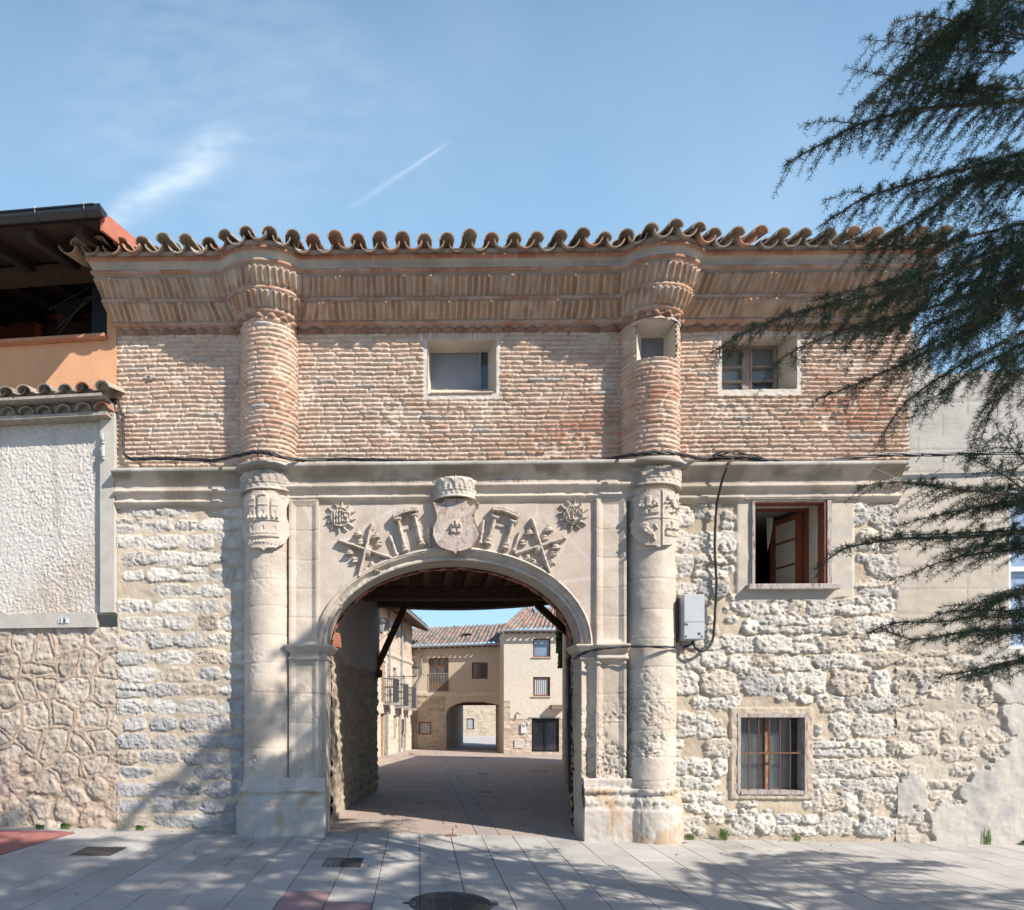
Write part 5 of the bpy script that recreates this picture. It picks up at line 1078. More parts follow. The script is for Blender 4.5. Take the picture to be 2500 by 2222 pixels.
# ------------------------------------------------------------ left house
LP = PL((LEFT-5, .40), (LEFT-.005, .0)); lh = thing('townhouse', 'corner house with orange loggia, black gutter and roughcast wall left of the gatehouse', 'house', (LEFT-2, .3, 0))
M_pebble = mat('roughcast', None, bump=.6, bs=60, bd=.006, var=.06)
tR = LP.L
zT = LP.px(120, 1040)[1]; zS1, zS0 = LP.px(120, 1500)[1], LP.px(120, 1534)[1]
def peb(X, Z):
    h = .008*fbm(X, Z, 75, 2, 3, .8)+.013*sst(.35, .75, fbm(X, Z, 46, 3, 6, .7)); c = mixc((.54, .51, .465), (.49, .43, .365), sst(.4, .65, fbm(X, Z, 1.2, 3, 4)-.14*(Z-3.3))); h = h*(.6+.8*fbm(X, Z, 2.2, 3, 19)); c = mixc(c, (.36, .33, .29), .5*sst(.55, .75, fbm(X*3, Z*.5, 2.4, 4, 41))); c = mixc(c, (.44, .36, .30), .5*sst(zS1+.35, zS1, Z+.3*fbm(X, Z, 3, 3, 2))); return h-.01, c
LP.field('roughcast_wall', 0, tR, zS1-.02, zT+.3, .0115, peb, M_pebble, lh)
M_conc = mat('pale_concrete', (.45, .42, .37), var=.12, bump=.3)
b = MB(); t0 = LP.px(252, 1300)[0]; LP.box(b, t0, tR+.0, LP.px(260, 1497)[1], zT+.1, -.02, .075); t1 = LP.px(240, 1515)[0]; LP.box(b, 0, t1, zS0, zS1, -.02, .06); b.build('concrete_bands', M_conc, lh)
cells_r = np.random.default_rng(3); pts_ = []
for i in range(16):
    for j in range(9): pts_.append((i*.37+cells_r.uniform(-.17, .17)+(.18 if j % 2 else 0), -.1+j*.32+cells_r.uniform(-.14, .14)))
pts_ = np.array(pts_)
def lbase(X, Z):
    wX = X+(fbm(X, Z, 5, 2, 3)-.5)*.12; wZ = Z+(fbm(X, Z, 5, 2, 9)-.5)*.12; dd = np.sqrt((wX[..., None]-pts_[:, 0])**2*.8+(wZ[..., None]-pts_[:, 1])**2); k = np.argsort(dd, axis=-1)[..., :2]; d1 = np.take_along_axis(dd, k[..., :1], -1)[..., 0]; d2 = np.take_along_axis(dd, k[..., 1:2], -1)[..., 0]; e = d2-d1
    up = sst(.95, 1.15, Z+.1*fbm(X, Z, 2, 3, 3)); r1 = _T[(k[..., 0]*7) & 255, 50]; rid = sst(.045, .022, e)*(.6+.4*sst(.008, .016, e)); keep = sst(.32, .52, fbm(X, Z, 1.9, 3, 13)+.30*up-.12)
    h = (fbm(X, Z, 12, 5, 5, .65)-.5)*.06+.025*sst(.03, .12, e)*(.5+r1)+(fbm(X, Z, 50, 3, 2)-.5)*.012; h = h*(1-rid*keep)+(.024)*rid*keep
    c = mixc((.50, .43, .355), (.36, .30, .235), r1); c = mixc(c, (.37, .28, .20), sst(.07, .02, e)*.8); c = mixc(c, (.45, .35, .27), rid*keep); c = mixc(c, (.15, .135, .10), sst(.62, .75, fbm(X, Z, 6, 4, 21))*sst(.9, .3, Z)*.8); c = mixc(c, (.42, .32, .25), .6*sst(.5, .65, fbm(X, Z, 1.3, 3, 31))*(1-up)); return h-.01, c
LP.field('stone_base', 0, tR+.02, gz(-5)-.2, zS0+.005, .0125, lbase, M_stone, lh)
b = MB(); t_, z_ = LP.px(164, 1517)
for dt, z in ((-.052, 1), (.03, 2)): LP.box(b, t_+dt-.028, t_+dt+.028, z_-.032, z_+.032, .06, .072)
nt = b.build('number_tiles', mat('white_tile', (.62, .64, .68), rough=.25, var=.05, bump=0), lh)
M_ink = mat('dark_ink', (.03, .03, .035), var=0, bump=0)
px_ = LP.at(t_-.078, .075, z_-.028); text_obj('13', .085, 'house_number', M_ink, lh, px_, rz=math.degrees(math.atan2(LP.u[1], LP.u[0])), ext=.002, sxk=1.3)
for (sx_, y0, y1) in ((252, 1060, 1076), (253, 1089, 1115)):
    t_, za = LP.px(sx_, y0, .10); zb = LP.px(sx_, y1, .10)[1]; x, y, _ = LP.at(t_, .11, 0); b = MB(); n = 5; pr = [(.001, 0)]
    for i in range(n): z = (zb-za)*i/n; pr += [(.022, z), (.025, z+(zb-za)*.35/n), (.018, z+(zb-za)*.6/n), (.018, z+(zb-za)*.9/n)]
    pr.append((.001, zb-za)); b.lathe((x, y, za), pr, 12); b.box((x-.01, y, zb-.03), (x+.01, y+.08, zb-.015)); b.build('insulator', mat('white_ceramic', (.6, .62, .6), rough=.3, var=.1, bump=0), lh)
# tile eave between the storeys
b = MB(); zE = zT+.02; n = int(tR/.26)
for i in range(n+2):
    t = tR-.10-i*.262
    for row, (d0, z, r_) in enumerate(((.20, zE+.07, .105), (.34, zE+.26, .11))):
        o = LP.at(t+(.1 if row else 0)+random.uniform(-.015, .015), d0+random.uniform(-.02, .03), z+random.uniform(-.01, .01)-.0*i); ax = (-LP.n[0]+random.uniform(-.08, .08), -LP.n[1], .12+.12*row); c = np.array((.36, .31, .25))*random.uniform(.7, 1.05)
        if i < 2 and random.random() < .6: c = np.array((.42, .20, .12))
        tile_geo(b, o, ax, (0, 0, 1), .45, r_, r_*.9, False, col=tuple(c), th=.016)
        if row: tile_geo(b, LP.at(t-.03, d0-.03, z+.10), ax, (0, 0, 1), .45, r_*.95, r_*.85, True, col=tuple(np.array((.34, .30, .26))*random.uniform(.7, 1.1)), th=.014)
b.cur = (.34, .30, .25); LP.box(b, 0, tR-.03, zE+.0, zE+.045, -.02, .20); LP.box(b, 0, tR-.03, zE+.19, zE+.225, -.02, .33); LP.box(b, 0, tR-.02, zE+.04, zE+.2, -.02, .12); LP.box(b, 0, tR-.05, zE+.22, zE+.36, -.02, .20)
b.build('tile_eave', M_tile, lh, cols=True)
M_or = mat('orange_render', (.64, .345, .19), bump=.3, bs=50, bd=.003, var=.07, vs=2)
zSill = LP.px(130, 836, .05)[1]; tJ = LP.px(263, 900)[0]
b = MB(); LP.box(b, 0, tR+.0, zE+.3, zSill, -.25, .02); LP.box(b, tJ, tR, zSill, 7.2, -.3, .018); b.build('orange_wall', M_or, lh)
b = MB(); LP.box(b, -.1, LP.px(256, 830, .1)[0], zSill+.003, zSill+.045, -.25, .12); b.build('loggia_sill', mat('red_clay_sill', (.45, .22, .13), var=.2), lh)
b = MB(); zBm = LP.px(100, 675, .0)[1]; LP.box(b, 0, tR+.1, zBm, zBm+.14, -.2, .02); b.build('loggia_beam', M_beam, lh)
M_soff = mat('dark_stained_boards', (.045, .028, .022), stretch=(4, 1, 1), var=.3, vs=8)
# loggia interior
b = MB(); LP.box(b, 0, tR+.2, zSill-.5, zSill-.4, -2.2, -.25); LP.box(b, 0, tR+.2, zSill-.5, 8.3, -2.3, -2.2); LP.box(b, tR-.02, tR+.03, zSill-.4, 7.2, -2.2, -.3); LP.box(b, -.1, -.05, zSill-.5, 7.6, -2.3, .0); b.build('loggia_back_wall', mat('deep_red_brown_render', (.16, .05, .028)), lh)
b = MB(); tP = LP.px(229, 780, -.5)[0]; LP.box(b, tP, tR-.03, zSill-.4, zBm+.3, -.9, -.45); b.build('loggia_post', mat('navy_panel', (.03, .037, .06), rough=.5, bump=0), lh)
fr = LP.rect(86, 330, 750, 845, -2.0); b = MB(); LP.box(b, fr[0], fr[0]+.10, fr[2]-.6, fr[3], -2.15, -2.0); LP.box(b, fr[0]+.10, fr[1], fr[3]-.10, fr[3], -2.15, -2.0); b.build('loggia_window_frame', mat('red_orange_paint', (.42, .085, .03)), lh)
b = MB(); LP.box(b, fr[0]+.1, fr[1], fr[2]-.6, fr[3]-.1, -2.14, -2.10); b.build('loggia_window_pane', mat('brown_shutter', (.06, .045, .035)), lh)
b = MB()  # torn mesh netting: many fine wires
A1 = LP.px(225, 715, -.4); A2 = LP.px(130, 745, -.4); A3 = LP.px(145, 792, -.4)
for i in range(26):
    f = i/25; p0 = np.array(A1)*(1-f)+np.array(A1)*f+np.array((-.0, -.10))*f*0; 
    s0 = (220-88*f, 722+28*f*.9+0); s1 = (228-82*f, 728+66*f)
    a_ = LP.px(s0[0], s0[1], -.35); c_ = LP.px(s1[0], s1[1], -.35); b.tube([LP.at(a_[0], -.35, a_[1]), LP.at(c_[0], -.35, c_[1])], .0016, 3, cap=False)
for (q0, q1) in (((222, 700), (120, 756)), ((216, 722), (125, 838)), ((224, 728), (140, 800))):
    a_ = LP.px(*q0, -.35); c_ = LP.px(*q1, -.35); b.tube([LP.at(a_[0], -.35, a_[1]), LP.at(c_[0], -.35, c_[1])], .002, 3, cap=False)
b.build('torn_netting', mat('grey_net', (.22, .21, .19)), lh)
# roof
tV = LP.px(245, 520, 1.0)[0]; zG = LP.px(120, 544, 1.0)[1]; SL2 = .27
def rf(t, d, dz=0): return LP.at(t, d, zG+dz+SL2*(1.0-d))
b = MB(); b.hexa([rf(-.5, 1.0, -.02), rf(tV, 1.0, -.02), rf(tV, -4, -.02), rf(-.5, -4, -.02), rf(-.5, 1.0, .03), rf(tV, 1.0, .03), rf(tV, -4, .03), rf(-.5, -4, .03)])
for i in range(9):
    t = tV-.35-i*.62; b.hexa([rf(t, .95, -.16), rf(t+.10, .95, -.16), rf(t+.10, -2, -.16), rf(t, -2, -.16), rf(t, .95, -.02), rf(t+.10, .95, -.02), rf(t+.10, -2, -.02), rf(t, -2, -.02)])
b.build('eave_boards', M_soff, lh)
b = MB(); n = 10; vs = []
for t in np.linspace(-.5, tV+.075, 14):
    for k in range(n+1):
        g = math.pi*(k/n)*1.05; p = LP.at(t, 1.06-.075*math.cos(g), zG+.06-.085*math.sin(g)); vs.append(p)
b.add(vs, [(i*(n+1)+k, i*(n+1)+k+1, (i+1)*(n+1)+k+1, (i+1)*(n+1)+k) for i in range(13) for k in range(n)])
b.add([LP.at(tV+.075, 1.06-.075*math.cos(math.pi*k/n), zG+.06-.085*math.sin(math.pi*k/n)) for k in range(n+1)], [tuple(range(n+1))]); LP.box(b, -.5, tV, zG+.06, zG+.075, 1.125, 1.145)
for t in (tV-.12, tV-.72, tV-1.32, tV-1.92):
    b.tube([LP.at(t, 1.06+.082*math.cos(g), zG+.06-.092*math.sin(g)) for g in np.linspace(0, math.pi, 9)], .009, 4); b.tube([LP.at(t, 1.14, zG+.06), LP.at(t, 1.14, zG+.10)], .006, 4)
b.build('gutter', mat('black_gutter', (.018, .018, .022), rough=.35, var=.1, bump=0, spec=.6), lh)
b = MB(); b.hexa([rf(tV, 1.0, -.14), rf(tV+.03, 1.0, -.14), rf(tV+.03, -4, -.14), rf(tV, -4, -.14), rf(tV, 1.0, .09), rf(tV+.03, 1.0, .09), rf(tV+.03, -4, .09), rf(tV, -4, .09)]); b.build('verge_board', mat('salmon_fascia', (.46, .16, .10), rough=.6, bump=.1), lh)
b = MB()
for i in range(22):
    t = tV-.17-i*.262; 
    for r_ in range(4): o = rf(t, .98-r_*.42, .05); tile_geo(b, o, (-LP.n[0], -LP.n[1], SL2), (0, 0, 1), .45, .09, .08, False, col=(.44, .19, .12))
b.build('clay_tiles', M_tile, lh, cols=True)
# ------------------------------------------------------------ right house
rh = thing('scored_plaster_house', 'grey house with scored block plaster over rubble at the right, behind the conifer branches', 'house', (7.5, .3, 0))
RP = PL((6.08, .055), (9.5, -.0)); zR0 = RP.px(2300, 1590)[1]; zTop = RP.px(2400, 908)[1]
HW = RP.rect(2463, 2600, 1190, 1585)
def scored(X, Z):
    h = (fbm(X, Z, 14, 3, 4)-.5)*.006; r = np.floor(Z/.30); f = np.mod(Z/.30, 1); l = np.minimum(abs(f-.47), abs(f-.53)); f2 = np.mod((X+r*.31)/.62, 1); l2 = np.minimum(abs(f2-.485), abs(f2-.515)); g = np.maximum(sst(.022, .008, l), sst(.011, .004, l2)); h = h-g*.004
    c = mixc((.41, .39, .355), (.33, .31, .28), sst(.35, .65, fbm(X, Z, 1.2, 4, 8))); warm = sst(4.9, 4.3, Z); c = mixc(c, (.50, .43, .35), .7*warm); return h, mixc(c, (.27, .25, .23), g*.42)
def topcut(T2, Z):
    t0 = RP.px(2222, 800)[0]; t1 = RP.px(2280, 905)[0]; ztop = zTop+.02*np.sin(T2*7)+(T2 < t1)*(RP.px(2222, 796)[1]-zTop)*np.clip((t1-T2)/(t1-t0), 0, 1); return Z < ztop+.008*np.sin(T2*23)
RP.field('plaster_wall', 0, RP.L, zR0-.05, 7.0, .014, scored, mat('scored_plaster', None, var=.1, vs=3, bump=.4), rh, [HW], zfun=topcut, d=.0)
random.seed(21); stX = rows_of(0, 3.6, -.2, zR0+.05, (.18, .3), (.18, .42), (.03, .07), (2.2, 3.4), (.012, .035), lambda x, z: tuple(np.array((.49, .435, .37))*random.uniform(.88, 1.08)), .06, .1, .14, split=.2)
def rrub(X, Z):
    h, c = stamp_stones(X, Z, stX, (.49, .43, .35), 12, rough=.013); k = sst(.495, .512, fbm(X, Z, 1.1, 6, 6, .62)+.12*(X-.9)); crk = sst(.012, .0, abs(fbm(X, Z, 2.4, 3, 17)-.5))*sst(.45, .5, fbm(X, Z, 1.3, 2, 8)); h = h*(1-k)+k*(.040+(fbm(X, Z, 8, 4, 6)-.5)*.025)-.03*crk; c = mixc(c, mixc((.475, .44, .39), (.38, .365, .345), sst(.48, .62, fbm(X, Z, 3.2, 4, 9))), k*.9); c = mixc(c, (.2, .16, .13), crk*.7); return h, c
RP2 = PL((wx(2190)-.02, .0), (9.5, -.03)); RP2.field('rubble_base', 0, RP2.L, gz(8)-.2, zR0+.02, .0125, rrub, M_stone, rh)
RP2.field('side_plaster', 0, .35, zR0-.0, 4.36, .02, scored, MATS['scored_plaster'], rh, d=-.05)
b = MB(); x0_, x1_, z0_, z1_ = HW
for (a_, c_) in ((x0_, x0_+.05), (x0_+.62, x0_+.68)): RP.box(b, a_, c_, z0_, z1_, -.10, -.03)
RP.box(b, x0_, x1_, z1_-.05, z1_, -.10, -.031); RP.box(b, x0_, x1_, z0_, z0_+.05, -.10, -.031); RP.box(b, x0_, x1_, (z0_+z1_)/2-.03, (z0_+z1_)/2+.03, -.10, -.032)
wg = bpy.data.objects.new('window', None); COL.objects.link(wg); wg.parent = rh
b.build('frame', mat('white_paint', (.66, .66, .66), rough=.4, var=.05, bump=0), wg); b = MB(); RP.box(b, x0_, x1_, z0_, z1_, -.12, -.101); b.build('pane', mat('blue_mirror_glass', (.25, .33, .46), rough=.08, spec=.9, var=.3, vs=2, bump=0), wg)
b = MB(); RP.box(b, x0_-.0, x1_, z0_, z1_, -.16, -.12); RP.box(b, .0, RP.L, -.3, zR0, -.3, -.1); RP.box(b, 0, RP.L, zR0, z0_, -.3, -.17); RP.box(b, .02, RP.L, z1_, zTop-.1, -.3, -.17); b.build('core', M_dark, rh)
# ------------------------------------------------------------ courtyard: long wall on the right
QP = PL((3.16, 5.56), (5.26, 15.8)); yard = thing('courtyard_wall_house', 'long plain building with tall tan wall along the right of the courtyard', 'house', (5.5, 10, gz(5, 10)))
QP.n = np.array((-QP.u[1], QP.u[0])); 
random.seed(8); stY = rows_of(0, QP.L, -.8, 1.4, (.15, .28), (.2, .45), (.03, .07), (2.3, 3.4), (.012, .03), lambda x, z: tuple(np.array((.46, .38, .29))*random.uniform(.85, 1.06)), .1, .1, .1)
def ywall(X, Z):
    h, c = stamp_stones(X, Z, stY, (.47, .385, .29), 5); k = sst(1.0, 1.3, Z+.4*(fbm(X, Z, 1, 3, 4)-.5)); h = h*(1-k)+.02*k; return h, mixc(c, mixc((.49, .41, .32), (.42, .35, .27), fbm(X, Z, 2, 4, 2)), k)
QP.field('wall', 0, QP.L, -.8, 4.3, .035, ywall, M_stone, yard)
b = MB(); QP.box(b, 0, QP.L, -.8, 4.3, -5, -.06); b.build('building_mass', mat('tan_render', (.46, .38, .29)), yard)
b = MB(); b.hexa([QP.at(-.1, .25, 4.3), QP.at(QP.L+.1, .25, 4.3), QP.at(QP.L+.1, -5, 4.9), QP.at(-.1, -5, 4.9), QP.at(-.1, .25, 4.38), QP.at(QP.L+.1, .25, 4.38), QP.at(QP.L+.1, -5, 5.05), QP.at(-.1, -5, 5.05)]); b.build('roof', mat('brown_roof', (.25, .17, .12)), yard)
# ------------------------------------------------------------ far buildings
def z4(u, v): return 880+u/3.785, 1450+v/3.785
def z8(u, v): return 900+u/4.78, 1480+v/4.78
M_glassd = mat('dark_reflecting_glass', (.07, .085, .10), rough=.08, spec=.9, var=.4, vs=3, bump=0)
M_brown = mat('varnished_brown_wood', (.21, .085, .035), rough=.5, var=.2, vs=8, bump=.1)
M_white = MATS['white_paint']
M_zinc = mat('zinc_grey', (.30, .33, .35), rough=.45, metal=.3, var=.1, bump=0)
def win(pl, parent, z, r, d=-.1, fr=.06, mull=0, trans=(), mf=None, mg=None, sill=False, curt=False, lab=None, casing=None):
    """window: frame with a pane below it; r = (u0,u1,v0,v1) in the zoomed view z"""
    x0, y0 = z(r[0], r[2]); x1, y1 = z(r[1], r[3]); t0, t1, z0, z1 = pl.rect(x0, x1, y0, y1)
    b = MB(); pl.box(b, t0, t0+fr, z0, z1, d, d+.06); pl.box(b, t1-fr, t1, z0, z1, d, d+.06); pl.box(b, t0+fr, t1-fr, z0, z0+fr, d, d+.058); pl.box(b, t0+fr, t1-fr, z1-fr, z1, d, d+.058)
    for k in range(mull): t = t0+(t1-t0)*(k+1)/(mull+1); pl.box(b, t-fr*.6, t+fr*.6, z0+fr, z1-fr, d, d+.055)
    for k in trans: zz = z0+(z1-z0)*k; pl.box(b, t0+fr, t1-fr, zz-.018, zz+.018, d, d+.045)
    o = b.build('window', mf or M_brown, parent)
    if lab: tag(o, lab)
    b = MB(); pl.box(b, t0+fr*.5, t1-fr*.5, z0+fr*.5, z1-fr*.5, d-.02, d+.012); b.build('pane', mg or M_glassd, o)
    if curt:
        b = MB(); n = 24; vs = []
        for i in range(n+1):
            t = t0+fr+(t1-t0-2*fr)*(.04+.92*i/n); dd = d+.02+.012*math.sin(i*1.7); vs += [pl.at(t, dd, z0+fr), pl.at(t, dd, z1-fr)]
        b.add(vs, [(2*i, 2*i+2, 2*i+3, 2*i+1) for i in range(n)]); b.build('curtain', M_curt, o)
    if sill: b = MB(); pl.box(b, t0-.08, t1+.05, z0-.05, z0-.01, 0, .09); b.build('sill', mat('stone_sill', (.44, .39, .33)), o)
    return (t0, t1, z0, z1), o
def holes_of(pl, z, rs): 
    out = []
    for r in rs: x0, y0 = z(r[0], r[2]); x1, y1 = z(r[1], r[3]); out.append(pl.rect(x0, x1, y0, y1))
    return out
def reveals(pl, b, hs, d=-.14):
    for (t0, t1, z0, z1) in hs: b.add([pl.at(t0, 0, z0), pl.at(t1, 0, z0), pl.at(t1, 0, z1), pl.at(t0, 0, z1), pl.at(t0, d, z0), pl.at(t1, d, z0), pl.at(t1, d, z1), pl.at(t0, d, z1)], [(0, 1, 5, 4), (1, 2, 6, 5), (2, 3, 7, 6), (3, 0, 4, 7), (4, 5, 6, 7)])
def tiled(nm, parent, pl, te0, te1, zE0, zE1, d_out, run, rise, cl=None, seed=0, tr0=None, tr1=None, pal=((.27, .225, .185), (.12, .105, .095)), redk=.15):
    """pan tiled slope above a plane: eave from te0..te1"""
    n = int((te1-te0)/.215); m_ = int(math.hypot(run, rise)/.036); u = np.linspace(0, 1, n*8+1); v = np.linspace(0, 1, m_+1); U, Vv = np.meshgrid(u, v)
    ph = U*n; cover = np.abs(np.sin(ph*math.pi)); row = Vv*math.hypot(run, rise)/.30+.35*_T[np.floor(ph).astype(int) & 255, 9]; st_ = 1-np.mod(row, 1)
    h = .105*cover**.75+.028*st_+(fbm(U*40, Vv*9, 1, 2, seed)-.5)*.02
    tr0 = te0 if tr0 is None else tr0; tr1 = te1 if tr1 is None else tr1; T2 = (te0+(te1-te0)*U)*(1-Vv)+(tr0+(tr1-tr0)*U)*Vv; Dd = d_out-Vv*run; Z = (zE0+(zE1-zE0)*U)+Vv*rise+h
    P = np.stack([pl.a[0]+pl.u[0]*T2+pl.n[0]*Dd, pl.a[1]+pl.u[1]*T2+pl.n[1]*Dd, Z], -1)
    k = _T[(np.floor(ph*1.0).astype(int)*13+np.floor(row).astype(int)*7+seed) & 255, 17]; k2 = _T[(np.floor(ph).astype(int)*5+np.floor(row).astype(int)*29) & 255, 23]; c = mixc(pal[0], pal[1], k); c = mixc(c, (.38, .19, .13), (k2 < redk)*.7)
    c = c*(.55+.45*sst(.1, .4, cover))[..., None]*0+c
    return gridmesh(nm, P, M_tile, parent, c)
# bridging house
BP = PL((-1.4, 26.5), (5.2, 25.0)); bh = thing('bridging_house', 'tan house with a low wide archway and tiled roof at the courtyard end', 'house', (1.5, 27, gz(1, 26)))
tB0 = 0; tB1 = BP.px(1236, 1700)[0]; zbt = BP.px(1100, 1832)[1]-.3; zE0 = BP.px(*z4(440, 500))[1]; zE1 = BP.px(*z4(1330, 468))[1]
wins = [(632, 815, 593, 900), (1030, 1177, 633, 785), (537, 655, 1183, 1300)]; hs = holes_of(BP, z4, wins)
at0, at1 = BP.px(*z4(795, 1300))[0], BP.px(*z4(1325, 1300))[0]; zaT = BP.px(*z4(1060, 998))[1]; zaS = BP.px(*z4(900, 1110))[1]; zaR = BP.px(*z4(1320, 1043))[1]
def archz(t):
    k = np.clip((t-at0)/(at1-at0), 0, 1); l = zaS+(zaT-zaS)*np.sqrt(np.clip(1-(1-np.clip(k/.42, 0, 1))**2, 0, 1)); return np.where(k < .5, l, zaT-(zaT-zaR)*np.clip((k-.5)/.5, 0, 1)**2)
random.seed(31); stB = rows_of(0, 3.6, -1, 2.4, (.14, .26), (.18, .45), (.02, .05), (2.2, 3.4), (.01, .02), lambda x, z: tuple(np.array((.43, .34, .25))*random.uniform(.8, 1.1)), .03, .1, .12)
zBand = BP.px(*z4(700, 945))[1]; zBand2 = BP.px(*z4(700, 905))[1]
def bwall(X, Z):
    h, c = stamp_stones(X, Z, stB, (.45, .37, .28), 5); k = np.maximum(sst(zBand, zBand+.03, Z), sst(at0-.05, at0-.0, X)); h = h*(1-k)+.02*k; pl = mixc((.54, .455, .345), (.50, .415, .31), sst(.4, .6, fbm(X, Z, .7, 4, 3)))
    c = mixc(c, pl, k); bd = ((Z > zBand) & (Z < zBand2)); h = h+.03*bd; c = np.where(bd[..., None], np.array((.54, .47, .37)), c); return h, c
BP.field('wall', tB0, tB1, zbt-.3, max(zE0, zE1)+.05, .04, bwall, M_stone, bh, hs, zfun=lambda T2, Z: ~((T2 > at0) & (T2 < at1) & (Z < archz(T2))) & (Z < zE0+(zE1-zE0)*T2/tB1+.02))
b = MB(); ts = np.linspace(at0, at1, 31); zz = archz(ts); vs = [BP.at(t, .03, z) for t, z in zip(ts, zz)]+[BP.at(t, -.35, z) for t, z in zip(ts, zz)]; b.add(vs, [(i, i+1, 32+i, 31+i) for i in range(30)])
reveals(BP, b, hs); b.build('archway_edge', mat('tan_plaster', (.48, .40, .30)), bh)
b = MB(); BP.box(b, at0-.3, at0-.001, zbt-.3, zaT+.3, -5.5, -.03); BP.box(b, at1+.001, at1+.4, zbt-.3, zaT+.3, -5.5, -.03); b.build('tunnel_walls', mat('grey_brown_plaster', (.34, .30, .25)), bh)
b = MB(); BP.box(b, at0-.3, at1+.4, zaT-.05, zaT+.1, -5.5, -.34)
for k in range(9): BP.box(b, at0, at1, zaT-.17, zaT-.05, -.9-k*.5, -.75-k*.5)
b.build('tunnel_ceiling', M_beam, bh)
b = MB(); BP.box(b, 0, at0-.31, zbt-.3, zE0-.1, -5.5, -.2); BP.box(b, at0-.31, tB1+1, zaT+.11, zE0-.1, -5.5, -.2); b.build('building_mass', MATS['tan_plaster'], bh)
tiled('tiled_roof', bh, BP, -.6, tB1+.15, zE0-.02, zE1+.02, .35, 3.6, 1.35, seed=4)
for k in range(24): t = .1+k*.28; z = zE0+(zE1-zE0)*t/tB1; b = MB(); BP.box(b, t, t+.10, z-.10, z-.03, 0, .32); b.build('eave_rafter', M_beam, bh)
b = MB(); b.tube([BP.at(-.5, .42, zE0+.0), BP.at(tB1, .42, zE1+.0)], .06, 8); p1 = BP.px(*z4(560, 500)); p2 = BP.px(*z4(575, 740)); p3 = BP.px(*z4(520, 830)); p4 = BP.px(*z4(518, 1435))
b.tube([BP.at(p1[0], .42, p1[1]), BP.at(p1[0]+.05, .12, p1[1]-.3), BP.at(p2[0], .08, p2[1])], .045, 8); b.tube([BP.at(p2[0], .08, p2[1]), BP.at(p3[0], .08, p3[1]), BP.at(p4[0], .08, p4[1])], .04, 8); b.build('gutter_and_downpipe', M_zinc, bh)
r, o = win(BP, bh, z4, wins[0], mull=1, trans=(.30, .52, .76), lab='tall brown two leaf window with a low railing'); t0, t1, z0, z1 = r
b = MB(); BP.box(b, t0+.06, t1-.06, z0+.06, z0+.45, -.085, -.02); b.build('lower_panel', M_brown, o)
b = MB()
for k in range(13): t = t0+.03+(t1-t0-.06)*k/12; b.tube([BP.at(t, .06, z0+.02), BP.at(t, .06, z0+.92)], .012, 4)
BP.box(b, t0, t1, z0+.90, z0+.94, .04, .08); BP.box(b, t0, t1, z0+.0, z0+.04, .0, .08); b.build('railing', mat('grey_railing', (.25, .24, .23)), o)
win(BP, bh, z4, wins[1], mull=1, trans=(.33, .66), lab='small brown six pane window'); win(BP, bh, z4, wins[2], curt=True, lab='low brown window with pale curtains in the stone wall')
b = MB(); BP.box(b, *BP.rect(*(z4(905, 0)[0], z4(990, 0)[0]), z4(0, 350)[1], z4(0, 362)[1], 0)[:2], zE0+.75, zE0+.80, -1.5, -1.0); b.build('skylight', M_glassd, bh)
# cream house
CP = PL((3.98, 22.62), (8.2, 22.45)); ch = thing('cream_house', 'tall cream house with two brown windows and glazed black double door beside the far archway', 'house', (6, 24, gz(6, 23)))
tC1 = CP.L; zc0 = CP.px(1300, 1840)[1]-.3; zCE = CP.px(*z4(1600, 345))[1]
wins = [(1597, 1755, 413, 583), (1594, 1752, 768, 945), (1582, 1836, 1150, 1460)]; hs = holes_of(CP, z4, wins)
tq, zq = CP.px(*z4(1375, 1157)); zq2 = CP.px(*z4(1350, 992))[1]; random.seed(41); stC = rows_of(0, 3, -1.2, 2.6, (.14, .26), (.2, .45), (.02, .05), (2.3, 4), (.008, .02), lambda x, z: tuple(np.array((.50, .43, .35))*random.uniform(.85, 1.1)), .03, .1, .1)
def cwall(X, Z):
    h, c = stamp_stones(X, Z, stC, (.47, .38, .31), 7); k = np.where(X < tq, Z > zq2, Z > zq)*1.; h = h*(1-k)+.03*k; return h, mixc(c, mixc((.62, .56, .47), (.585, .525, .435), fbm(X, Z, .8, 4, 3)), k)
CP.field('wall', 0, tC1, zc0, zCE+.05, .035, cwall, M_stone, ch, hs)
b = MB(); CP.box(b, 0.005, tC1, zc0, zCE, -5, -.2); reveals(CP, b, hs, -.16); CP.box(b, 0, .02, zc0, zCE, -5, -.0); b.build('building_mass', mat('cream_plaster', (.53, .46, .365)), ch)
tiled('tiled_roof', ch, CP, -.22, tC1+.3, zCE+.0, zCE, .35, 3.6, 1.5, seed=9, tr0=1.25, tr1=tC1+.3, redk=.35)
for k in range(10): t = .05+k*.29; b = MB(); CP.box(b, t, t+.1, zCE-.10, zCE-.03, 0, .3); b.build('eave_rafter', M_beam, ch)
b = MB(); b.tube([CP.at(-.25, .42, zCE-.0), CP.at(tC1, .42, zCE-.0)], .05, 8); b.build('gutter', M_zinc, ch)
win(CP, ch, z4, wins[0], sill=True, curt=False, mg=mat('sky_reflecting_pane', (.20, .27, .38), rough=.1, spec=.9, var=.2, vs=5, stretch=(6, 6, .5), bump=0), lab='upper brown window with sky reflected'); win(CP, ch, z4, wins[1], sill=True, curt=True, lab='lower brown window with gathered curtains')  # upper pane: sky reflection is put into its blue base colour
M_blk = mat('black_door_frame', (.012, .014, .02), rough=.35, bump=0, var=.05)
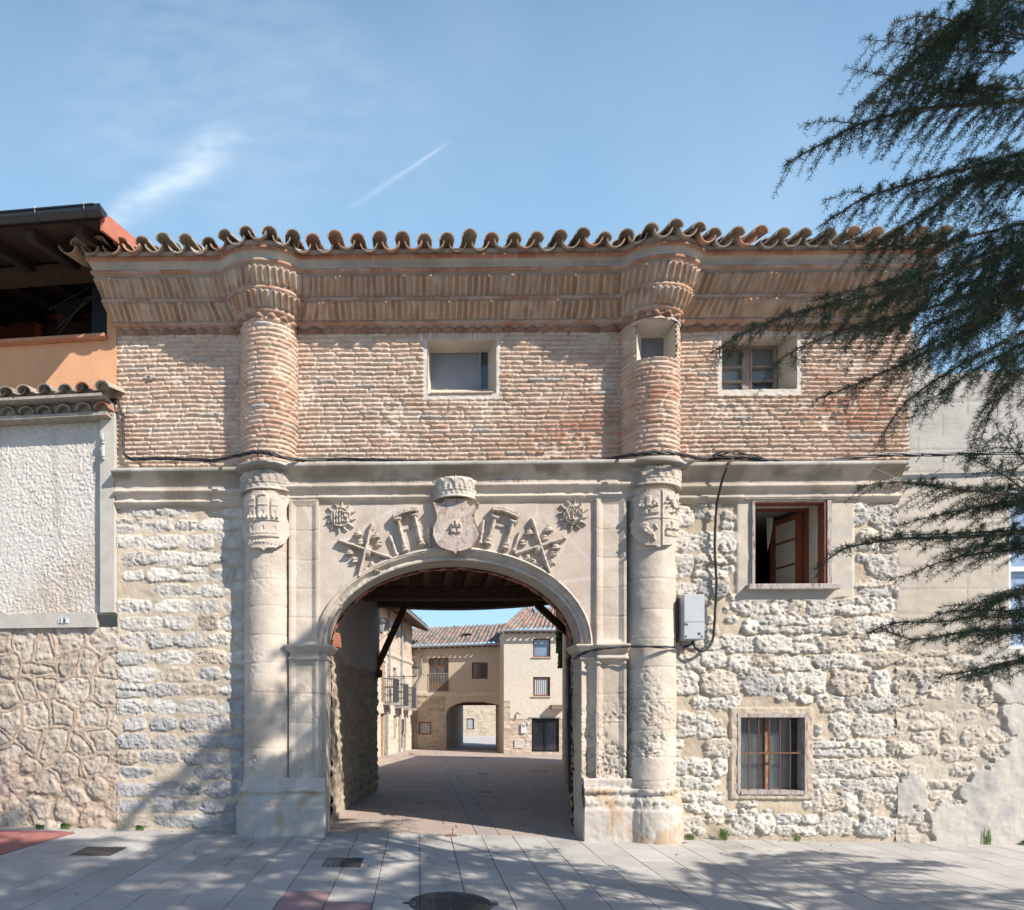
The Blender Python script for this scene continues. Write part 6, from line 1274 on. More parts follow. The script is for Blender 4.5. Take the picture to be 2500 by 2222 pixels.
(t0, t1, z0, z1), o = win(CP, ch, z4, wins[2], fr=.07, mull=1, mf=M_blk, mg=mat('black_glass', (.02, .024, .032), rough=.07, spec=.8, var=.5, vs=2, bump=0), lab='glazed black double door'); o.name = 'door'
b = MB(); CP.box(b, t0-.15, t1+.05, z1+.01, z1+.06, -.02, .06); b.build('lintel', M_zinc, ch)
b = MB(); r = CP.rect(*(z4(1483, 0)[0], z4(1525, 0)[0]), z4(0, 1200)[1], z4(0, 1285)[1]); CP.box(b, *r, 0, .09); b.build('intercom_box', M_white, ch)
b = MB(); r = CP.rect(z4(1490, 0)[0], z4(1518, 0)[0], z4(0, 1206)[1], z4(0, 1232)[1]); CP.box(b, *r, .088, .096); b.build('intercom_screen', M_zinc, ch)
b = MB(); r = CP.rect(z4(1422, 0)[0], z4(1495, 0)[0], z4(0, 1348)[1], z4(0, 1425)[1]); CP.box(b, *r, 0, .05); b.build('meter_hatch', mat('pale_metal_hatch', (.48, .46, .43), rough=.5, var=.25, vs=12), ch)
b = MB(); r = CP.rect(z4(1543, 0)[0], z4(1558, 0)[0], z4(0, 1185)[1], z4(0, 1210)[1]); CP.box(b, *r, 0, .05); b.build('door_number_plate', M_white, ch)
b = MB(); r = CP.rect(z4(1757, 0)[0], z4(1840, 0)[0], z4(0, 1025)[1], z4(0, 1065)[1]); CP.box(b, r[0], r[1]+.2, r[2], r[3], 0, .4); b.build('stone_corbel', mat('old_timber', (.22, .17, .12)), ch)  # stub of an old timber beam
b = MB(); r = CP.rect(z4(1455, 0)[0], z4(1480, 0)[0], z4(0, 1095)[1], z4(0, 1118)[1]); b.tube([CP.at(r[0], 0, r[3]), CP.at(r[0], .12, r[3]-.02), CP.at(r[0]+.1, .2, r[2])], .035, 6); b.build('spotlight', M_zinc, ch)
b = MB(); r = CP.rect(z4(1605, 0)[0], z4(1670, 0)[0], z4(0, 190)[1], z4(0, 212)[1], -2.3); b.hexa([CP.at(r[0], -2.2, zCE+1.16), CP.at(r[1], -2.2, zCE+1.16), CP.at(r[1], -2.9, zCE+1.44), CP.at(r[0], -2.9, zCE+1.44), CP.at(r[0], -2.2, zCE+1.24), CP.at(r[1], -2.2, zCE+1.24), CP.at(r[1], -2.9, zCE+1.52), CP.at(r[0], -2.9, zCE+1.52)]); b.build('skylight', M_zinc, ch)
# far stone house through the second archway
FP = PL((-4, 44), (14, 43.0)); fh = thing('far_stone_house', 'pale coursed stone house across the street, seen through the far archway', 'house', (4, 45, zf))
random.seed(51); t0_ = FP.px(1080, 1750)[0]; t1_ = FP.px(1250, 1750)[0]; stF = rows_of(t0_, t1_, zf-.2, 5, (.16, .3), (.2, .5), (.02, .05), (2.5, 4), (.01, .02), lambda x, z: tuple(np.array((.52, .43, .33))*random.uniform(.85, 1.1)), .02, .1, .08)
hs = holes_of(FP, z4, [(980, 1050, 1150, 1252)])
FP.field('wall', t0_, t1_, zf-.2, 5, .06, lambda X, Z: stamp_stones(X, Z, stF, (.52, .43, .32), 3), M_stone, fh, hs)
b = MB(); FP.box(b, 0, t0_, zf-.2, 5, -2, 0); FP.box(b, t1_, FP.L, zf-.2, 5, -2, 0); FP.box(b, t0_, t1_, zf-.2, 5, -2, -.3); b.build('building_mass', mat('pale_stone_mass', (.50, .42, .33)), fh)
win(FP, fh, z4, (980, 1050, 1150, 1252), curt=True, fr=.05, mf=mat('dark_window_frame', (.08, .07, .06))); b = MB(); r = FP.rect(z4(1262, 0)[0], z4(1305, 0)[0], z4(0, 1082)[1], z4(0, 1108)[1]); FP.box(b, *r, .0, .03); so_ = b.build('street_sign', M_white, fh); b = MB()
FP.box(b, r[0]+.08, r[1]-.08, r[2]+.12, r[2]+.17, .03, .035); FP.box(b, r[0]+.08, r[1]-.08, r[2]+.24, r[2]+.29, .03, .035); b.build('lettering', mat('sign_blue', (.08, .12, .30)), so_)
# left street house
SP = PL((-4.0, 2.5+.0), (-.30, 26.5)); SP = PL((-1.65-12*.1554, 17.8-12), (-.36, 26.1)); SP.n = np.array((SP.u[1], -SP.u[0])); sh_ = thing('balcony_house', 'narrow stone and brick house with three iron balconies on the sunlit left of the courtyard', 'house', (-2.5, 18, gz(-2, 18)))
tS1 = SP.L; zSt = SP.px(*z8(280, 590))[1]; zSE = SP.px(*z8(455, 260))[1]; tq0 = SP.px(921, 1700)[0]-3
random.seed(61); stS = rows_of(tq0, tS1, -1.1, zSt, (.16, .28), (.2, .5), (.03, .06), (2.3, 3.6), (.01, .02), lambda x, z: tuple(np.array((.56, .47, .38))*random.uniform(.9, 1.08)), .05, .1, .1)
sbf = make_brickfn(zSt, redf=lambda X, Z: .35+0*X, seed=5)
def swall(X, Z):
    h, c = stamp_stones(X, Z, stS, (.57, .485, .385), 3); h2, c2 = sbf(X, Z); k = (Z > zSt+.12)*1.; bd = ((Z > zSt-.05) & (Z < zSt+.12)); h = h*(1-k)+h2*k+.07*bd; c = mixc(c, c2, k); c = np.where(bd[..., None], np.array((.50, .42, .33)), c); return h, c
gr = [(140, 190, 1250, 1770), (290, 320, 1275, 1560), (380, 415, 1320, 1660)]; md = [(148, 190, 632, 1120), (287, 325, 718, 1160), (397, 418, 800, 1190)]; up = [(170, 207, 130, 300), (308, 345, 270, 405), (402, 430, 220, 512)]
hs = holes_of(SP, z8, gr+md+up)
SP.field('wall', tq0, tS1, -1.1, zSE+.3, .035, swall, M_stone, sh_, hs)
b = MB(); SP.box(b, 0, tS1, -1, zSE+.2, -4, -.25); SP.box(b, 0, tq0, -1, zSE+.2, -.25, 0); reveals(SP, b, hs, -.2); b.build('building_mass', mat('stone_mass', (.52, .45, .36)), sh_)
for r in gr+md+up:
    w_ = win(SP, sh_, z8, r, d=-.16, fr=.06, mf=mat('brown_shutter_wood', (.36, .19, .10)) if r in md+gr else mat('pale_shutter', (.50, .50, .46)), mg=mat('louvred_shutter', (.40, .30, .22), var=.2, vs=10, stretch=(1, 1, 12)) if r not in up else mat('pale_louvre', (.52, .51, .47), var=.2, vs=10, stretch=(1, 1, 12)))
tiled('roof', sh_, SP, 0, tS1+.25, zSE+.34, zSE+.2, .8, 3.5, 1.3, seed=3)
b = MB(); b.hexa([SP.at(0, .8, zSE+.2), SP.at(tS1+.25, .8, zSE+.1), SP.at(tS1+.25, -3, zSE+1.45), SP.at(0, -3, zSE+1.55), SP.at(0, .8, zSE+.26), SP.at(tS1+.25, .8, zSE+.16), SP.at(tS1+.25, -3, zSE+1.5), SP.at(0, -3, zSE+1.6)])
for k in range(60): t = tS1+.2-k*.33; b.hexa([SP.at(t, .78, zSE+.0), SP.at(t+.09, .78, zSE+.0), SP.at(t+.09, 0, zSE+.28), SP.at(t, 0, zSE+.28), SP.at(t, .78, zSE+.11), SP.at(t+.09, .78, zSE+.11), SP.at(t+.09, 0, zSE+.38), SP.at(t, 0, zSE+.38)])
b.build('eaves', mat('brown_eave_timber', (.20, .13, .085), var=.3), sh_)
b = MB(); b.tube([SP.at(0, .86, zSE+.2), SP.at(tS1+.25, .86, zSE+.1)], .06, 8); b.build('gutter', M_zinc, sh_)
b = MB()
for (pp) in ([(245, 20), (245, 860)], [(220, 1165), (216, 1775)], [(505, 130), (480, 175), (395, 205), (390, 950)], [(372, 1175), (368, 1720)], [(437, 1285), (427, 1705)]):
    q = [SP.px(*z8(*p_), .1) for p_ in pp]; b.tube([SP.at(t, .1 if not (pp[0][0] == 505 and i < 2) else .6-.25*i, z) for i, (t, z) in enumerate(q)], .05, 7)
b.build('downpipes', M_zinc, sh_)
M_rail = mat('iron_balcony_grey', (.06, .065, .075), rough=.6, var=.2, bump=0)
for r in ((160, 250, 880, 1125), (293, 370, 945, 1165), (400, 455, 995, 1190)):
    t0, t1, z0, z1 = SP.rect(*(z8(r[0], 0)[0], z8(r[1], 0)[0]), z8(0, r[2])[1], z8(0, r[3])[1]); tm = (t0+t1)/2; t0, t1 = tm-.62, tm+.62; hgt = 1.0; z1 = z0+hgt; dd = .42; o = bpy.data.objects.new('balcony', None); COL.objects.link(o); o.parent = sh_
    b = MB(); SP.box(b, t0-.05, t1+.05, z0-.10, z0-.02, 0, dd+.05); b.build('slab', mat('balcony_slab', (.30, .29, .28)), o)
    b = MB(); n = 13
    for k in range(n): t = t0+(t1-t0)*k/(n-1); b.tube([SP.at(t, dd, z0), SP.at(t, dd, z1)], .011, 4)
    for k in range(5): d_ = dd*k/5; b.tube([SP.at(t0, d_, z0), SP.at(t0, d_, z1)], .011, 4); b.tube([SP.at(t1, d_, z0), SP.at(t1, d_, z1)], .011, 4)
    for z in (z0+.02, z0+.35, z0+.65, z1): b.tube([SP.at(t0, 0, z), SP.at(t0, dd, z), SP.at(t1, dd, z), SP.at(t1, 0, z)], .014, 4)
    b.build('railing', M_rail, o)
# wall lanterns
def lantern(nm, lab, X, Y, Z, s, wallx, grp=None):
    t = thing(nm, lab, 'wall lantern', (wallx, Y, Z)); b = MB()
    b.tube([(wallx, Y, Z-.36*s), (X, Y, Z-.36*s)], .016, 5); b.tube([(wallx, Y, Z-.85*s), (wallx+.25*s, Y, Z-.8*s), (wallx+.6*s, Y, Z-.5*s), (wallx+.75*s, Y, Z-.38*s)], .013, 5)
    for (cx, r_) in ((wallx+.22*s, .13*s), (wallx+.48*s, .09*s), (wallx+.75*s, .06*s), (X-.12*s, .05*s)):
        b.tube([(cx+r_*(1-k/26)*math.cos(k*.5), Y, Z-.36*s-r_-.02+r_*(1-k/26)*math.sin(k*.5)) for k in range(22)], .008, 4)
    b.build('bracket', M_rail, t)
    b = MB(); b.lathe((X, Y, Z), [(.06*s, -.34*s), (.14*s, .0), (.145*s, .02*s), (.13*s, .03*s)], 6); b.build('glass', mat('lantern_glass', (.5, .5, .46), rough=.2, trans=.3, bump=0), t)
    b = MB(); b.lathe((X, Y, Z), [(.19*s, .02*s), (.195*s, .05*s), (.15*s, .10*s), (.11*s, .17*s), (.05*s, .2*s), (.055*s, .25*s), (.02*s, .28*s), (.001, .33*s)], 12)
    for k in range(6): g = k*math.pi/3; b.tube([(X+.06*s*math.cos(g), Y+.06*s*math.sin(g), Z-.34*s), (X+.145*s*math.cos(g), Y+.145*s*math.sin(g), Z+.02*s)], .009, 4)
    b.lathe((X, Y, Z), [(.02*s, -.40*s), (.065*s, -.36*s), (.065*s, -.33*s)], 8); b.build('frame', M_rail, t)
X_, Z_ = W(*z8(548, 725), 19.6); lantern('wall_lantern', 'ornate wall lantern on a scrolled iron arm, in the middle of the courtyard view', X_, 19.6, Z_, .95, -1.34)
X_, Z_ = W(*z8(150, 205), 16.5); lantern('wall_lantern', 'ornate wall lantern half hidden behind the slanting timber brace', X_, 16.5, Z_, .95, X_-.45)
# ------------------------------------------------------------ cables, box, small things
M_cab = mat('black_cable', (.022, .023, .027), rough=.45, var=.1, bump=0, spec=.5)
def depthY(sx):
    for c_, R_ in ((XL, .40), (XR, .43)):
        x = wx(sx, -.3); 
        if abs(x-c_) < R_+.12: return -(.13+(R_-.02)*math.sqrt(max(0, 1-((x-c_)/(R_+.12))**2)))
    return -.13
def cable(pts, r, tw=0, n=6, k=5, strands=1, yfun=None):
    b = MB(); W3 = []
    for p in pts:
        Y = p[2] if len(p) > 2 else yfun(p[0]); x, z = W(p[0], p[1], Y); W3.append((x, Y, z))
    C_ = catmull(W3, k)
    for s_ in range(strands):
        P = []
        for i, c in enumerate(C_): g = i*.55+s_*2*math.pi/strands; P.append((c[0], c[1]+tw*math.cos(g), c[2]+tw*math.sin(g)))
        b.tube(P, r, n)
    return b
mainc = [(225, 976, -.05), (252, 975, -.07), (276, 977, -.06), (291, 990, -.06), (299, 1014, -.06), (301, 1050, -.06), (302, 1092, -.06), (307, 1113, -.07), (325, 1121, -.10), (370, 1120), (423, 1120), (520, 1124), (567, 1115), (600, 1108), (626, 1104), (650, 1106), (673, 1111), (724, 1122), (820, 1121), (915, 1123), (985, 1126), (1052, 1129), (1115, 1132), (1177, 1134), (1287, 1129), (1375, 1128), (1463, 1125), (1528, 1113), (1560, 1110), (1600, 1106), (1640, 1107), (1669, 1111), (1720, 1121), (1787, 1118), (1861, 1123), (1978, 1129), (2076, 1119), (2166, 1111), (2250, 1111), (2360, 1108), (2520, 1106), (2700, 1104)]
b = cable(mainc, .0115, .013, strands=3, yfun=depthY); mc = thing('cable_bundle', 'black cable bundle strung across the whole facade over the stone cornice', 'cable', (0, -.13, 4.85)); b.build('cables', M_cab, mc, smooth=True)
b = MB()
for sx_, sy_ in ((333, 1121), (423, 1121), (520, 1124), (626, 1104), (724, 1122), (917, 1123), (1287, 1130), (1463, 1126), (1720, 1121), (1978, 1130), (2166, 1111), (2250, 1111), (2340, 1108), (299, 1014)):
    Y = depthY(sx_) if sx_ > 310 else -.06; x, z = W(sx_, sy_, Y); b.lathe((x, Y, z), [(.001, -.012), (.026, -.010), (.028, .012), (.001, .012)], 8); b.tube([(x, Y, z), (x+.005, Y+.11, z-.05)], .006, 4)
b.build('clips', M_cab, mc)
b = cable([(1787, 1118, -.16), (1740, 1112, -.16), (1770, 1106, -.18), (1800, 1106, -.18), (1840, 1113, -.17), (1880, 1124, -.15), (1930, 1128, -.14), (1978, 1130, -.14)], .009, .012, strands=2); b.build('spare_loop', M_cab, mc, smooth=True)
b = cable([(310, 1096, -.05), (420, 1108, -.05), (520, 1114, -.06), (600, 1113, -.2), (730, 1135, -.24), (900, 1142, -.24), (1040, 1143, -.24), (1200, 1135, -.20)], .0032); b.build('thin_wire', M_cab, mc)
dr = thing('drop_cable', 'black cable hanging beside the open window and looping up into the grey meter box', 'cable', (3.9, -.1, 4.7))
cable([(1790, 1118, -.14), (1780, 1132, -.24), (1772, 1150, -.25), (1763, 1174, -.22), (1754, 1210, -.14), (1749, 1240, -.09), (1746, 1290, -.08), (1745, 1330, -.08), (1747, 1380, -.08), (1749, 1432, -.08), (1746, 1490, -.08), (1742, 1550, -.08), (1737, 1568, -.09), (1730, 1579, -.10), (1716, 1588, -.12), (1704, 1586, -.14), (1695, 1577, -.15), (1690, 1560, -.15)], .012, .012, strands=3).build('cables', M_cab, dr, smooth=True)
lc = thing('cable_run', 'black cable running left from the meter box across the right column into the passage', 'cable', (2.9, -.35, 2.35))
b = cable([(1695, 1562, -.14), (1685, 1574, -.15), (1668, 1580, -.2), (1650, 1580, -.30), (1620, 1580, -.40), (1563, 1578, -.37), (1530, 1578, -.36), (1509, 1579, -.38), (1478, 1583, -.40), (1444, 1588, -.36), (1420, 1597, -.28), (1411, 1602, -.2), (1402, 1606, .1), (1396, 1612, .5)], .011, .010, strands=2); b.build('cables', M_cab, lc, smooth=True)
b = MB(); xa, za = W(1391, 1625, 1.0); xb, zb = W(1396, 1936, 1.0); b.tube([(xa-.02, 1.0, za+.1), (xa, 1.0, za-.6), (xa, 1.0, za-.7), (xb, 1.0, zb)], [.022, .025, .045, .045], 10); b.tube([(xa+.06, .9, za+.25), (xa, .98, za+.1), (xa-.02, 1., za)], .03, 7); tag(b.build('drainpipe', mat('black_plastic_pipe', (.015, .015, .018), rough=.5, bump=0)), 'thick black pipe running down the right wall of the passage', 'pipe')
# meter box
mb = thing('meter_box', 'grey plastic meter box marked 06 mounted beside the right stone column', 'meter box', (3.4, -.1, 2.6))
yf = -.30; x0_, z1_ = W(1670, 1451, yf); x1_, z0_ = W(1719, 1561, yf); x1_ = wx(1720, yf)
b = MB(); b.box((x0_, yf, z0_), (x1_, -.06, z1_), .008); b.build('case', mat('light_grey_plastic', (.43, .45, .47), rough=.45, var=.03, bump=.05), mb)
zm_ = W(1690, 1519, yf)[1]; b = MB(); b.box((x0_+.004, yf-.006, zm_+.004), (x1_-.004, yf-.0005, z1_-.01), .003); b.box((x0_+.004, yf-.006, z0_+.008), (x1_-.004, yf-.0005, zm_-.003), .003); b.build('lids', mat('grey_box_lid', (.47, .49, .51), rough=.4, var=.04, bump=.05), mb)
xt, zt_ = W(1668.6, 1527.5, yf-.008); text_obj('06', .055, 'lettering', M_ink, mb, (xt, yf-.0075, zt_), ext=.0012, sxk=1.05)
b = MB()
for sx_ in (1674, 1712): x, z = W(sx_ if sx_ < 1700 else 1713, 1554, yf); b.lathe((x, yf-.007, z), [(.001, -.003), (.011, -.003), (.011, .004)], 10, ax='y')
xq, zq_ = W(1703, 1548, yf)
for k in range(4): b.box((xq+k*.009, yf-.0085, zq_-.014), (xq+k*.009+.003+.002*(k % 2), yf-.0055, zq_+.02))
b.build('screws_and_label', M_ink, mb); b = MB(); x, z = W(1651, 1460, -.12); x2, z2 = W(1654, 1570, -.12); b.box((x0_-.085, -.16, z2), (x0_-.01, -.02, z)); b.build('back_plate', mat('dark_brown_board', (.10, .075, .06)), mb)
# insulator and cord at the right
x, z = W(2306, 1120, -.1); b = MB(); b.lathe((x, -.1, z-.04), [(.001, 0), (.02, 0), (.022, .02), (.014, .03), (.022, .045), (.018, .07), (.001, .08)], 12); tag(b.build('insulator', MATS['white_ceramic']), 'white ceramic insulator under the cables on the scored plaster wall', 'insulator')
b = cable([(2070, 1118, -.14), (2150, 1150, -.2), (2230, 1185, -.25), (2330, 1215, -.3), (2520, 1245, -.3)], .003); tag(b.build('thin_wire', mat('pale_wire', (.3, .3, .29), bump=0)), 'thin pale wire slanting down from the cables to the right', 'wire')
# ------------------------------------------------------------ weeds, ivy, litter
M_leaf = mat('weed_green', (.10, .15, .045), var=.4, vs=30, bump=0, rough=.6)
def weed(sx_, sy_, hgt, n, lab, broad=False, spread=.6):
    x, y = G(sx_, sy_); y = min(y, -.07); z = gz(x, y); b = MB()
    for i in range(n):
        a = random.uniform(0, 2*math.pi); l = hgt*random.uniform(.5, 1.); s_ = random.uniform(.2, 1)*spread*l; dx, dy = math.cos(a)*s_, -abs(math.sin(a))*s_; w_ = .006 if not broad else .022; ox = random.uniform(-.05, .05)
        p0 = (x+ox-w_/2, y, z); p1 = (x+ox+w_/2, y, z); m0 = (x+ox+dx*.4-w_*.7, y+dy*.4, z+l*.65); m1 = (x+ox+dx*.4+w_*.7, y+dy*.4, z+l*.68); tp = (x+ox+dx, y+dy, z+l*(.85 if not broad else .7)); b.add([p0, p1, m1, m0, tp], [(0, 1, 2, 3), (3, 2, 4)])
    tag(b.build('weed', M_leaf), lab, 'weed')
weed(1765, 2052, .22, 40, 'bright grass tuft at the wall foot just right of the right column')
weed(1935, 2052, .16, 24, 'thin grass tuft below the barred window'); weed(1682, 2050, .10, 26, 'low weed at the foot of the right column', True)
weed(2353, 2050, .30, 18, 'tall narrow grass blade tuft growing by the rubble at the right', spread=.15); weed(2465, 2056, .12, 24, 'low leafy weed at the far right wall foot', True)
weed(165, 2023, .12, 34, 'leafy weed at the left wall foot beside the red pavement', True); weed(345, 2027, .11, 30, 'leafy weed at the joint between the left house and the gatehouse', True); weed(108, 2021, .09, 18, 'small weed by the left end of the wall', True)
b = MB()
for i in range(900):
    t = QP.L-random.uniform(.0, .5); z = 4.35-random.random()**1.3*1.3; d_ = random.uniform(.0, .22)*(1 if z > 3.6 else .7); x, y, z = QP.at(t, d_, z); s_ = .05; a = random.uniform(0, 6.3); e = random.uniform(-.7, .7)
    b.add([(x-s_*math.cos(a), y-s_*math.sin(a), z), (x, y, z-s_), (x+s_*math.cos(a), y+s_*math.sin(a), z+s_*e), (x, y, z+s_)], [(0, 1, 2, 3)])
tag(b.build('ivy', mat('ivy_green', (.07, .12, .035), var=.4, vs=4, bump=0)), 'ivy hanging from the top corner of the long courtyard wall', 'ivy')
b = MB()
def leaf(x, y, z, s_):
    a = random.uniform(0, 6.3); c, n = math.cos(a)*s_, math.sin(a)*s_; b.add([(x-c, y-n, z+.002), (x+n*.5, y-c*.5, z+.006+random.uniform(0, .01)), (x+c, y+n, z+.003), (x-n*.5, y+c*.5, z+.008)], [(0, 1, 2, 3)])
for i in range(260):
    if i < 90: x, y = G(*z8(random.gauss(510, 45), random.gauss(1730, 14)))
    elif i < 130: x, y = G(*z8(random.uniform(130, 420), random.gauss(1770, 20)))
    else: x = random.uniform(-5, 7.5); y = -random.random()**3*3-.08
    leaf(x, y, gz(x, y)+.003, random.uniform(.008, .022) if i > 130 else random.uniform(.03, .06))
o = b.build('leaf_litter', mat('dry_leaf', (.22, .13, .07), var=.4, vs=60, bump=0)); tag(o, 'dry leaves and grit scattered along the wall foot and courtyard', 'leaf litter', kind='stuff')
# ------------------------------------------------------------ conifer at the right, in front of the facade
M_needle = mat('conifer_needles', None, rough=.5, var=.25, vs=3, bump=0, spec=.25)
M_bark = mat('conifer_bark', (.13, .095, .07), var=.3, vs=20, bump=.6, bs=30, bd=.01)
TX, TY = 6.9, -6.2
rt = np.random.default_rng(12)
def w3(sx, sy, q):          # photo direction at distance q from the camera plane
    X, Z = W(sx, sy, q-D); return np.array((X, q-D, Z))
class Tree:
    def __init__(s): s.tw = []; s.sm = []; s.tg = []; s.len = []; s.wood = MB()
    def strand(s, pts, r0, r1, needles=True, step=.015, k=4, nl=.030):
        C_ = np.array(catmull(pts, k)); n = len(C_); s.wood.tube([tuple(p) for p in C_], [r0+(r1-r0)*i/(n-1) for i in range(n)], 5 if r0 > .012 else (4 if r0 > .004 else 3), cap=False)
        if needles:
            d = np.r_[0, np.cumsum(np.linalg.norm(np.diff(C_, axis=0), axis=1))]; m_ = max(2, int(d[-1]/step)); u = np.linspace(0, d[-1], m_); P = np.stack([np.interp(u, d, C_[:, i]) for i in range(3)], -1); T_2 = np.gradient(P, axis=0); T_2 /= np.maximum(1e-9, np.linalg.norm(T_2, axis=1))[:, None]
            s.sm.append(P); s.tg.append(T_2); s.len.append(np.full(m_, nl))
        return C_
    def spray(s, C_, frac0, L0, r, dens=.07, lev=1, droop=.35, step=.015, tert=True):
        """side twigs on both sides of limb C_"""
        d = np.r_[0, np.cumsum(np.linalg.norm(np.diff(C_, axis=0), axis=1))]; tot = d[-1]; u = frac0*tot; side = 1
        while u < tot*.985:
            p = np.array([np.interp(u, d, C_[:, i]) for i in range(3)]); q = np.array([np.interp(min(tot, u+.05), d, C_[:, i]) for i in range(3)]); t = q-p; t /= max(1e-9, np.linalg.norm(t))
            sd = np.cross(t, (0, 0, 1)); sd /= max(1e-6, np.linalg.norm(sd)); k = (1-u/tot); L_ = L0*(.30+.70*min(1, k*1.5))*rt.uniform(.55, 1.15); a = rt.uniform(.55, 1.0); up = rt.uniform(-.25, .35)
            dr = t*math.cos(a)+sd*side*math.sin(a)+np.array((0, 0, up)); dr /= np.linalg.norm(dr); p1 = p+dr*L_*.5+np.array((0, 0, -droop*L_*.12)); p2 = p+dr*L_*.93+t*L_*.08+np.array((0, 0, -droop*L_*.75))
            c2 = s.strand([p, p1, p2], r, r*.3, True, step, 5)
            if tert and L_ > .16:
                dd = np.r_[0, np.cumsum(np.linalg.norm(np.diff(c2, axis=0), axis=1))]; v = .12*L_; s2 = 1
                while v < dd[-1]*.92:
                    pp = np.array([np.interp(v, dd, c2[:, i]) for i in range(3)]); l3 = (.28*L_*(1-v/dd[-1]*.6))*rt.uniform(.6, 1.2); d3 = dr*.75+np.cross(dr, (0, 0, 1))*s2*.62+np.array((0, 0, rt.uniform(-.45, .2))); d3 /= np.linalg.norm(d3)
                    s.strand([pp, pp+d3*l3*.55, pp+d3*l3+np.array((0, 0, -.3*droop*l3))], r*.5, r*.25, True, step, 2); v += rt.uniform(.05, .09); s2 = -s2
            u += dens*rt.uniform(.7, 1.4); side = -side
    def build_needles(s, per=6, wdt=.0011, ln=1.0, keep=1.0, shade=1.):
        P = np.concatenate(s.sm); T_2 = np.concatenate(s.tg); Lk = np.concatenate(s.len); P = np.repeat(P, per, 0); T_2 = np.repeat(T_2, per, 0); Lk = np.repeat(Lk, per); n = len(P)
        r = rt.normal(size=(n, 3)); r -= (r*T_2).sum(1)[:, None]*T_2; r /= np.linalg.norm(r, axis=1)[:, None]; dr = r*.85+T_2*rt.uniform(.15, .8, (n, 1)); dr[:, 2] += .12; dr /= np.linalg.norm(dr, axis=1)[:, None]
        wv = np.cross(dr, rt.normal(size=(n, 3))); wv /= np.linalg.norm(wv, axis=1)[:, None]; L_ = (Lk*rt.uniform(.65, 1.15, n)*ln)[:, None]; P = P+T_2*rt.uniform(-.008, .008, (n, 1))
        a = P+wv*wdt*.6; b_ = P-wv*wdt*.6; m1 = P+dr*L_*.5+wv*wdt; m2 = P+dr*L_*.5-wv*wdt; e = P+dr*L_
        V = np.stack([a, b_, m2, m1, e], 1).reshape(-1, 3); i0 = np.arange(n)*5; F4 = np.stack([i0, i0+1, i0+2, i0+3], -1); F3 = np.stack([i0+3, i0+2, i0+4, i0+4], -1)
        Fq = np.concatenate([F4, np.stack([i0+3, i0+2, i0+4], -1)[:, [0, 1, 2, 2]]]) if False else None
        k = rt.random(n)[:, None]; c = np.array((.016, .040, .027))*(1-k)+np.array((.036, .068, .028))*k; c = c+np.array((.035, .045, .010))*(k**6); c = np.repeat(c*shade, 5, 0)  # a few random needles brighter: sunlit tips put into the colour
        return V, F4, np.stack([i0+3, i0+2, i0+4], -1), c
def tri_mesh(name, V, tris, m, parent, c): return mesh(name, V, tris.astype(np.int32), m, parent, cols=c)
def needles_obj(name, tr, parent, per, wdt, ln=1., shade=1.):
    V, F4, F3, c = tr.build_needles(per, wdt, ln, shade=shade); tris = np.concatenate([F4[:, [0, 1, 2]], F4[:, [0, 2, 3]], F3]); return tri_mesh(name, V, tris, M_needle, parent, c)
tree = thing('conifer_tree', 'large dark blue-green conifer with drooping needled branches reaching in from the right', 'tree', (TX, TY, gz(TX)))
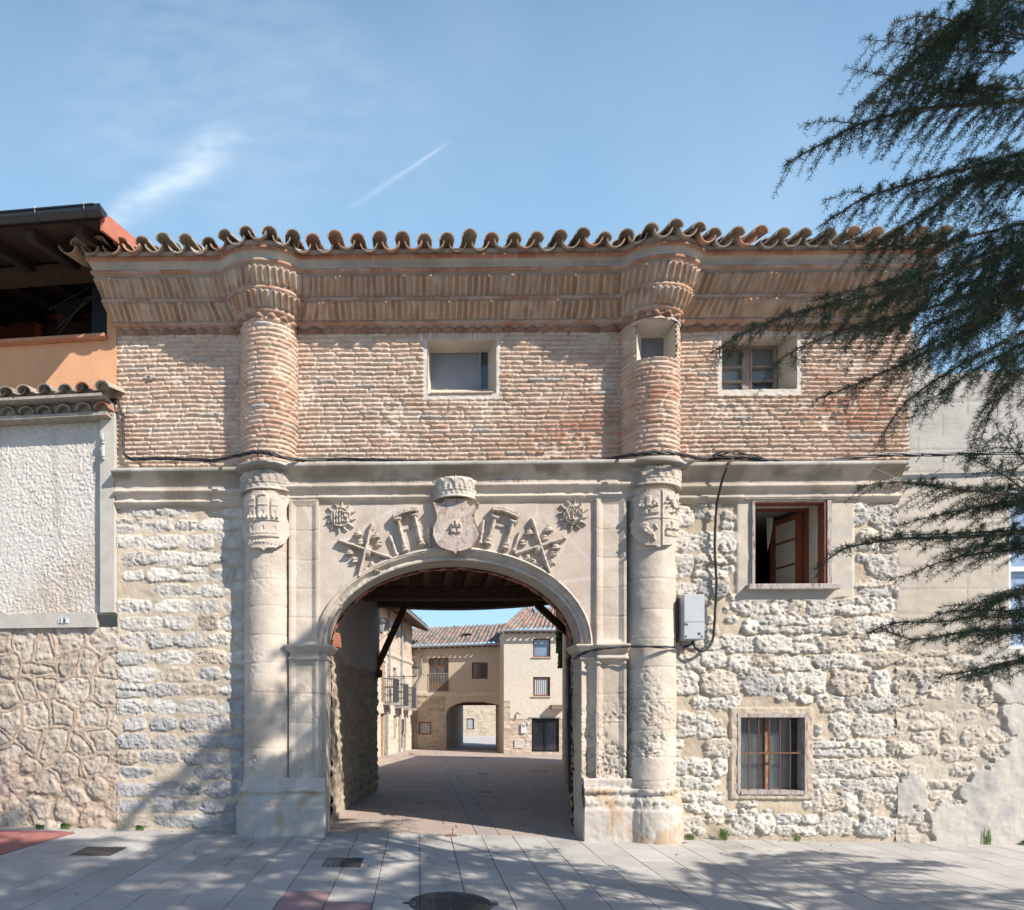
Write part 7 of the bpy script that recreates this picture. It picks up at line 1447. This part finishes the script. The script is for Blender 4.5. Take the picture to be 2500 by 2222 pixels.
# (points in the photo with distance from the camera, side spray length, thickness)
LIMBS = [
 ([(2500, -40, 4.6), (2330, 75, 4.4), (2231, 150, 4.3), (2150, 215, 4.2), (2085, 268, 4.2)], .42, .011),
 ([(2520, 90, 4.3), (2380, 60, 4.2), (2250, 40, 4.1), (2174, 62, 4.1)], .34, .008),
 ([(2480, 130, 4.5), (2300, 120, 4.4), (2200, 104, 4.35), (2102, 96, 4.3)], .30, .007),
 ([(2450, 235, 4.7), (2280, 215, 4.5), (2170, 185, 4.4), (2065, 166, 4.4)], .30, .007),
 ([(2620, 240, 5.0), (2500, 246, 4.8), (2289, 262, 4.6), (2224, 270, 4.5), (2097, 304, 4.4), (2030, 340, 4.35), (1962, 374, 4.3), (1912, 406, 4.3)], .40, .014),
 ([(2097, 304, 4.4), (2030, 296, 4.35), (1954, 305, 4.3)], .10, .004),
 ([(2620, 340, 4.8), (2500, 374, 4.7), (2328, 420, 4.6), (2212, 451, 4.5), (2116, 481, 4.4), (2050, 520, 4.4), (1995, 556, 4.4)], .40, .013),
 ([(2130, 478, 4.4), (2080, 468, 4.4), (2010, 492, 4.4)], .12, .004),
 ([(2560, 420, 4.9), (2482, 424, 4.8), (2385, 435, 4.7), (2270, 512, 4.6), (2193, 560, 4.5), (2120, 610, 4.5)], .36, .010),
 ([(2600, 520, 4.6), (2440, 560, 4.5), (2300, 590, 4.4), (2180, 600, 4.3), (2060, 580, 4.3)], .40, .010),
 ([(2640, 540, 4.5), (2500, 600, 4.3), (2330, 660, 4.2), (2140, 715, 4.1), (1960, 760, 4.0), (1840, 800, 4.0), (1735, 862, 3.95)], .42, .014),
 ([(2600, 620, 4.4), (2430, 700, 4.3), (2240, 760, 4.2), (2080, 800, 4.1), (1950, 850, 4.1), (1880, 900, 4.1)], .36, .011),
 ([(2600, 700, 4.4), (2440, 760, 4.3), (2320, 830, 4.2), (2180, 900, 4.1), (2060, 950, 4.1), (1990, 975, 4.1)], .34, .010),
 ([(2600, 760, 4.5), (2460, 830, 4.4), (2330, 900, 4.3), (2240, 960, 4.3), (2180, 1020, 4.3), (2147, 1085, 4.3)], .30, .009),
 ([(2620, 850, 4.6), (2500, 900, 4.5), (2430, 980, 4.5), (2400, 1060, 4.5), (2385, 1110, 4.5)], .34, .008),
 ([(2620, 640, 5.1), (2480, 680, 5.0), (2350, 760, 4.9), (2250, 800, 4.8)], .45, .012),
 ([(2600, 1120, 4.6), (2500, 1120, 4.6), (2440, 1060, 4.6), (2380, 1120, 4.6)], .22, .006),
 ([(2640, 1230, 4.6), (2500, 1212, 4.4), (2328, 1193, 4.2), (2212, 1178, 4.1), (2140, 1182, 4.05), (2090, 1192, 4.0)], .30, .010),
 ([(2520, 1212, 4.4), (2450, 1160, 4.4), (2380, 1124, 4.35), (2345, 1108, 4.3)], .16, .006),
 ([(2640, 1210, 4.7), (2500, 1220, 4.6), (2380, 1240, 4.5), (2270, 1262, 4.45), (2185, 1285, 4.4)], .26, .008),
 ([(2640, 1300, 4.4), (2500, 1301, 4.2), (2328, 1312, 4.1), (2193, 1316, 4.0), (2077, 1335, 3.95), (2030, 1360, 3.9), (1988, 1392, 3.9)], .26, .012),
 ([(2600, 1330, 4.5), (2440, 1345, 4.4), (2320, 1365, 4.35), (2200, 1410, 4.3)], .30, .008),
 ([(2640, 1450, 4.3), (2500, 1502, 4.2), (2380, 1505, 4.1), (2300, 1518, 4.05), (2190, 1520, 4.0), (2120, 1545, 4.0)], .26, .011),
 ([(2640, 1500, 4.2), (2500, 1530, 4.15), (2350, 1545, 4.1), (2230, 1560, 4.05), (2140, 1530, 4.0)], .30, .010),
 ([(2620, 1600, 4.3), (2500, 1609, 4.2), (2400, 1632, 4.15), (2330, 1645, 4.1), (2280, 1655, 4.1)], .24, .009),
 ([(2620, 1420, 4.6), (2500, 1440, 4.5), (2400, 1470, 4.4), (2300, 1480, 4.4)], .30, .008)]
T1 = Tree(); T1w = T1.wood
MORE = []
for pts, L0, r in LIMBS:
    for rep in range(1 if pts[0][1] < 1000 else 1):
        if len(pts) < 4: continue
        dy = rt.uniform(-75, 75) if pts[0][1] < 1000 else rt.uniform(-28, 28); dq = rt.uniform(.15, .7); cut = max(3, int(len(pts)*rt.uniform(.55, .85))); MORE.append(([(x+rt.uniform(-15, 15), y+dy*(.4+.6*i/len(pts)), q+dq) for i, (x, y, q) in enumerate(pts[:cut])], L0*(1.0 if pts[0][1] < 1000 else 1.25), r*.7))
for pts, L0, r in LIMBS+MORE:
    P = [w3(*p) for p in pts]; C_ = T1.strand(P, r, r*.22, True, .02, 6); T1.spray(C_, .02, L0*1.1, max(.0026, r*.28), dens=.055, droop=.95 if pts[0][1] < 1000 else .4)
needles_obj('near_needles', T1, tree, 6, .0013, 1.15)
T1.wood.build('near_branches', M_bark, tree, smooth=True)
# trunk and main boughs
tb = MB(); zg = gz(TX); tb.tube([(TX, TY, zg-.2), (TX+.02, TY, zg+.4), (TX-.03, TY+.02, 3), (TX+.05, TY, 6), (TX-.2, TY, 8.2), (TX-.35, TY, 10.)], [.34, .27, .22, .14, .08, .015], 14); 
for pts, L0, r in LIMBS:
    if pts[0][0] >= 2590: p = w3(*pts[0]); hz = max(.9, p[2]-.25); tb.tube([tuple(q) for q in catmull([(TX, TY, hz), (TX*.55+p[0]*.45, TY*.55+p[1]*.45, (hz+p[2])/2+.08), tuple(p)], 5)], [.05+(r-.05)*i/10 for i in range(11)], 6, cap=False)
tb.build('trunk', M_bark, tree, smooth=True)
# rest of the crown, out to the sides and above; unseen, shaped for its shade
def boughs(seed, tx, ty, zs, n, Lf, rej, per, wdt, name, parent, ndl=2.4, dens=.105):
    global rt
    rt = np.random.default_rng(seed); T2 = Tree()
    for i in range(n):
        z = zs[0]+(zs[1]-zs[0])*(i+rt.random())/n; az = i*2.399+rt.uniform(-.3, .3); L_ = Lf(z)*rt.uniform(.8, 1.1); dx, dy = math.cos(az), math.sin(az)
        if name == 'crown' and tx > 6.4 and tx < 6.9 and z > 6.8 and math.cos(az) < -.1: L_ *= 1.3  # high boughs lengthened, then thinned below, to shape the shade on the walls
        if name == 'crown' and 6.4 < tx < 6.9 and z > 7.6 and i % 5 < 3: continue
        if rej(z, az, L_): continue
        P = [np.array((tx, ty, z)), np.array((tx+dx*L_*.4, ty+dy*L_*.4, z+.12*L_)), np.array((tx+dx*L_*.8, ty+dy*L_*.8, z+.02*L_)), np.array((tx+dx*L_, ty+dy*L_, z-.12*L_))]
        C_ = T2.strand(P, .03, .006, True, .05, 5); T2.sm[-1] = T2.sm[-1][len(T2.sm[-1])//4:]; T2.tg[-1] = T2.tg[-1][len(T2.tg[-1])//4:]; T2.len[-1] = T2.len[-1][len(T2.len[-1])//4:]; T2.spray(C_, .15, .85, .006, dens=dens, step=.035, droop=.4)
    needles_obj(name+'_needles', T2, parent, per, wdt, ndl); T2.wood.build(name+'_branches', M_bark, parent, smooth=True)
def rej1(z, az, L_):
    # last test: picture side, already built; others drop boughs that would shade the facade
    if z > 6.8 and math.cos(az) > -.1: return True
    if z > 4.6 and math.cos(az) > -.3 and math.sin(az) > -.5: return True
    return math.cos(az) < .1 and z < 5.6 and math.sin(az) > -.6
boughs(3, TX-.2, TY, (2.2, 9.5), 66, lambda z: 3.7*(1-max(0, z-5)/7.5)*(1 if z < 6.8 else .85), rej1, 10, .0055, 'crown', tree)
t2 = thing('conifer_tree', 'second conifer standing near the photographer, known by its shadow on the paving', 'tree', (6.0, -10.6, gz(3))); tb = MB(); tb.tube([(6, -10.6, -.2), (6, -10.6, 5), (6, -10.6, 14.5)], [.30, .2, .02], 12); tb.build('trunk', M_bark, t2, smooth=True)
boughs(5, 6.0, -10.6, (4.2, 14.3), 76, lambda z: 3.7*(1-max(0, z-6)/11), lambda z, a, l: math.sin(a) > .55 and z < 6.2 and math.cos(a) < .2, 10, .0055, 'crown', t2)
